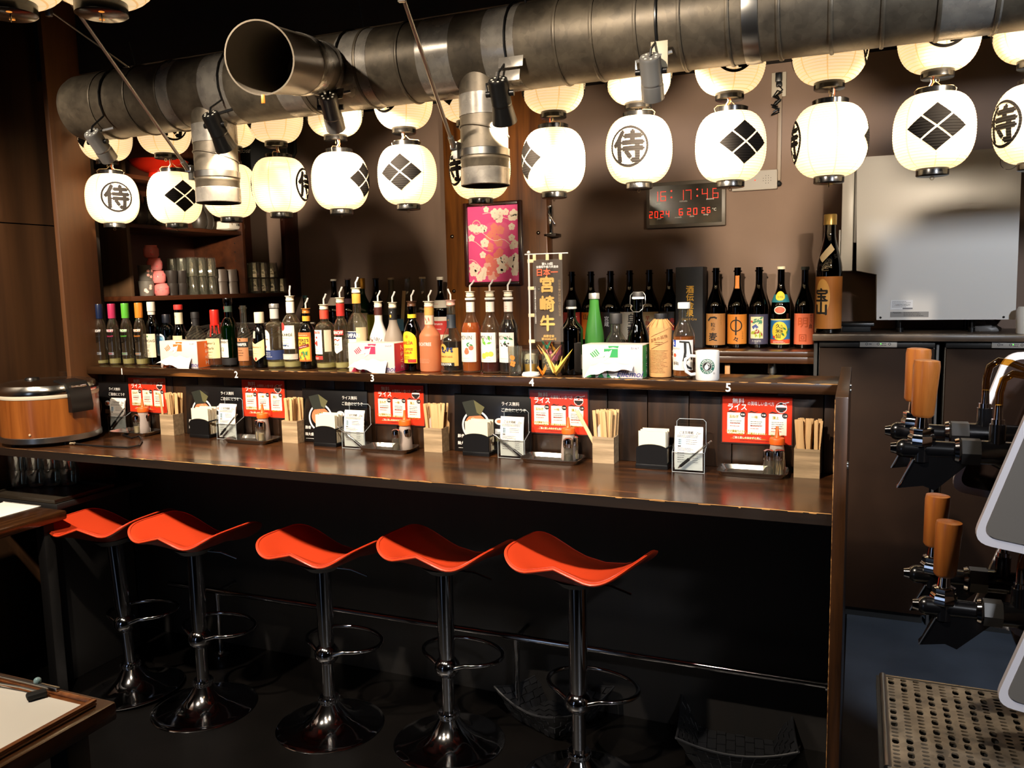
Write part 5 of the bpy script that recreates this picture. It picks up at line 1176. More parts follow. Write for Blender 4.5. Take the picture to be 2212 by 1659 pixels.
sho('brown sake bottle with brown paper label and black brush writing', 1546, 578.7, G_BROWN, liquid=frost('dark_wine', '#0b0703', .2, .1), liq=.42, labels=[(ink('#a8753f'), .035, .43, 80, 0)], neckring=(G_BROWN, .955),
    texts=[('#stroke', .36, .009, INK, -6, {'pts': [(-.6, -.02), (-.3, .02), (.1, .025), (.35, .01)]}), ('粒', .29, .022, INK, -8, {'bold': .02}), ('の', .235, .014, INK, -8, {'bold': .02}), ('麦', .14, .040, INK, -8, {'bold': .04}), ('#lines', .40, .0014, ink('#6a4420'), 40, {'w': .004, 'd': .1, 'n': 6})])
sho('brown sake bottle with orange label and a strip on its neck', 1592, 578, G_BROWN, liquid=frost('dark_wine', '#0b0703', .2, .1), liq=.42, labels=[(ink('#d9852c'), .05, .42, 80, 0), (ink('#e08a3c'), .74, .90, 34, 0)], neckring=(G_BROWN, .955),
    texts=[('#stroke', .26, .007, INK, 0, {'pts': [(0, -.10), (0, .04), (.01, .13)]}), ('#ring', .28, .030, INK, 0), ('々', .11, .024, INK, 0, {'bold': .03}), ('#lines', .20, .0014, INK, 40, {'w': .004, 'd': .08, 'n': 5})])
sho('brown sake bottle with dark slate label holding a colourful landscape picture', 1638, 577, G_BROWN, liquid=frost('dark_wine', '#0b0703', .2, .1), liq=.42, labels=[(ink('#46435a'), .05, .42, 80, 0), (ink('#efe2b4'), .12, .39, 40, -6)], neckring=(G_BROWN, .955),
    texts=[('#leaf', .35, .012, ink('#4a8a6a'), 0, {'n': 9}), ('#leaf', .18, .012, ink('#a8b838'), -10, {'n': 8}), ('#leaf', .20, .010, ink('#9a3a2a'), 14, {'n': 6}), ('#disc', .33, .006, RED, -36), ('#stroke', .27, .016, ink('#4a5a9a'), -10, {'pts': [(-.35, -.02), (0, .01), (.15, -.02)]}), ('#stroke', .245, .012, IVORY, -14, {'pts': [(-.4, -.02), (.1, -.0)]}), ('たなばた', .09, .010, INKW, -6, {'it': .2}), ('#lines', .065, .0016, INKW, -6, {'w': .008, 'd': .002, 'n': 1})])
sho('brown sake bottle with tropical blue yellow label and cream stopper', 1685, 575.7, G_BROWN, liquid=frost('dark_wine', '#0b0703', .2, .1), liq=.42, cap=(CREAM, .035), labels=[(ink('#f0d98a'), .05, .36, 80, 0), (ink('#2a6fa8'), .10, .345, 80, 0), (ink('#e0532f'), .06, .11, 80, 0), (ink('#f0cf3a'), .10, .33, 48, 0, 'oval'), (IVORY, .42, .52, 34, 0, 'oval'), (ink('#e8674a'), .43, .51, 29, 0, 'oval'), (ink('#2a7f8a'), .565, .66, 70, 0), (ink('#f0d93a'), .585, .70, 36, 0, 'oval')],
    texts=[('久米仙', .215, .022, INK, -8, {'v': True, 'bold': .02}), ('久米島の', .23, .012, INK, 12, {'v': True}), ('#leaf', .21, .012, INKGR, 34, {'n': 4}), ('久米仙', .63, .010, INK, 0), ('#lines', .085, .0018, INKW, 0, {'w': .03, 'd': .015, 'n': 2}), ('#disc', .14, .006, RED, -32)])
sho('dark sake bottle with salmon orange label and big faded kanji', 1736, 576, G_DARK, w=43, liquid=frost('dark_wine', '#0b0703', .2, .1), liq=.42, cap=(ink('#3a3f3c'), .04), labels=[(ink('#e2714c'), .05, .43, 80, 0)], texts=[('明', .32, .046, ink('#c4531f'), -4, {'bold': .03}), ('回', .13, .034, ink('#b54a1c'), -4, {'bold': .03}), ('あかるい', .36, .012, INK, 44, {'v': True}), ('農', .27, .020, INK, 42)])
bottle('huge dark sake bottle with brown label and slanted cream neck band on the refrigerator', 1788, 463, 58, G_DARK, Y=4.02, z=1.2975, sh=.52, ns=.86, style='bell', nr=.0235, cap=(mat('cap_gold', '#c9a45a', .3, .5), .09), liquid=frost('dark_wine', '#0b0703', .2, .1), liq=.5,
       labels=[(ink('#b5702c'), .04, .48, 84, 0), (ink('#e0a95a'), .16, .46, 34, -26, 'oval')], texts=[('宝山', .27, .056, INK, -30, {'v': True, 'bold': .05}), ('#stroke', .68, .034, ink('#dcc49a'), 0, {'pts': [(-.75, -.06), (-.2, .0), (.4, .05)]}), ('#lines', .56, .0016, ink('#8a7a5a'), -10, {'w': .02, 'd': .03, 'n': 3})])
t = [o for o in bpy.data.objects if o.get('label', '').startswith('huge dark sake')][0]
F = Flat()
for ch, u, v, a in (('益', .030, .345, .35), ('々', -.004, .325, .35), ('繁', -.032, .303, .35)): F.text(ch, u, v, .020, bold=.02, rot=a)
decal('band_lettering', F, lambda u, v: (.0545*sin(u/.052), -.0545*cos(u/.052), v), INK, t, .01)
bx = thing('gift_box', 'tall black gift box with vertical gold writing between the sake bottles', 'box', (xline(1493, 4.25, SZ_), 4.25, SZ_)); hb_ = height(tuple(bx.location), 577); wb_ = width((bx.location.x, 4.2, 1.4), 60)
obj('body', G().b2((-wb_/2, -.06, 0), (wb_/2, .06, hb_), .003), mat('box_black', '#1b1a1c', .7, noise=.4, nscale=14), bx)
F = Flat(); F.text('酒伝金泉', .004, hb_*.58, .036, bold=.04, vertical=True); F.text('Grand Cru', .0, hb_*.36, .012, bold=.01)
decal('gold_lettering', F, onplane((0, -.0606, 0), (1, 0, 0), (0, 0, 1)), GOLD, bx)

# ---------------------------------------------------------------- other things on the ledge
def tissue(label, px0, px1, ytop, ybase, hx, hx2, z=LZ):
    Y = 2.585; X0 = xline(px0, Y, z); X1 = xline(px1, Y, z); hh = height(((X0+X1)/2, Y, z), ytop); w_ = X1-X0; D = .105
    t = thing('tissue_box', label, 'tissue box', ((X0+X1)/2, Y, z)); m1 = mat('box_white_'+hx.strip('#'), '#dfd0c6', .55)
    b = obj('carton', G().b2((-w_/2, 0, 0), (w_/2, D, hh), .0015), m1, t); cA, cB = ink(hx), ink(hx2)
    F = Flat(); F.rect(.002, .002, D-.002, hh-.002); decal('side_print', F, onplane((w_/2+.0006, 0, 0), (0, 1, 0), (0, 0, 1)), cA, b)
    F = Flat(); F.text('エルモア', 0, 0, .018, rot=pi/2, bold=.01); decal('side_lettering', F, onplane((w_/2+.0010, D*.5, hh*.5), (0, 1, 0), (0, 0, 1)), INKW, b)
    F = Flat(); F.rect(-.03*w_/.23, hh*.62, w_*.10, hh*.88)
    F.poly([(-w_*.16, hh*.62), (-w_*.02, hh*.80), (w_*.03, hh*.86), (w_*.03, hh*.62)])
    F.poly([(-w_*.06, hh*.97), (w_*.12, hh*.97), (w_*.10, hh*.90), (w_*.02, hh*.93), (-w_*.05, hh*.90)])
    for k in range(4): F.stroke([(-w_*.36+.03*w_*k, hh*(.74+.04*k)), (-w_*.30+.035*w_*k, hh*(.62+.02*k))], .004)
    F.poly([(-w_*.44, hh*.015), (w_*.14, hh*.015), (w_*.10, hh*.10), (-w_*.06, hh*.30), (-w_*.34, hh*.26)])
    decal('front_print', F, onplane((0, -.0006, 0), (1, 0, 0), (0, 0, 1)), cA, b)
    F = Flat()
    for k, (u, v, a) in enumerate(((-.24, .14, 1.3), (-.12, .12, 1.75), (-.02, .14, 2.0), (.05, .10, 2.3), (-.16, .70, .5), (-.07, .68, .9))):
        l_ = .024; x_, y_ = u*w_, v*hh; pts = [(x_+l_*cos(a), y_+l_*sin(a)), (x_+l_*.36*cos(a+pi/2), y_+l_*.36*sin(a+pi/2)), (x_-l_*cos(a), y_-l_*sin(a)), (x_-l_*.36*cos(a+pi/2), y_-l_*.36*sin(a+pi/2))]; F.poly(pts)
    decal('leaf_print', F, onplane((0, -.0009, 0), (1, 0, 0), (0, 0, 1)), ink('#f3ece4'), b)
    F = Flat(); F.text("Ellemoi", w_*.30, hh*.13, .020, italic=.35); F.text('エルモア', w_*.38, hh*.90, .0055); decal('brand_lettering', F, onplane((0, -.0012, 0), (1, 0, 0), (0, 0, 1)), ink('#3a3a8a'), b)
    # opening and the pulled tissue
    F = Flat(); F.disc(0, hh*.36, w_*.36, hh*.10, 30); decal('opening', F, onplane((0, -.0015, 0), (1, 0, 0), (0, 0, 1)), ink('#d8c8ba'), b)
    rows = []; s = -1 if hx != '#2f9a54' else 1
    for i in range(15):
        u = -1+2*i/14; r = []
        for j in range(7):
            v = j/6; dr = v*(.018+.020*(1-u*s*.9)) if hx != '#2f9a54' else v*(.010+.014*(1-u))
            r.append((u*w_*.36+(-.030*v*(1-u)/2 if hx == '#ee7026' else -.016*v*(1-u)/2), -.002-.022*sin(v*1.6)-.003*sin(u*7+v*3), hh*(.36+.08*(1-u*u))-dr+.003*sin(u*9+v*2)))
        rows.append(r)
    obj('tissue', G().grid(rows), mat('tissue_white', '#f7f0e8', .85), t)
    return t
tissue('orange and white tissue box lying on its side in front of the whisky bottles', 348, 428, 737, 794, '#ee7026', '#f09a5a')
tissue('pink and white tissue box lying on its side in the middle of the ledge', 754, 853, 741, 803, '#d9345c', '#e8708a')
tissue('green and white tissue box lying on its side on the ledge near seat 4', 1258, 1388, 745, 817, '#2f9a54', '#6ab87a')

X = xline(1528, 2.60, LZ); mg = thing('mug', 'white mug with a round dark green emblem at the right end of the bottle row', 'mug', (X, 2.60, LZ), radians(8)); mh = height((X, 2.60, LZ), 757); mr = width((X, 2.6, LZ+.04), 52)/2
CER = mat('white_ceramic', '#ece8e2', .15, coat=.4)
obj('body', G().lathe([(0, 0), (mr*.94, 0), (mr, .004), (mr, mh-.002), (mr-.0015, mh), (mr-.004, mh-.002), (mr-.004, .006), (0, .006)], 48), CER, mg)
obj('handle', G().tube([(-mr+.002, 0, mh*.80), (-mr-.016, -.002, mh*.82), (-mr-.030, -.004, mh*.70), (-mr-.033, -.004, mh*.50), (-mr-.028, -.003, mh*.28), (-mr-.014, -.002, mh*.17), (-mr+.002, 0, mh*.19)], .0055, 10), CER, mg)
er = mh*.255; eh = mh*.49
F = Flat(); F.ring(0, eh, er*.62, er, 48); decal('emblem_ring', F, oncyl(mr+.0006, 0), ink('#1c5f50'), mg, mr*.15)
F = Flat(); F.disc(0, eh, er*.57, None, 36); F.ring(er*.95, eh-er*.93, er*.07, er*.11, 16); decal('emblem_disc', F, oncyl(mr+.0006, 0), INK, mg, mr*.15)
F = Flat()
for k, ch in enumerate('SAMUHORU'):
    a = radians(158-k*19.5); F.text(ch, er*.81*cos(a), eh+er*.81*sin(a), er*.23, bold=.04, rot=a-pi/2)
for k, ch in enumerate('10YEAR'):
    a = radians(222+k*19); F.text(ch, er*.81*cos(a), eh+er*.81*sin(a), er*.21, bold=.04, rot=a+pi/2)
for s in (-1, 1): F.disc(s*er*.81, eh-er*.06, er*.07, None, 10)
F.disc(-er*.08, eh-er*.12, er*.26, er*.34, 24)
F.stroke([(-er*.12, eh+er*.26), (er*.05, eh+er*.42), (er*.30, eh+er*.34)], er*.07); F.stroke([(er*.02, eh+er*.22), (er*.18, eh+er*.32), (er*.38, eh+er*.16)], er*.07); F.stroke([(er*.22, eh+er*.12), (er*.3, eh+.0), (er*.26, eh-er*.18)], er*.05)
decal('emblem_lettering', F, oncyl(mr+.0012, 0), INKW, mg, mr*.15)
F = Flat()
for s in (-.17, .02): F.disc(er*s, eh-er*.05, er*.035, None, 10)
F.stroke([(-er*.17, eh-er*.26), (-er*.06, eh-er*.29), (er*.04, eh-er*.24)], er*.03)
decal('emblem_face', F, oncyl(mr+.0018, 0), INK, mg, mr*.15)

def tumbler(label, px, ytop, wpx, deco=None):
    X = xline(px, 2.60, LZ); h = height((X, 2.60, LZ), ytop); r = width((X, 2.6, LZ+.03), wpx)/2
    t = thing('glass_tumbler', label, 'glass', (X, 2.60, LZ)); obj('body', G().lathe([(0, 0), (r*.86, 0), (r*.9, .002), (r, h), (r-.0018, h), (r*.86, .014), (0, .012)], 32), GLS, t); return t, r, h
t, r, h = tumbler('tall clear glass with an orange print standing beside the flag', 1114, 748, 32)
F = Flat(); F.disc(0, h*.62, .008, None, 14); F.disc(-.004, h*.65, .006, None, 12)
for k in range(4): F.disc(.006*cos(k*pi/2+.5), h*.42+.006*sin(k*pi/2+.5), .005, None, 10)
decal('print', F, oncyl(r*.97+.0008, 0), INKO, t, .006)
X = xline(1147, 2.66, LZ); t = thing('glass_tumbler', 'short clear glass holding a yellow white cup behind the flag pole', 'glass', (X, 2.66, LZ)); h = height((X, 2.66, LZ), 758); r = width((X, 2.66, LZ+.03), 38)/2
obj('body', G().lathe([(0, 0), (r*.86, 0), (r*.9, .002), (r, h), (r-.0018, h), (r*.88, .008), (0, .008)], 32), GLS, t)
t2 = thing('paper_cup', 'small yellow and white paper cup with blue letters inside the short glass', 'cup', (X, 2.66, LZ+.0085))
obj('body', G().lathe([(0, 0), (r*.66, 0), (r*.74, h*.34)], 24), ink('#f0b432'), t2); obj('upper', G().lathe([(r*.74, h*.34), (r*.80, h*.55), (r*.62, h*.74), (0, h*.80)], 24), IVORY, t2)
F = Flat(); F.text('ばね', 0, h*.45, .016, bold=.04); decal('lettering', F, oncyl(r*.80, 0), NAVY, t2, .005)
X = xline(1188, 2.665, LZ); t = thing('glass_tumbler', 'clear glass of pale pebbles topped with folded paper cranes', 'glass', (X, 2.665, LZ)); h = height((X, 2.665, LZ), 762); r = width((X, 2.665, LZ+.03), 36)/2
obj('body', G().lathe([(0, 0), (r*.9, 0), (r*.94, .002), (r, h), (r-.0018, h), (r*.9, .008), (0, .008)], 32), GLS, t)
g = G()
for k in range(70):
    a, q_ = random.uniform(0, 2*pi), r*.78*sqrt(random.random()); g.ball((q_*cos(a), q_*sin(a), .012+random.random()*h*.6), random.uniform(.0035, .0055), 7, 5, (1, 1, .8))
tag(obj('pebbles', g, mat('pebble_white', '#cfc2ae', .6)), 'heap of small pale pebbles inside the clear glass under the cranes', 'pebbles', kind='stuff').location = t.location
def crane(label, loc, s, rz, m, tilt=0.):
    s *= 1.2
    t = thing('origami_crane', label, 'origami', loc, rz); R = Matrix.Rotation(tilt, 3, 'X')
    P = lambda *q: R @ (Vector(q)*s)
    g = G(); b0, b1, tp, bt = P(-.16, 0, .28), P(.16, 0, .28), P(0, 0, .42), P(0, 0, 0)
    for sgn in (-1, 1): g.add([P(-.14, sgn*.04, .10), P(.14, sgn*.04, .10), P(.05, sgn*.62, .92), P(0, sgn*.06, .34)], [(0, 1, 2), (0, 2, 3), (3, 2, 1)])
    obj('wings', g, m, t)
    obj('body', G().add([P(-.16, 0, .12), P(.16, 0, .12), P(0, .09, .25), P(0, -.09, .25), P(0, 0, .0), P(0, 0, .40)], [(0, 2, 5), (2, 1, 5), (1, 3, 5), (3, 0, 5), (2, 0, 4), (1, 2, 4), (3, 1, 4), (0, 3, 4)]), m, t)
    obj('neck', G().add([P(.10, .025, .2), P(.10, -.025, .2), P(.16, 0, .12), P(.42, 0, .72), P(.56, 0, .60)], [(0, 1, 3), (1, 2, 3), (2, 0, 3), (0, 4, 3), (1, 3, 4)]), m, t)
    obj('tail', G().add([P(-.10, .03, .2), P(-.10, -.03, .2), P(-.16, 0, .12), P(-.52, 0, .80)], [(1, 0, 3), (2, 1, 3), (0, 2, 3)]), m, t)
    return t
def cr(label, px, py, Y, s, rz, hx, tilt=0.):
    p = onY(px, py, Y); z = p.z if py < 795 else LZ+.0005
    return crane(label, (xline(px, Y, z), Y, z), s, rz, mat('origami_'+hx.strip('#'), hx, .55), tilt)
cr('large yellow paper crane standing at the front edge of the ledge', 1202, 808, 2.60, .085, 1.35, '#eec054')
cr('pink paper crane in the glass of pebbles', 1197, 785, 2.655, .062, .9, '#ee86a0')
cr('green teal paper crane on top of the glass of pebbles', 1181, 756, 2.655, .040, 2.6, '#2f9a78')
cr('golden paper crane behind the pink one', 1203, 768, 2.69, .048, 1.2, '#e8a024')
cr('light orange paper crane at the left of the pebble glass', 1174, 768, 2.65, .040, .4, '#e8a860')
cr('pale yellow paper crane beside the pink one', 1187, 782, 2.65, .055, 1.7, '#efcf8a')
cr('small reddish brown paper crane at the back of the pebble glass', 1186, 752, 2.70, .032, 1.0, '#a84a30')
cr('small flat orange paper crane lying beside the flag base', 1172, 806, 2.61, .035, 2.9, '#e8861e')

# table flag
X = xline(1147, 2.59, LZ); fl = thing('table_flag', 'white plastic stand with a small dark banner of Japanese writing', 'flag', (X, 2.59, LZ)); fh = height((X, 2.59, LZ), 543)
obj('base', G().lathe([(0, 0), (.030, 0), (.031, .004), (.027, .012), (.008, .015), (0, .015)], 36), WHITE, fl); 
obj('pole', G().cyl((0, 0, .012), (0, 0, fh-.006), .0032, n=12).ball((0, 0, fh-.004), .006, 12, 8), WHITE, fl)
bw = width((X, 2.59, LZ), 88); obj('crossbar', G().cyl((-.014, 0, fh-.010), (bw, 0, fh-.010), .002, n=8), WHITE, fl)
b0, b1, zt, zb = .014, bw-.020, fh-.028, fh-.028-.272
ban = obj('banner', G().grid([[(b0+(b1-b0)*i/10, .002*sin(i*.6), zt+(zb-zt)*j/8) for i in range(11)] for j in range(9)]), film('banner_film', '#584f46', .62), fl)
for k in range(3): obj('loop', G().box((b0+.006+(b1-b0-.012)*k/2, 0, fh-.020), (.011, .003, .022), 0, .0005), ink('#e8d5a2'), fl)
for v in (1.0, .67, .34, .02): obj('loop', G().box((b0*.45, 0, zb+(zt-zb)*v-.004), (b0+.008, .004, .011), 0, .0005), ink('#e8d5a2'), fl)
cx_ = (b0+b1)/2; dz_ = zt-zb
F = Flat(); F.text('第9-10回', cx_, zt-dz_*.055, .0095, bold=.03); F.text('全国和牛能力共進会', cx_, zt-dz_*.09, .0085, bold=.03, maxw=.078); F.text('JA宮崎経済連・より良き宮崎牛づくり対策協議会', b0+.008, zt-dz_*.55, .0050, bold=.02, vertical=True); 
decal('white_lettering', F, onplane((0, -.003, 0), (1, 0, 0), (0, 0, 1)), INKW, ban)
F = Flat(); F.text('日本一', cx_, zt-dz_*.155, .024, bold=.04, maxw=.076); decal('red_lettering', F, onplane((0, -.003, 0), (1, 0, 0), (0, 0, 1)), ink('#ef6a45'), ban)
F = Flat(); 
for k, ch in enumerate('宮崎牛'): F.text(ch, cx_-.002, zt-dz_*(.30+.235*k), .050, bold=.05)
F.text('商標登録', cx_+.002, zt-dz_*.93, .009, bold=.02); F.text('第5028568号', cx_+.002, zt-dz_*.965, .009, bold=.02, maxw=.06)
decal('gold_lettering', F, onplane((0, -.003, 0), (1, 0, 0), (0, 0, 1)), ink('#d8aa5c'), ban)
F = Flat(); F.text('団体賞・内閣総理大臣賞受賞', b1-.010, zt-dz_*.47, .0085, vertical=True); decal('brown_lettering', F, onplane((0, -.003, 0), (1, 0, 0), (0, 0, 1)), ink('#8a7458'), ban)

# ribbed chrome rack behind the left bottles
p0 = onY(385, 700, 2.93); rk = thing('wire_rack', 'chrome ribbed drying rack slanting behind the whisky bottles', 'rack', (xline(500, 3.05, LZ), 3.05, LZ+.02)); 
for k in range(20):
    u = -.28+.56*k/19
    obj('rib', G().tube([(u, -.06, .02), (u+.01, -.05, .075), (u+.03, .04, .115), (u+.06, .16, .13)], .0042, 6), STEEL, rk)
obj('side_rail', G().tube([(-.30, -.06, .02), (.30, -.06, .02)], .006, 8).tube([(-.24, .16, .13), (.36, .16, .13)], .006, 8), STEEL, rk)
ws = thing('work_shelf', 'low work shelf behind the bar carrying the ribbed rack', 'shelf', (rk.location.x, 3.1, 0)); obj('board', G().b2((-.5, -.25, LZ-.06), (.5, .25, LZ+.019), .003), UNDER, ws)
for s in (-1, 1): obj('leg', G().b2((s*.45-.02, -.2, 0), (s*.45+.02, .2, LZ-.061), .002), UNDER, ws)

# ---------------------------------------------------------------- counter place settings
WK = mat('chopstick_wood', '#d9b07a', .6, noise=.18, nscale=30, nstretch=(1, 1, .1)); WK2 = mat('chopstick_wood_pale', '#e6c796', .6, noise=.12, nscale=30)
BOXW = wood('box_wood', '#8a7558', '#c2a682', 'X', .6, 0., 2.2)
ACR = glass('acrylic', '#f2f5f6', .02, 1.5); SAUCE = frost('sauce_bottle', '#ead8cc', .45, .35); ORANGE = mat('nozzle_orange', '#f0661c', .4)
NAP = mat('napkin_cream', '#f0e2c4', .85)
PEP = mat('pepper_grain', '#4a4034', .8, noise=.4, nscale=400); TOOTH = mat('toothpick', '#d8b27a', .6)
def chop_box(label, px, pyb, ytop, wpx, seed, rz=0., spoon=True, lean=None):
    p = onZ(px, pyb, CZ); rs = random.Random(seed); w_ = .072; h_ = .086
    t = thing('chopstick_box', label, 'chopstick box', (p.x, p.y+w_/2, CZ), rz, 'chopstick boxes on the counter')
    b = G(); th = .005
    b.b2((-w_/2, -w_/2, 0), (w_/2, -w_/2+th, h_)).b2((-w_/2, w_/2-th, 0), (w_/2, w_/2, h_)).b2((-w_/2, -w_/2+th, 0), (-w_/2+th, w_/2-th, h_)).b2((w_/2-th, -w_/2+th, 0), (w_/2, w_/2-th, h_)).b2((-w_/2+th, -w_/2+th, 0), (w_/2-th, w_/2-th, th))
    obj('box', b, BOXW, t)
    cs = G().b2((-.0058, -.0022, 0), (.0058, .0022, .165), .0008).mesh('chopsticks')
    for k in range(24):
        x, y = rs.uniform(-.026, .026), rs.uniform(-.025, .025)
        c = obj('chopsticks', cs, WK if k % 3 else WK2, t, (x, y, .006), (rs.uniform(-.06, .06), rs.uniform(-.07, .07)+x*1.6, rs.uniform(-.5, .5)))
        c.data = cs if k % 3 else c.data
    if lean: obj('chopsticks', G().b2((-.006, -.0022, 0), (.006, .0022, .165), .0008), WK2, t, (-.020, 0, .02), (0, lean, 0))
    if spoon:
        obj('paper_sleeve', G().grid([[((-.026+.018*i/4), -.01+.004*sin(i*1.5), .02+.105*j/4-(.012*(i-2)**2/4 if j == 4 else 0)) for i in range(5)] for j in range(5)]), mat('sleeve_white', '#f0e6d8', .7), t)
    return t
def napkins(label, px, pyb, rz=0.):
    p = onZ(px, pyb, CZ); w_ = .098
    t = thing('napkin_holder', label, 'napkin holder', (p.x, p.y+.035, CZ), rz, 'napkin holders on the counter')
    def arch(y0, y1): return G().prism([(-w_/2, .0), (w_/2, 0), (w_/2, .062)]+[(w_/2*cos(a), .062+.016*sin(a)) for a in [pi*k/14 for k in range(1, 14)]]+[(-w_/2, .062)], y0, y1, 'xz')
    obj('front_plate', arch(-.034, -.030), BLACK, t); obj('back_plate', arch(.030, .034), BLACK, t)
    obj('base', G().b2((-w_/2-.002, -.036, 0), (w_/2+.002, .036, .014), .002), BLACK, t)
    obj('side_bar', G().tube([(w_/2-.004, -.03, .066), (w_/2+.006, 0, .070), (w_/2-.004, .03, .066)], .003, 6), BLACK, t)
    g = G()
    for k in range(9):
        o = .0012*(k % 3); g.b2((-.043+o, -.026+.0056*k, .0145), (.043+o*.5, -.0225+.0056*k, .118-.004*(k % 4)*.5+o))
    tag(obj('napkins', g, NAP, t), kind='stuff')
    return t
def order_stand(label, px, pyb, seed, pen=1, rz=0.):
    p = onZ(px, pyb, CZ); rs = random.Random(seed); w_ = .098
    t = thing('order_stand', label, 'order stand', (p.x, p.y+.02, CZ), rz, 'order sheet stands on the counter')
    a = G()
    a.b2((-w_/2, -.018, 0), (w_/2, .035, .003)).b2((-w_/2, -.018, .003), (w_/2, -.016, .062)).b2((-w_/2, -.016, .003), (-w_/2+.002, .033, .085)).b2((w_/2-.002, -.016, .003), (w_/2, .033, .085))
    a.prism([(-w_/2+.004, .003), (w_/2-.004, .003), (w_/2-.004, .150)]+[(w_/2-.012+.008*cos(q), .150+.008*sin(q)) for q in (.4, .8, 1.2)]+[(-w_/2+.012-.008*cos(q), .150+.008*sin(q)) for q in (1.2, .8, .4)]+[(-w_/2+.004, .150)], .033, .035, 'xz')
    obj('acrylic_holder', a, ACR, t)
    obj('holder_edge', G().tube([(-w_/2+.004, .034, .08), (-w_/2+.004, .034, .150), (-w_/2+.012, .034, .158), (w_/2-.012, .034, .158), (w_/2-.004, .034, .150), (w_/2-.004, .034, .08)], .0011, 6).tube([(-w_/2, -.017, .062), (w_/2, -.017, .062)], .001, 6).tube([(-w_/2, -.018, .0), (w_/2, -.018, .0)], .0012, 6).tube([(w_/2, -.017, .0), (w_/2, -.017, .062), (w_/2, .033, .085)], .001, 6).tube([(-w_/2, -.017, .0), (-w_/2, -.017, .062), (-w_/2, .033, .085)], .001, 6), mat('acrylic_edge', '#c9d3d6', .15, alpha=.6), t)
    f = lambda u, v: (u, -.011+.018*(v/.13)**2-.010*(v/.13), .006+v)
    pp = obj('order_sheet', Flat().rect(-.042, 0, .043, .130).wrap(f, .02, .012), PAPER, t); obj('order_sheet', Flat().rect(-.045, .004, .041, .133).wrap(lambda u, v: (u, -.004+.018*(v/.13)**2-.010*(v/.13), .006+v), .02, .012), PAPER, t)
    F = Flat(); F.text('ご注文用紙', -.008, .116, .0085, bold=.03); F.text('Zen', .029, .115, .007, italic=.4)
    F.lines(-.036, .036, .108, .102, 3, .0011, .15)
    for k in range(3): F.rect(-.034, .0975-.0065*k, .034, .0977-.0065*k)
    for k in range(3): F.text('醤油', -.027, .0935-.0058*k, .0036, bold=.03); F.lines(-.008, .03, .0935-.0058*k, .0935-.0058*k, 1, .0012, .2)
    F.text('麺類', -.028, .074, .0045, bold=.03); F.lines(-.034, .02, .068, .060, 3, .0011, .3)
    for k in range(5): F.lines(-.034, -.01, .053-.007*k, .053-.007*k, 1, .0014, .2); F.lines(.012, .03, .053-.007*k, .053-.007*k, 1, .0012, .2); F.rect(-.036, .0495-.007*k, .036, .0497-.007*k)
    g_ = lambda u, v: (f(u, v)[0], f(u, v)[1]-.0005, f(u, v)[2])
    decal('order_print', F, g_, ink('#3a3636'), pp, None, .012)
    F = Flat()
    for k in range(3): F.rect(-.034, .0908-.0062*k, -.019, .0968-.0062*k)
    decal('order_tint', F, lambda u, v: (f(u, v)[0], f(u, v)[1]-.0003, f(u, v)[2]), ink('#bcd6e2'), pp)
    return t
def pen(label, a, b):
    a, b = Vector(a), Vector(b); d = (b-a).normalized(); L_ = .138
    t = thing('ballpoint_pen', label, 'pen', a)
    obj('barrel', G().cyl(d*.040, d*(L_-.012), .0040, .0040, 12), glass('pen_clear', '#e6e6e6', .05, 2.), t); obj('refill', G().cyl(d*.03, d*(L_-.02), .0014, n=8), BLACK, t)
    obj('grip', G().cyl(d*.010, d*.046, .0046, .0048, 12), BLACK, t); obj('tip', G().cyl((0, 0, 0), d*.010, .0008, .0040, 10), CHROME, t)
    obj('push_button', G().cyl(d*(L_-.012), d*L_, .0026, n=8).tube([d*(L_-.016)+Vector((0, -.005, 0)), d*(L_-.05)+Vector((0, -.0055, 0))], .0012, 5), STEEL, t)
    return t
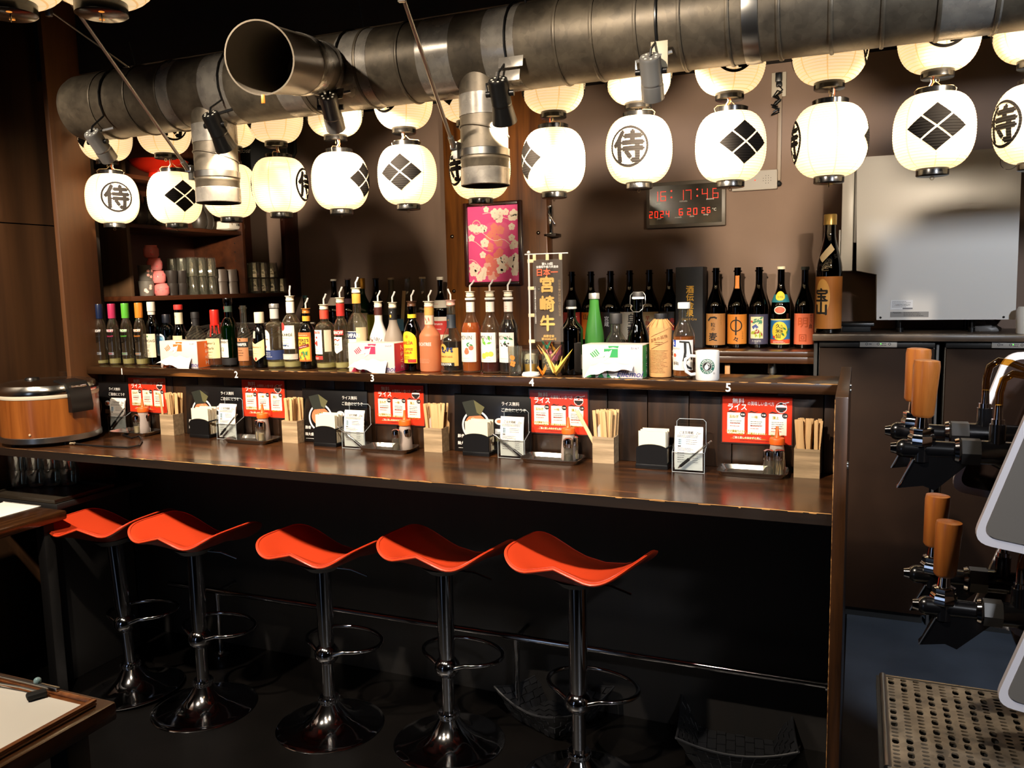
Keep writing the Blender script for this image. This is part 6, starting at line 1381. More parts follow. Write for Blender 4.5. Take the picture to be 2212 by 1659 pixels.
def tray_set(n, where, px0, px1, pyb, shakers, sauce, rz=0.):
    """steel tray with shakers and a sauce bottle; px of base centres"""
    p0 = onZ(px0, pyb, CZ); p1 = onZ(px1, pyb, CZ); w_ = .205; d_ = .118
    Yc = 2.540; X = xline((px0+px1)/2, Yc, CZ)
    t = thing('steel_tray', 'shallow stainless steel tray %s' % where, 'tray', (X, Yc, CZ), rz, 'steel trays on the counter'); h = .016
    r = G(); N = 40
    def rr(w1, d1, z):
        o = []
        for k in range(N):
            a = 2*pi*k/N+pi/N; c, s = cos(a), sin(a); e = 2/7.
            o.append((w1/2*math.copysign(abs(c)**e, c), d1/2*math.copysign(abs(s)**e, s), z))
        return o
    rows = [rr(w_*.86, d_*.80, .0), rr(w_*.90, d_*.86, .001), rr(w_*.99, d_*.98, h-.001), rr(w_, d_, h), rr(w_, d_, h-.0015), rr(w_*.985, d_*.97, h-.0015), rr(w_*.89, d_*.85, .002), rr(w_*.86, d_*.80, .0016)]
    r.grid(rows, True); r.add(rows[0], [tuple(reversed(range(N)))]); r.add(rows[-1], [tuple(range(N))])
    obj('tray', r, mat('tray_steel', '#c2beb6', .22, 1.), t)
    for i, (px, py_, cont, nm) in enumerate(shakers):
        q = onZ(px, py_, CZ+.002); q = Vector((max(X-w_*.38, min(X+w_*.38, q.x)), max(Yc-d_*.36, min(Yc+d_*.30, q.y)), CZ+.0018))
        s = thing('shaker', '%s %s' % (nm, where), 'shaker', q, 0, 'glass shakers on the trays')
        obj('glass_body', G().lathe([(0, 0), (.0145, 0), (.0158, .003), (.0158, .050), (.014, .052), (.014, .004), (0, .004)], 24), GLS, s)
        obj('chrome_cap', G().lathe([(.0162, .048), (.0168, .050), (.0168, .068), (.0150, .075), (.009, .079), (0, .080)], 24), CHROME, s)
        if cont == 'pepper': obj('contents', G().lathe([(0, .0045), (.0135, .0045), (.0135, .018), (.008, .026), (0, .029)], 18), PEP, s)
        elif cont == 'picks':
            gg = G()
            for k in range(14): a = k*.9; gg.cyl((.009*cos(a), .009*sin(a), .005), (.006*cos(a+.8), .006*sin(a+.8), .047), .0009, n=5)
            tag(obj('toothpicks', gg, TOOTH, s), kind='stuff')
        else: obj('contents', G().lathe([(0, .0045), (.0135, .0045), (.0135, .03), (0, .031)], 18), mat('salt_beige', '#cbb08a', .8), s)
    q = onZ(sauce[0], sauce[1], CZ+.002); q = Vector((max(X-w_*.36, min(X+w_*.36, q.x)), max(Yc+d_*.10, min(Yc+d_*.24, q.y)), CZ+.0018))
    s = thing('sauce_bottle', 'white squeeze bottle with orange nozzle %s' % where, 'bottle', q, 0, 'orange capped squeeze bottles')
    obj('body', G().lathe([(0, 0), (.024, 0), (.026, .003), (.025, .03), (.021, .075), (.019, .088), (.017, .092), (0, .092)], 28), SAUCE, s)
    obj('cap', G().lathe([(.017, .088), (.0225, .089), (.0228, .103), (.021, .107), (.010, .109), (.0065, .114), (.0042, .140), (.0030, .143), (0, .1435)], 26), ORANGE, s)
    return t
def red_poster(label, px0, px1, ytop, ybot, mauve=False):
    Y = 2.6085; zt = onY((px0+px1)/2, ytop, Y).z; zb = onY((px0+px1)/2, ybot, Y).z; zm = (zt+zb)/2; X0 = xline(px0, Y, zm); X1 = xline(px1, Y, zm); w_ = .206; h_ = .146; xc = (X0+X1)/2
    t = thing('rice_notice', label, 'notice', (xc, Y, zm-h_/2), 0, 'red rice notices on the counter back')
    obj('laminate', G().b2((-w_/2-.004, -.001, -.004), (w_/2+.004, .0005, h_+.004)), mat('laminate_edge', '#3a2a26', .25, coat=.6), t)
    sh_ = obj('sheet', G().b2((-w_/2, -.0022, 0), (w_/2, -.0012, h_)), mat('notice_red', '#d3361e', .3, coat=.5), t)
    P = lambda d: onplane((0, -.0022-d, 0), (1, 0, 0), (0, 0, 1))
    F = Flat(); F.text('無料', -.055, h_-.015, .017, bold=.02); F.text('ライス', -.058, h_-.034, .019, bold=.03, maxw=.056); F.text('の美味しい食べ方', .012, h_-.022, .0125, bold=.01, maxw=.078)
    decal('title', F, P(.0004), INKW, sh_)
    F = Flat()
    for k in range(3): F.rect(-.088+.062*k, .028, -.088+.062*k+.052, .094)
    decal('card', F, P(.0004), ink('#f2e6d2'), sh_)
    F = Flat()
    for k in range(3):
        x = -.062+.062*k; F.disc(x+.021, .089, .0085, None, 16); F.stroke([(x-.026, .094), (x-.016, .099), (x-.006, .096), (x+.004, .100)], [.001, .004, .003, .001])
        F.lines(x-.018, x+.018, .068, .062-.006*k, 2+k, .0014, .2)
    F.disc(.072, h_-.032, .016, .011, 24, pi, 2*pi); F.rect(.066, h_-.048, .078, h_-.043); F.rect(.067, h_-.028, .075, h_-.017); F.lines(-.05, .05, .008, .008, 1, .0012, .2)
    decal('black_print', F, P(.0008), INK, sh_)
    F = Flat()
    for k in range(3):
        x = -.062+.062*k; F.lines(x-.018, x+.018, .060-.006*k, .052-.006*k, 2, .0016, .3)
    F.disc(.073, h_-.027, .004, .0025, 12)
    decal('red_print', F, P(.0009), INKR, sh_)
    F = Flat(); F.disc(.072, h_-.031, .015, .0075, 24, 0, pi); F.ring(.072, h_-.032, .015, .0165, 24); F.stroke([(.076, h_-.020), (.094, h_-.015)], .0025)
    for k, ch in enumerate(('初級', '中級', '上級')): F.text(ch, -.062+.062*k+.021, .089, .0055, bold=.02)
    F.rect(.04, h_-.056, .0405, h_-.0555); decal('white_print', F, P(.0010), INKW, sh_)
    F = Flat()
    for k, s in enumerate(('玉ねぎ', '一味', '頂上')): F.text(s, -.068+.062*k, .082, .009, bold=.03)
    F.text('これが最強ライスの', -.062, .036, .0075, bold=.04, maxw=.060); F.text('スタート地点', -.062, .028, .0070, bold=.04); F.text('もう箸が止まらない', 0, .030, .0075, bold=.04, maxw=.062); F.text('幸せライス', .062, .026, .0075, bold=.04, maxw=.05); F.stroke([(-.078, .013), (-.02, .0155), (.028, .013)], [.001, .005, .001])
    decal('olive_print', F, P(.0011), ink('#a8901e'), sh_)
    F = Flat(); F.text('ご飯と推しのおかずと共に', -.028, .0165, .008, bold=.01, maxw=.085); decal('footer', F, P(.0013), INKW, sh_)
    return t
def black_menu(label, px0, px1, ytop, ybot):
    Y = 2.596; zb = CZ+.0015; X0 = xline(px0, Y, 1.06); X1 = xline(px1, Y, 1.06); w_ = .292; h_ = .205; xc = X1-w_/2 if px0 < 300 else (X0+X1)/2
    t = thing('rice_menu_board', label, 'menu board', (xc, Y, zb), 0, 'black rice menu boards')
    t.rotation_euler.x = radians(-3)
    b = obj('board', G().b2((-w_/2, 0, 0), (w_/2, .004, h_), .001), mat('menu_black', '#0d0c0d', .3, coat=.5), t)
    P = lambda d: onplane((0, -d, 0), (1, 0, 0), (0, 0, 1))
    F = Flat(); F.text('ライス無料', .070, h_-.030, .0135, maxw=.066); F.text('ご自由にどうぞ', .082, h_-.052, .0135, maxw=.092); F.text('豚骨', -.120, .055, .012, bold=.02); F.text('麺大盛', -.114, .030, .012, bold=.02); F.rect(-.13, .012, -.06, .013); F.lines(.07, .11, h_-.095, h_-.095, 1, .002, .2)
    decal('white_writing', F, P(.0006), INKW, b)
    F = Flat(); F.ring(-.062, .095, .047, .054, 40, 1.); F.disc(.028, .112, .017, .012, 20); F.rect(.012, .068, .036, .086); decal('bowl_print', F, P(.0006), ink('#c9ced2'), b)
    F = Flat(); F.disc(-.062, .100, .040, .034, 30); F.disc(.028, .112, .010, .006, 14); decal('noodle_print', F, P(.0009), ink('#d9744a'), b)
    F = Flat()
    for k in range(14): a = random.uniform(0, 6.28); q = random.uniform(.0, .034); F.stroke([(-.062+q*cos(a), .104+q*.7*sin(a)), (-.056+q*cos(a), .108+q*.7*sin(a)), (-.050+q*cos(a), .104+q*.7*sin(a))], .0025)
    decal('noodle_strands', F, P(.0011), ink('#eba37a'), b)
    F = Flat(); F.poly([(-.115, .175), (-.07, .185), (-.030, .160), (-.045, .130), (-.095, .125)]); decal('seaweed_print', F, P(.0013), ink('#1d2117'), b)
    F = Flat(); F.poly([(-.070, .184), (-.028, .160), (-.043, .132), (-.058, .14)]); F.poly([(.012, .042), (.036, .042), (.036, .058), (.012, .06)]); decal('seaweed_sheen', F, P(.0015), ink('#5a5736'), b)
    F = Flat(); F.poly([(-.078, .104), (-.062, .116), (-.044, .106), (-.055, .098)]); decal('leaf_print', F, P(.0016), ink('#2f5a34'), b)
    return t
ORD = ['at the far left seat beside the rice cooker', 'at the second seat from the left', 'at the middle seat', 'at the fourth seat from the left', 'at the right end seat']
black_menu('black rice menu board half hidden by the rice cooker', 150, 275, 822, 930)
black_menu('black rice menu board with noodle bowl picture '+ORD[1], 404, 519, 832, 940)
black_menu('black rice menu board with noodle bowl picture '+ORD[2], 653, 790, 838, 953)
black_menu('black rice menu board with noodle bowl picture '+ORD[3], 985, 1141, 848, 971)
for i, (a, b, c_, d) in enumerate(((283, 356, 820, 887), (528, 613, 824, 898), (814, 912, 834, 915), (1151, 1264, 846, 934), (1568, 1703, 860, 954))): red_poster('red rice notice with three white cards '+ORD[i], a, b, c_, d)
for i, (px, py, wp) in enumerate(((362, 940, 0), (627, 957, 0), (936, 977, 0), (1303, 1001, 0), (1742, 1033, 0))):
    chop_box('square pale wooden chopstick box '+ORD[i], px, py, 0, 0, i+3, 0., i != 0, -.5 if i == 3 else None)
for i, (px, py) in enumerate(((431, 946), (702, 965), (1028, 985), (1407, 1013))):
    napkins('black napkin holder filled with cream napkins '+([ORD[1], ORD[2], ORD[3], ORD[4]][i]), px, py)
for i, (px, py, up) in enumerate(((252, 931, 1), (489, 949, 1), (763, 969, 0), (1104, 990, 0), (1486, 1021, 1))):
    o = order_stand('clear acrylic stand with white order sheets '+ORD[i], px, py, i)
    P0 = o.location; L_ = .138
    if up: a, b = Vector((-.030, -.022, .013)), Vector((.050, -.030, .085))
    else: a, b = Vector((.052, -.030, .006)), Vector((-.052, -.026, .075))
    d = (b-a).normalized(); pen('clear pen on the stand '+ORD[i], P0+a, P0+a+d*L_)
tray_set(0, ORD[0], 240, 348, 944, [(298, 936, 'salt', 'glass shaker with chrome cap, left one'), (318, 934, 'salt', 'glass shaker with chrome cap, right one')], (332, 930))
tray_set(1, ORD[1], 490, 602, 961, [(566, 953, 'salt', 'glass shaker with chrome cap, front one'), (573, 946, 'salt', 'glass shaker with chrome cap, partly hidden one')], (588, 946))
tray_set(2, ORD[2], 780, 904, 980, [(857, 974, 'pepper', 'pepper shaker with chrome cap'), (879, 971, 'picks', 'toothpick shaker with chrome cap')], (888, 966))
tray_set(3, ORD[3], 1125, 1264, 1005, [(1228, 997, 'pepper', 'pepper shaker with chrome cap'), (1241, 992, 'salt', 'plain shaker with chrome cap')], (1241, 985))
tray_set(4, ORD[4], 1553, 1700, 1036, [(1660, 1027, 'pepper', 'pepper shaker with chrome cap'), (1682, 1027, 'picks', 'toothpick shaker with chrome cap')], (1678, 1020))

# ---------------------------------------------------------------- left end: rice cooker, glasses, tables
p = onZ(115, 965, CZ); RC = .183; dv = Vector((p.x, p.y, 0)).normalized()
rc = thing('rice_cooker', 'large round wood-grain rice cooker with chrome lid at the left end of the counter', 'rice cooker', (p.x+dv.x*RC*.95, p.y+dv.y*RC*.95, CZ), radians(38)); hb_ = .268
RW = wood('cooker_wood', '#6a3410', '#a8632a', 'Z', .3, .3, .5)
for k in range(4): a = k*pi/2+.6; obj('foot', G().cyl((RC*.75*cos(a), RC*.75*sin(a), 0), (RC*.75*cos(a), RC*.75*sin(a), .014), .014), BLACK, rc)
obj('base_ring', G().lathe([(0, .012), (RC*.96, .012), (RC*1.0, .016), (RC*1.0, .036), (RC*.985, .038), (0, .038)], 56), STEEL, rc)
obj('body', G().lathe([(0, .036), (RC*.985, .036), (RC*.985, .186), (0, .186)], 56), RW, rc)
obj('rim_band', G().lathe([(RC*.9, .186), (RC*.992, .186), (RC*.998, .190), (RC*.998, .198), (RC*.99, .202), (RC*.9, .202)], 56), mat('rim_cream', '#d8ccb4', .4), rc)
obj('lid', G().lathe([(RC*1.0, .202), (RC*1.01, .206), (RC*.99, .222), (RC*.94, .236), (RC*.80, .244), (0, .250)], 56), mat('lid_steel', '#b8b4ab', .18, 1.), rc)
obj('lid_handle', G().lathe([(0, .249), (.028, .248), (.024, .256), (0, .258)], 20, (-.06, .02, 0)), BLACK, rc)
a = radians(8); R = Matrix.Rotation(a, 3, 'Z')
g = G(); pr = [(.105, .252), (RC*.94, .244), (RC*1.06, .215), (RC*1.12, .150), (RC*1.10, .128), (RC*.99, .128), (RC*.99, .205), (RC*.90, .236), (.105, .244)]
g.prism([(u, v) for u, v in pr], -.046, .046, 'xz'); 
lt = obj('latch', g, BLACK, rc, rot=(0, 0, radians(-42)))
obj('latch_trim', G().b2((RC*1.0, -.034, .222), (RC*1.04, .034, .232), .003), CHROME, lt)
obj('lamp_window', G().lathe([(0, 0), (.005, 0), (.004, .003), (0, .004)], 12, (RC*.985*cos(-1.75), RC*.985*sin(-1.75), .052), Matrix.Rotation(pi/2, 3, 'X')), mat('indicator_clear', '#c9b090', .15), rc)
pw = [onZ(160, 958, CZ+.006), onZ(205, 963, CZ+.005), onZ(240, 965, CZ+.004), onZ(275, 967, CZ+.004), onZ(300, 962, CZ+.005), onZ(307, 950, CZ+.006), onZ(300, 942, CZ+.008), onZ(285, 946, CZ+.006), onZ(262, 938, CZ+.004), onZ(240, 932, CZ+.004)]
pts = []
for i in range(len(pw)-1):
    for k in range(4): pts.append(pw[i].lerp(pw[i+1], k/4))
cb = thing('power_cord', 'black power cord of the rice cooker curling on the counter', 'cord', pts[0]); obj('cable', G().tube([q-cb.location for q in pts], .0035, 8), BLACK, cb)
obj('bundle_tie', G().tube([(.012*cos(k), .006*sin(k*1.7)-.004, .002+.003*cos(k*1.3)) for k in range(14)], .0014, 5), mat('tie_silver', '#bfae90', .3, .6), cb)

ZT = .755
q0, q1, q2 = onZ(118, 1080, ZT), onZ(240, 1047, ZT), onZ(14, 1064, ZT)
X1_ = q0.x; Y0_ = q0.y
lsx = thing('side_shelf', 'dark low side shelf under the left end of the counter', 'shelf', (X1_-.35, Y0_+.2, 0)); obj('board', G().b2((-.34, -.20, ZT-.040), (.36, .22, ZT-.018), .002), UNDER, lsx)
for sx_ in (-.3, .3): obj('leg', G().b2((sx_-.02, -.16, 0), (sx_+.02, .18, ZT-.041), .002), UNDER, lsx)
tr = thing('serving_tray', 'dark rectangular serving tray under the left end of the counter', 'tray', (X1_-.19, Y0_+.14, ZT-.0175)); obj('tray', G().b2((-.19, -.14, 0), (.19, .14, .008), .003).b2((-.19, -.14, .008), (.19, -.132, .016)).b2((-.19, .132, .008), (.19, .14, .016)).b2((-.19, -.132, .008), (-.182, .132, .016)).b2((.182, -.132, .008), (.19, .132, .016)), mat('tray_brown', '#2a231a', .45), tr)
n_ = 0; NM = ['leftmost', 'second from left', 'third from left', 'rightmost']
for k, px in enumerate((42, 80, 115, 150)):
    zz = ZT-.0095; q = onZ(px, 1052-k*1.5, zz)
    for lv in range(2):
        cup('clear stacking glass on the dark tray, %s column, %s one' % (NM[k], ('lower', 'upper')[lv]), q.x, min(max(q.y, Y0_+.05), Y0_+.24), zz+lv*.062, .030, .037, .075, GLS, 'stacked glasses on the dark tray', 'stacking_glass')
# tables in the lower left corner
TW = wood('table_wood', '#24140a', '#4d2e16', 'Y', .25, .4, 1.)
c0 = onZ(245, 1515, .74)
tb = thing('table', 'dark wooden table in the lower left corner carrying the clipboard menu', 'table', (c0.x-.45, .70, 0))
obj('table_top', G().b2((-.45, -.55, .70), (.452, c0.y+.006-.70, .738), .006), TW, tb)
for sx_, sy_ in ((-.40, -.5), (.40, -.5), (-.40, .36), (.40, .36)): obj('leg', G().b2((sx_-.025, sy_-.025, 0), (sx_+.025, sy_+.025, .70), .003), UNDER, tb)
cbd = thing('clipboard_menu', 'wooden clipboard tray with a white menu sheet held by a clip', 'menu', (c0.x-.02, c0.y-.02, .7385))
CBW = wood('clipboard_wood', '#6a3c1c', '#a8683a', 'Y', .35, .3, 1.2)
obj('tray_board', G().b2((-.42, -.60, 0), (0, 0, .006), .003), CBW, cbd)
for a, b in (((-.012, -.60, .006), (0, 0, .013)), ((-.42, -.010, .006), (-.012, 0, .013)), ((-.42, -.60, .006), (-.41, -.01, .013))): obj('rim', G().b2(a, b, .0025), CBW, cbd)
obj('menu_sheet', G().b2((-.405, -.57, .0065), (-.018, -.022, .0082), .0), PAPER, cbd)
F = Flat(); 
for k in range(4): F.lines(-.36, -.16, -.12-.07*k, -.14-.07*k, 2, .0035, .5)
decal('faint_writing', F, onplane((0, 0, .0085), (1, 0, 0), (0, 1, 0)), ink('#cfc4b4'), cbd)
cl_ = obj('wire_clip', G().tube([(-.30, -.020, .016), (-.24, -.030, .018), (-.18, -.026, .018), (-.13, -.024, .016)], .0025, 6), STEEL, cbd)
for x in (-.315, -.125): obj('clip_grip', G().box((x, -.034, .016), (.022, .036, .012), -.5, .004), MBLACK, cl_)
obj('clip_plate', G().b2((-.34, -.010, .013), (-.10, .0, .021), .002), STEEL, cl_); obj('clip_knob', G().ball((-.16, -.004, .024), .008, 10, 8), mat('clip_clear', '#8fb0b4', .15), cl_)
c1 = onZ(150, 1100, .735)
tb2 = thing('table', 'dark wooden table at the left edge carrying a blank white sheet', 'table', (c1.x-.3, c1.y-.35, 0))
obj('table_top', G().b2((-.18, -.36, .70), (.30, .34, .735), .008), TW, tb2)
for sx_, sy_ in ((-.15, -.3), (.25, -.3), (-.15, .28), (.25, .28)): obj('leg', G().b2((sx_-.022, sy_-.022, 0), (sx_+.022, sy_+.022, .70), .003), UNDER, tb2)
q = onZ(88, 1093, .7362); sp_ = thing('paper_sheet', 'white paper sheet lying on the table at the left edge', 'paper', (q.x, q.y, .7354))
obj('sheet', G().b2((-.20, -.30, 0), (0, 0, .0012)), PAPER, sp_)
pe = [(-.21+.21*i/60, (.003 if i % 2 else 0), .0) for i in range(61)]
obj('torn_edge', G().add([(x, y, z) for x, y, z in pe]+[(x, -.004, z) for x, y, z in pe]+[(x, y, .0012) for x, y, z in pe]+[(x, -.004, .0012) for x, y, z in pe], [(i, i+1, 62+i, 61+i) for i in range(60)]+[(122+i, 123+i, 184+i, 183+i) for i in range(60)]+[(i, i+1, 123+i, 122+i) for i in range(60)]), PAPER, sp_)

# ---------------------------------------------------------------- right side: refrigerators, white machine
FB = mat('fridge_brown', '#24170f', .6, spec=.1, noise=.2, nscale=8); FT = mat('fridge_trim', '#171514', .4)
YF = 3.93
def fridge(label, x0, x1, px0, px1):
    t = thing('counter_refrigerator', label, 'refrigerator', ((x0+x1)/2, YF+.22, 0)); W_ = -t.location
    obj('body', G().b2((x0, YF+.03, .05), (x1, 4.39, 1.268), .003), FT, t, W_)
    obj('door', G().b2((x0+.004, YF, .055), (x1-.004, YF+.029, 1.236), .004), FB, t, W_)
    obj('top_strip', G().b2((x0+.002, YF+.002, 1.240), (x1-.002, YF+.029, 1.268), .002), FT, t, W_)
    obj('toe_kick', G().b2((x0+.01, YF+.05, 0), (x1-.01, 4.35, .05)), MBLACK, t, W_)
    a = xline(px0, YF, 1.26); b = xline(px1, YF, 1.26)
    pl_ = obj('control_plate', G().b2((a, YF-.005, 1.241), (b, YF+.002, 1.282), .002), mat('plate_silver', '#b9b6b0', .35, .5), t, W_)
    F = Flat(); w_ = b-a; F.text('MITSUBISHI', w_*.5, .030, .0055, bold=.02)
    for u in (.19, .50, .80): F.ring(w_*u, .014, .0035, .0055, 18)
    F.lines(w_*.25, w_*.33, .014, .014, 1, .003, .1); F.lines(w_*.58, w_*.72, .017, .009, 2, .0022, .2)
    decal('plate_print', F, onplane((a, YF-.0056, 1.241), (1, 0, 0), (0, 0, 1)), ink('#2a2a2e'), pl_)
    obj('green_lamp', G().ball((a+w_*.57, YF-.005, 1.256), .0025, 8, 6), mat('lamp_green', '#70e060', .4, emit='#60ff50', es=1.5), pl_)
    return t
fridge('dark brown counter refrigerator with silver control plate beside the bar end', -.165, .302, 1857, 1938)
fridge('dark brown counter refrigerator with silver control plate cut off at the right edge', .338, .82, 2142, 2224)
gp_ = thing('gap_post', 'slim grey metal post in the dark gap between the two refrigerators', 'post', (.316, 3.97, 0)); obj('post', G().b2((-.010, -.01, 0), (.002, .03, 1.262), .002), mat('post_grey', '#3a3a3c', .5), gp_)
wt = thing('worktop', 'thin worktop with worn edge lying over both refrigerators', 'worktop', (.35, 4.14, 1.2685)); obj('slab', G().b2((-.54, -.235, 0), (.48, .255, .028), .003), mat('worktop_brown', '#5a4a3c', .35, noise=.3, nscale=20), wt)
obj('worn_edge', G().tube([(-.54+1.02*i/60, -.235, .027) for i in range(61)], [.0012+.0016*random.random() for _ in range(61)], 5), mat('edge_grey', '#a89a88', .4), wt)
obj('leg', G().b2((-.535, -.20, -1.2685), (-.52, .24, -.0005), .001), MBLACK, wt)
mw = thing('white_machine', 'large white kitchen machine on short legs on top of the refrigerators', 'machine', (.35, 4.25, 1.2968)); W_ = -mw.location
MW = mat('machine_white', '#dcd9d4', .35); YM = 4.08
obj('body', G().prism([(.071, 1.352), (.612, 1.352), (.606, 2.068), (-.028, 2.074), (-.018, 1.575), (.066, 1.556)], YM, 4.39, 'xz'), MW, mw, W_)
obj('door', G().b2((-.086, YM-.004, 1.574), (-.036, 4.39, 2.060), .004), mat('machine_door', '#e2ddd5', .35), mw, W_)
obj('door_handle', G().b2((-.034, YM+.002, 1.70), (-.022, YM+.05, 2.06), .003), mat('machine_grey', '#8a8682', .4), mw, W_)
obj('door_lip', G().b2((-.096, YM+.01, 1.62), (-.087, YM+.10, 1.76), .003), MW, mw, W_)
for x in (.170, .455): obj('leg', G().cyl((x, YM+.05, 1.2968), (x, YM+.05, 1.315), .014).cyl((x, YM+.05, 1.315), (x, YM+.05, 1.352), .005), BLACK, mw, W_)
for x in (.170, .455): obj('leg', G().cyl((x, YM+.27, 1.2968), (x, YM+.27, 1.352), .012), BLACK, mw, W_)
for px, py in ((1902, 686), (2168, 685)):
    q = onY(px, py, YM); obj('screw', G().ball((q.x, YM-.001, q.z), .005, 10, 6), BLACK, mw, W_)
q0, q1 = onY(1923, 685, YM), onY(2006, 673, YM); lb_ = obj('rating_plate', G().b2((q0.x, YM-.002, q0.z), (q1.x, YM+.001, q1.z)), mat('plate_grey', '#8d8b88', .4), mw, W_)
F = Flat(); w_ = q1.x-q0.x; F.text('Panasonic', w_*.18, .020, .006, bold=.02); F.lines(w_*.35, w_*.9, .020, .006, 3, .0018, .3); decal('plate_print', F, onplane((q0.x, YM-.0026, q0.z), (1, 0, 0), (0, 0, 1)), INK, lb_)
q0, q1 = onY(1923, 669, YM), onY(1972, 648, YM); lb_ = obj('paper_label', G().b2((q0.x, YM-.002, q0.z), (q1.x, YM+.001, q1.z)), mat('label_white', '#e9e9ea', .5), mw, W_)
F = Flat(); F.lines(.006, .09, .036, .012, 5, .0016, .4); F.text('GBW-PTL263T200', .05, .021, .006, maxw=.06); F.rect(.05, .002, .09, .008); decal('label_print', F, onplane((q0.x, YM-.0026, q0.z), (1, 0, 0), (0, 0, 1)), ink('#6a6a6e'), lb_)
q = onY(2180, 349, YM); F = Flat()
for k in range(3): F.ring(0, 0, .0315, .0335, 14, 1., radians(8+120*k), radians(112+120*k))
decal('round_mark', F, onplane((q.x, YM-.0006, q.z), (1, 0, 0), (0, 0, 1)), INK, mw).location = W_
# scale and things beside the legs
sc_ = thing('kitchen_scale', 'dark flat kitchen scale beside the huge sake bottle', 'scale', (xline(1850, 4.15, 1.31), 4.16, 1.2968)); obj('platform', G().box((0, 0, .035), (.15, .16, .016), 0, .004), BLACK, sc_); obj('base', G().box((0, 0, .014), (.12, .14, .027), 0, .004), MBLACK, sc_)
q = onY(2128, 710, 4.20); bg = thing('plastic_bag', 'crumpled grey plastic bag under the white machine', 'bag', (q.x, 4.22, 1.2968)); g = G()
rows = []
for i in range(7):
    v = i/6; rows.append([((.065*(1-.5*v)+.010*sin(j*2.3+i))*cos(2*pi*j/16), (.05*(1-.5*v)+.008*cos(j*1.7+i))*sin(2*pi*j/16), .046*v+.004*sin(j*3+i*2)*v) for j in range(16)])
g.grid(rows, True); g.add(rows[-1], [tuple(range(16))]); obj('bag', g, mat('bag_grey', '#6d6a68', .4), bg)
q = onY(2207, 722, 4.0); bk = thing('white_canister', 'white canister at the right picture edge on the worktop', 'canister', (q.x+.02, 4.0, 1.2968)); obj('body', G().lathe([(0, 0), (.04, 0), (.042, .004), (.042, .10), (.036, .112), (0, .114)], 28), WHITE, bk)

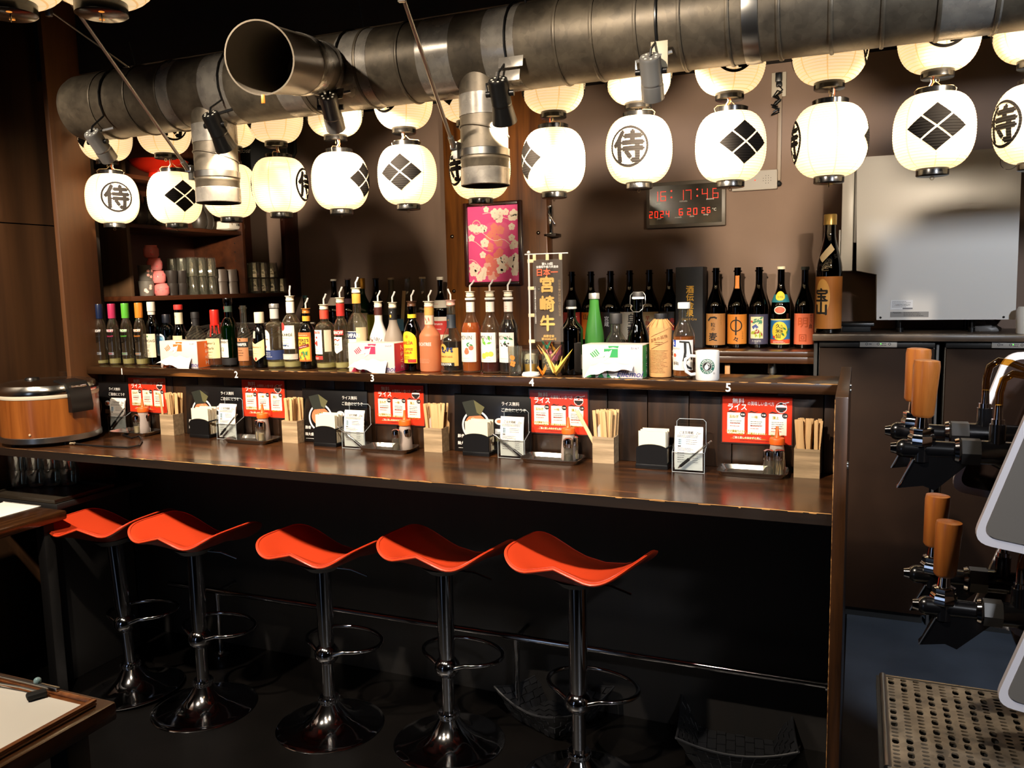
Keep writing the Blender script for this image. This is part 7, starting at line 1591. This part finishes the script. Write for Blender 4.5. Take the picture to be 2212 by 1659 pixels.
# ---------------------------------------------------------------- beer taps in the right foreground
HW = wood('tap_handle_wood', '#8a4a1c', '#bd7433', 'Z', .35, .3, 1.5)
TBK = mat('tap_black', '#0b0b0d', .22, coat=.4); RIMW = mat('tower_rim', '#e6e3ea', .3); GREYP = mat('tower_panel', '#75706a', .45); FRONT = mat('tower_front', '#3b2f2b', .12, .3, coat=.5)
HOSE = glass('beer_hose', '#d8b468', .1, 1.6)
def rounded(poly, r, n=6):
    out = []
    m = len(poly)
    for i in range(m):
        p = Vector(poly[i]+(0,)); a = (Vector(poly[i-1]+(0,))-p).normalized(); b = (Vector(poly[(i+1) % m]+(0,))-p).normalized()
        for k in range(n+1):
            t = k/n; q = (p+a*r).lerp(p, t).lerp(p.lerp(p+b*r, t), t); out.append((q.x, q.y))
    return out
def tower(label, dx, dz, taplabels):
    y0, y1 = 1.40, 1.755; P = lambda x, z: (x+dx, z+dz)
    base = [P(.166, 1.136), P(.250, 1.40), P(.62, 1.40), P(.62, 1.136-.07)]
    t = thing('beer_tower', label, 'beer tap', (.3+dx, 1.6, 0)); W_ = -t.location
    out = rounded(base, .028); cx_ = sum(p[0] for p in out)/len(out); cz_ = sum(p[1] for p in out)/len(out)
    inn = rounded([P(.1805, 1.148), P(.256, 1.388), P(.61, 1.388), P(.61, 1.148-.066)], .022)
    obj('near_rim', G().prism(out, y0, y0+.014, 'xz'), RIMW, t, W_); obj('side_panel', G().prism(inn, y0-.002, y0+.001, 'xz'), GREYP, t, W_)
    obj('far_rim', G().prism(out, y1-.014, y1, 'xz'), RIMW, t, W_)
    obj('inner_panel', G().prism(inn, y1-.0175, y1-.0145, 'xz'), FRONT, t, W_)
    obj('front_body', G().prism(rounded([P(.226, 1.130), P(.303, 1.390), P(.6, 1.390), P(.6, 1.085)], .022), y0+.0145, y1-.0145, 'xz'), FRONT, t, W_)
    obj('support', G().b2((.34+dx, 1.5, 0 if dz == 0 else 0), (.5+dx, 1.66, 1.09+dz if dz else .80), .004), MBLACK, t, W_) if dz else obj('support', G().b2((.52, 1.5, 0), (.6, 1.66, 1.09), .004), MBLACK, t, W_)
    for nm, (px_t, py_t, Yt) in taplabels:
        top = onY(px_t, py_t, Yt); hx, hz_ = top.x, top.z; L_ = .098
        f = thing('beer_tap', nm, 'tap', (hx, Yt, hz_-L_-.055), 0, 'black beer taps with wooden handles'); 
        o = Vector((0, 0, .055))
        R = Matrix.Rotation(radians(2.5), 3, 'Y')
        obj('wooden_handle', G().lathe([(0, .0), (.0145, .001), (.0180, .006), (.0212, .088), (.0200, .0965), (.014, .098), (0, .098)], 28, o, R), HW, f)
        obj('neck', G().cyl(o+Vector((-.0005, 0, -.022)), o, .0115, .0095, 16), CHROME, f)
        obj('nut', G().lathe([(0, .026), (.0175, .026), (.0185, .028), (.0185, .036), (.0150, .038), (0, .038)], 8), CHROME, f)
        obj('lock_ring', G().lathe([(0, .008), (.0205, .008), (.0215, .010), (.0215, .022), (.0190, .026), (0, .026)], 8), CHROME, f)
        xe = .262+dx-hx   # how far to the tower front
        obj('body', G().cyl((-.026, 0, .0), (.052, 0, .0), .0165, .0150, 20).ball((-.026, 0, 0), .0165, 16, 10).cyl((0, 0, -.02), (0, 0, .012), .0165), TBK, f)
        obj('end_cap', G().cyl((-.048, 0, 0), (-.036, 0, 0), .008, .011, 14), CHROME, f)
        obj('chrome_collar', G().cyl((.050, 0, 0), (.056, 0, 0), .020, .022, 20).cyl((.056, 0, 0), (.060, 0, 0), .022, .019, 20), CHROME, f)
        obj('coupling', G().cyl((.060, 0, 0), (.088, 0, 0), .0235, .0235, 6), mat('coupling_grey', '#2c2b2a', .3), f)
        obj('shank', G().cyl((.088, 0, 0), (max(.13, xe+.01), 0, 0), .0205, .019, 20), TBK, f)
        obj('spout', G().prism([(-.010, -.010), (.080, -.010), (.022, -.068), (.004, -.061), (-.036, -.068), (-.030, -.060)], -.012, .012, 'xz'), TBK, f)
        obj('spout_edge_glint', G().tube([(-.012, -.0125, -.016), (-.036, -.0125, -.067)], .0014, 5), STEEL, f)  # bright strip stands in for the lit left edge of the black spout
        g = G().cyl((.112, 0, .008), (.112, 0, .048), .0125, n=18); obj('hose_socket', g, TBK, f)
        obj('hose_fitting', G().cyl((.112, 0, .048), (.112, 0, .056), .010, n=14).cyl((.112, 0, .056), (.112, 0, .080), .007, .006, 12), CHROME, f)
        obj('hose', G().tube([(.112, 0, .076), (.1125, 0, .100), (.117, -.001, .122), (.130, -.002, .132), (.148, -.004, .129), (.18, -.006, .115), (.22, -.010, .092), (.26, -.014, .066)] if not dz else [(.112, 0, .076), (.113, 0, .10), (.12, 0, .13), (.14, 0, .15)], .0062, 10), HOSE, f)
        obj('bracket_disc', G().cyl((xe-.03, -.0, -.03), (xe+.004, 0, -.045), .026, .03, 20), TBK, f)
    return t
tower('tilted beer dispenser box with white rim and two taps, upper one', 0, 0, [('beer tap with wooden handle, upper pair, farther one', (1980, 752, 1.66)), ('beer tap with wooden handle, upper pair, nearer one', (1997, 777, 1.55))])
tower('tilted beer dispenser box with white rim and two taps, lower one', .040, -.253, [('beer tap with wooden handle, lower pair, farther one', (2021, 1068, 1.66)), ('beer tap with wooden handle, lower pair, nearer one', (2045, 1125, 1.55))])
# drip tray with a perforated sheet
ZD = .70; q0 = onZ(1893, 1456, ZD); q1 = onZ(1880, 1652, ZD)
dt = thing('drip_tray', 'perforated stainless steel drip tray below the beer taps', 'drip tray', (q0.x, q1.y, ZD-.03))
tw, td = .40, q0.y-q1.y; NX, NY = 16, 22
PERF = galv('drip_steel', '#a89a86', '#5a5248', .3)
g = G(); cxw, cyw = (tw-.02)/NX, (td-.012)/NY; rs = random.Random(11)
for i in range(NX):
    j = 0; y = .006
    while y < td-.008:
        big = rs.random() < .33; ch_ = cyw*(1.5 if big else .82); ch_ = min(ch_, td-.006-y)
        hw, hh = cxw*.25, ch_*(.40 if big else .26)
        cx_, cy_ = .016+cxw*(i+.5), y+ch_/2
        A4 = [(cx_-cxw/2, cy_-ch_/2), (cx_+cxw/2, cy_-ch_/2), (cx_+cxw/2, cy_+ch_/2), (cx_-cxw/2, cy_+ch_/2)]
        B8 = [(cx_-hw*.55, cy_-hh), (cx_+hw*.55, cy_-hh), (cx_+hw, cy_-hh*.45), (cx_+hw, cy_+hh*.45), (cx_+hw*.55, cy_+hh), (cx_-hw*.55, cy_+hh), (cx_-hw, cy_+hh*.45), (cx_-hw, cy_-hh*.45)]
        vs = [(a, b, .030) for a, b in A4]+[(a, b, .030) for a, b in B8]+[(a, b, .027) for a, b in B8]
        fs = [(0, 1, 5, 4), (1, 2, 7, 6), (1, 6, 5), (2, 3, 9, 8), (2, 8, 7), (3, 0, 11, 10), (3, 10, 9), (0, 4, 11)]+[(4+k, 4+(k+1) % 8, 12+(k+1) % 8, 12+k) for k in range(8)]
        g.add(vs, fs); y += ch_
obj('perforated_sheet', g, PERF, dt)
obj('rim', G().tube([(.012, .0, .029), (.012, td, .029)], .007, 10).tube([(.012, 0, .027), (tw, 0, .027)], .006, 10).tube([(.012, td, .028), (tw, td, .028)], .004, 8), STEEL, dt)
obj('pan', G().b2((0, -.004, 0), (tw, td+.004, .010), .002).b2((0, -.004, .010), (.012, td+.004, .026)).b2((.012, -.004, .010), (tw, .002, .026)).b2((.012, td-.002, .010), (tw, td+.004, .026)), MBLACK, dt)
ds = thing('tap_stand', 'black cabinet standing under the beer drip tray', 'cabinet', (q0.x+.2, (q0.y+q1.y)/2, 0)); obj('body', G().b2((-.17, -.15, .06), (.20, .15, ZD-.031), .004), MBLACK, ds); obj('plinth', G().b2((-.15, -.13, 0), (.18, .13, .06)), MBLACK, ds)
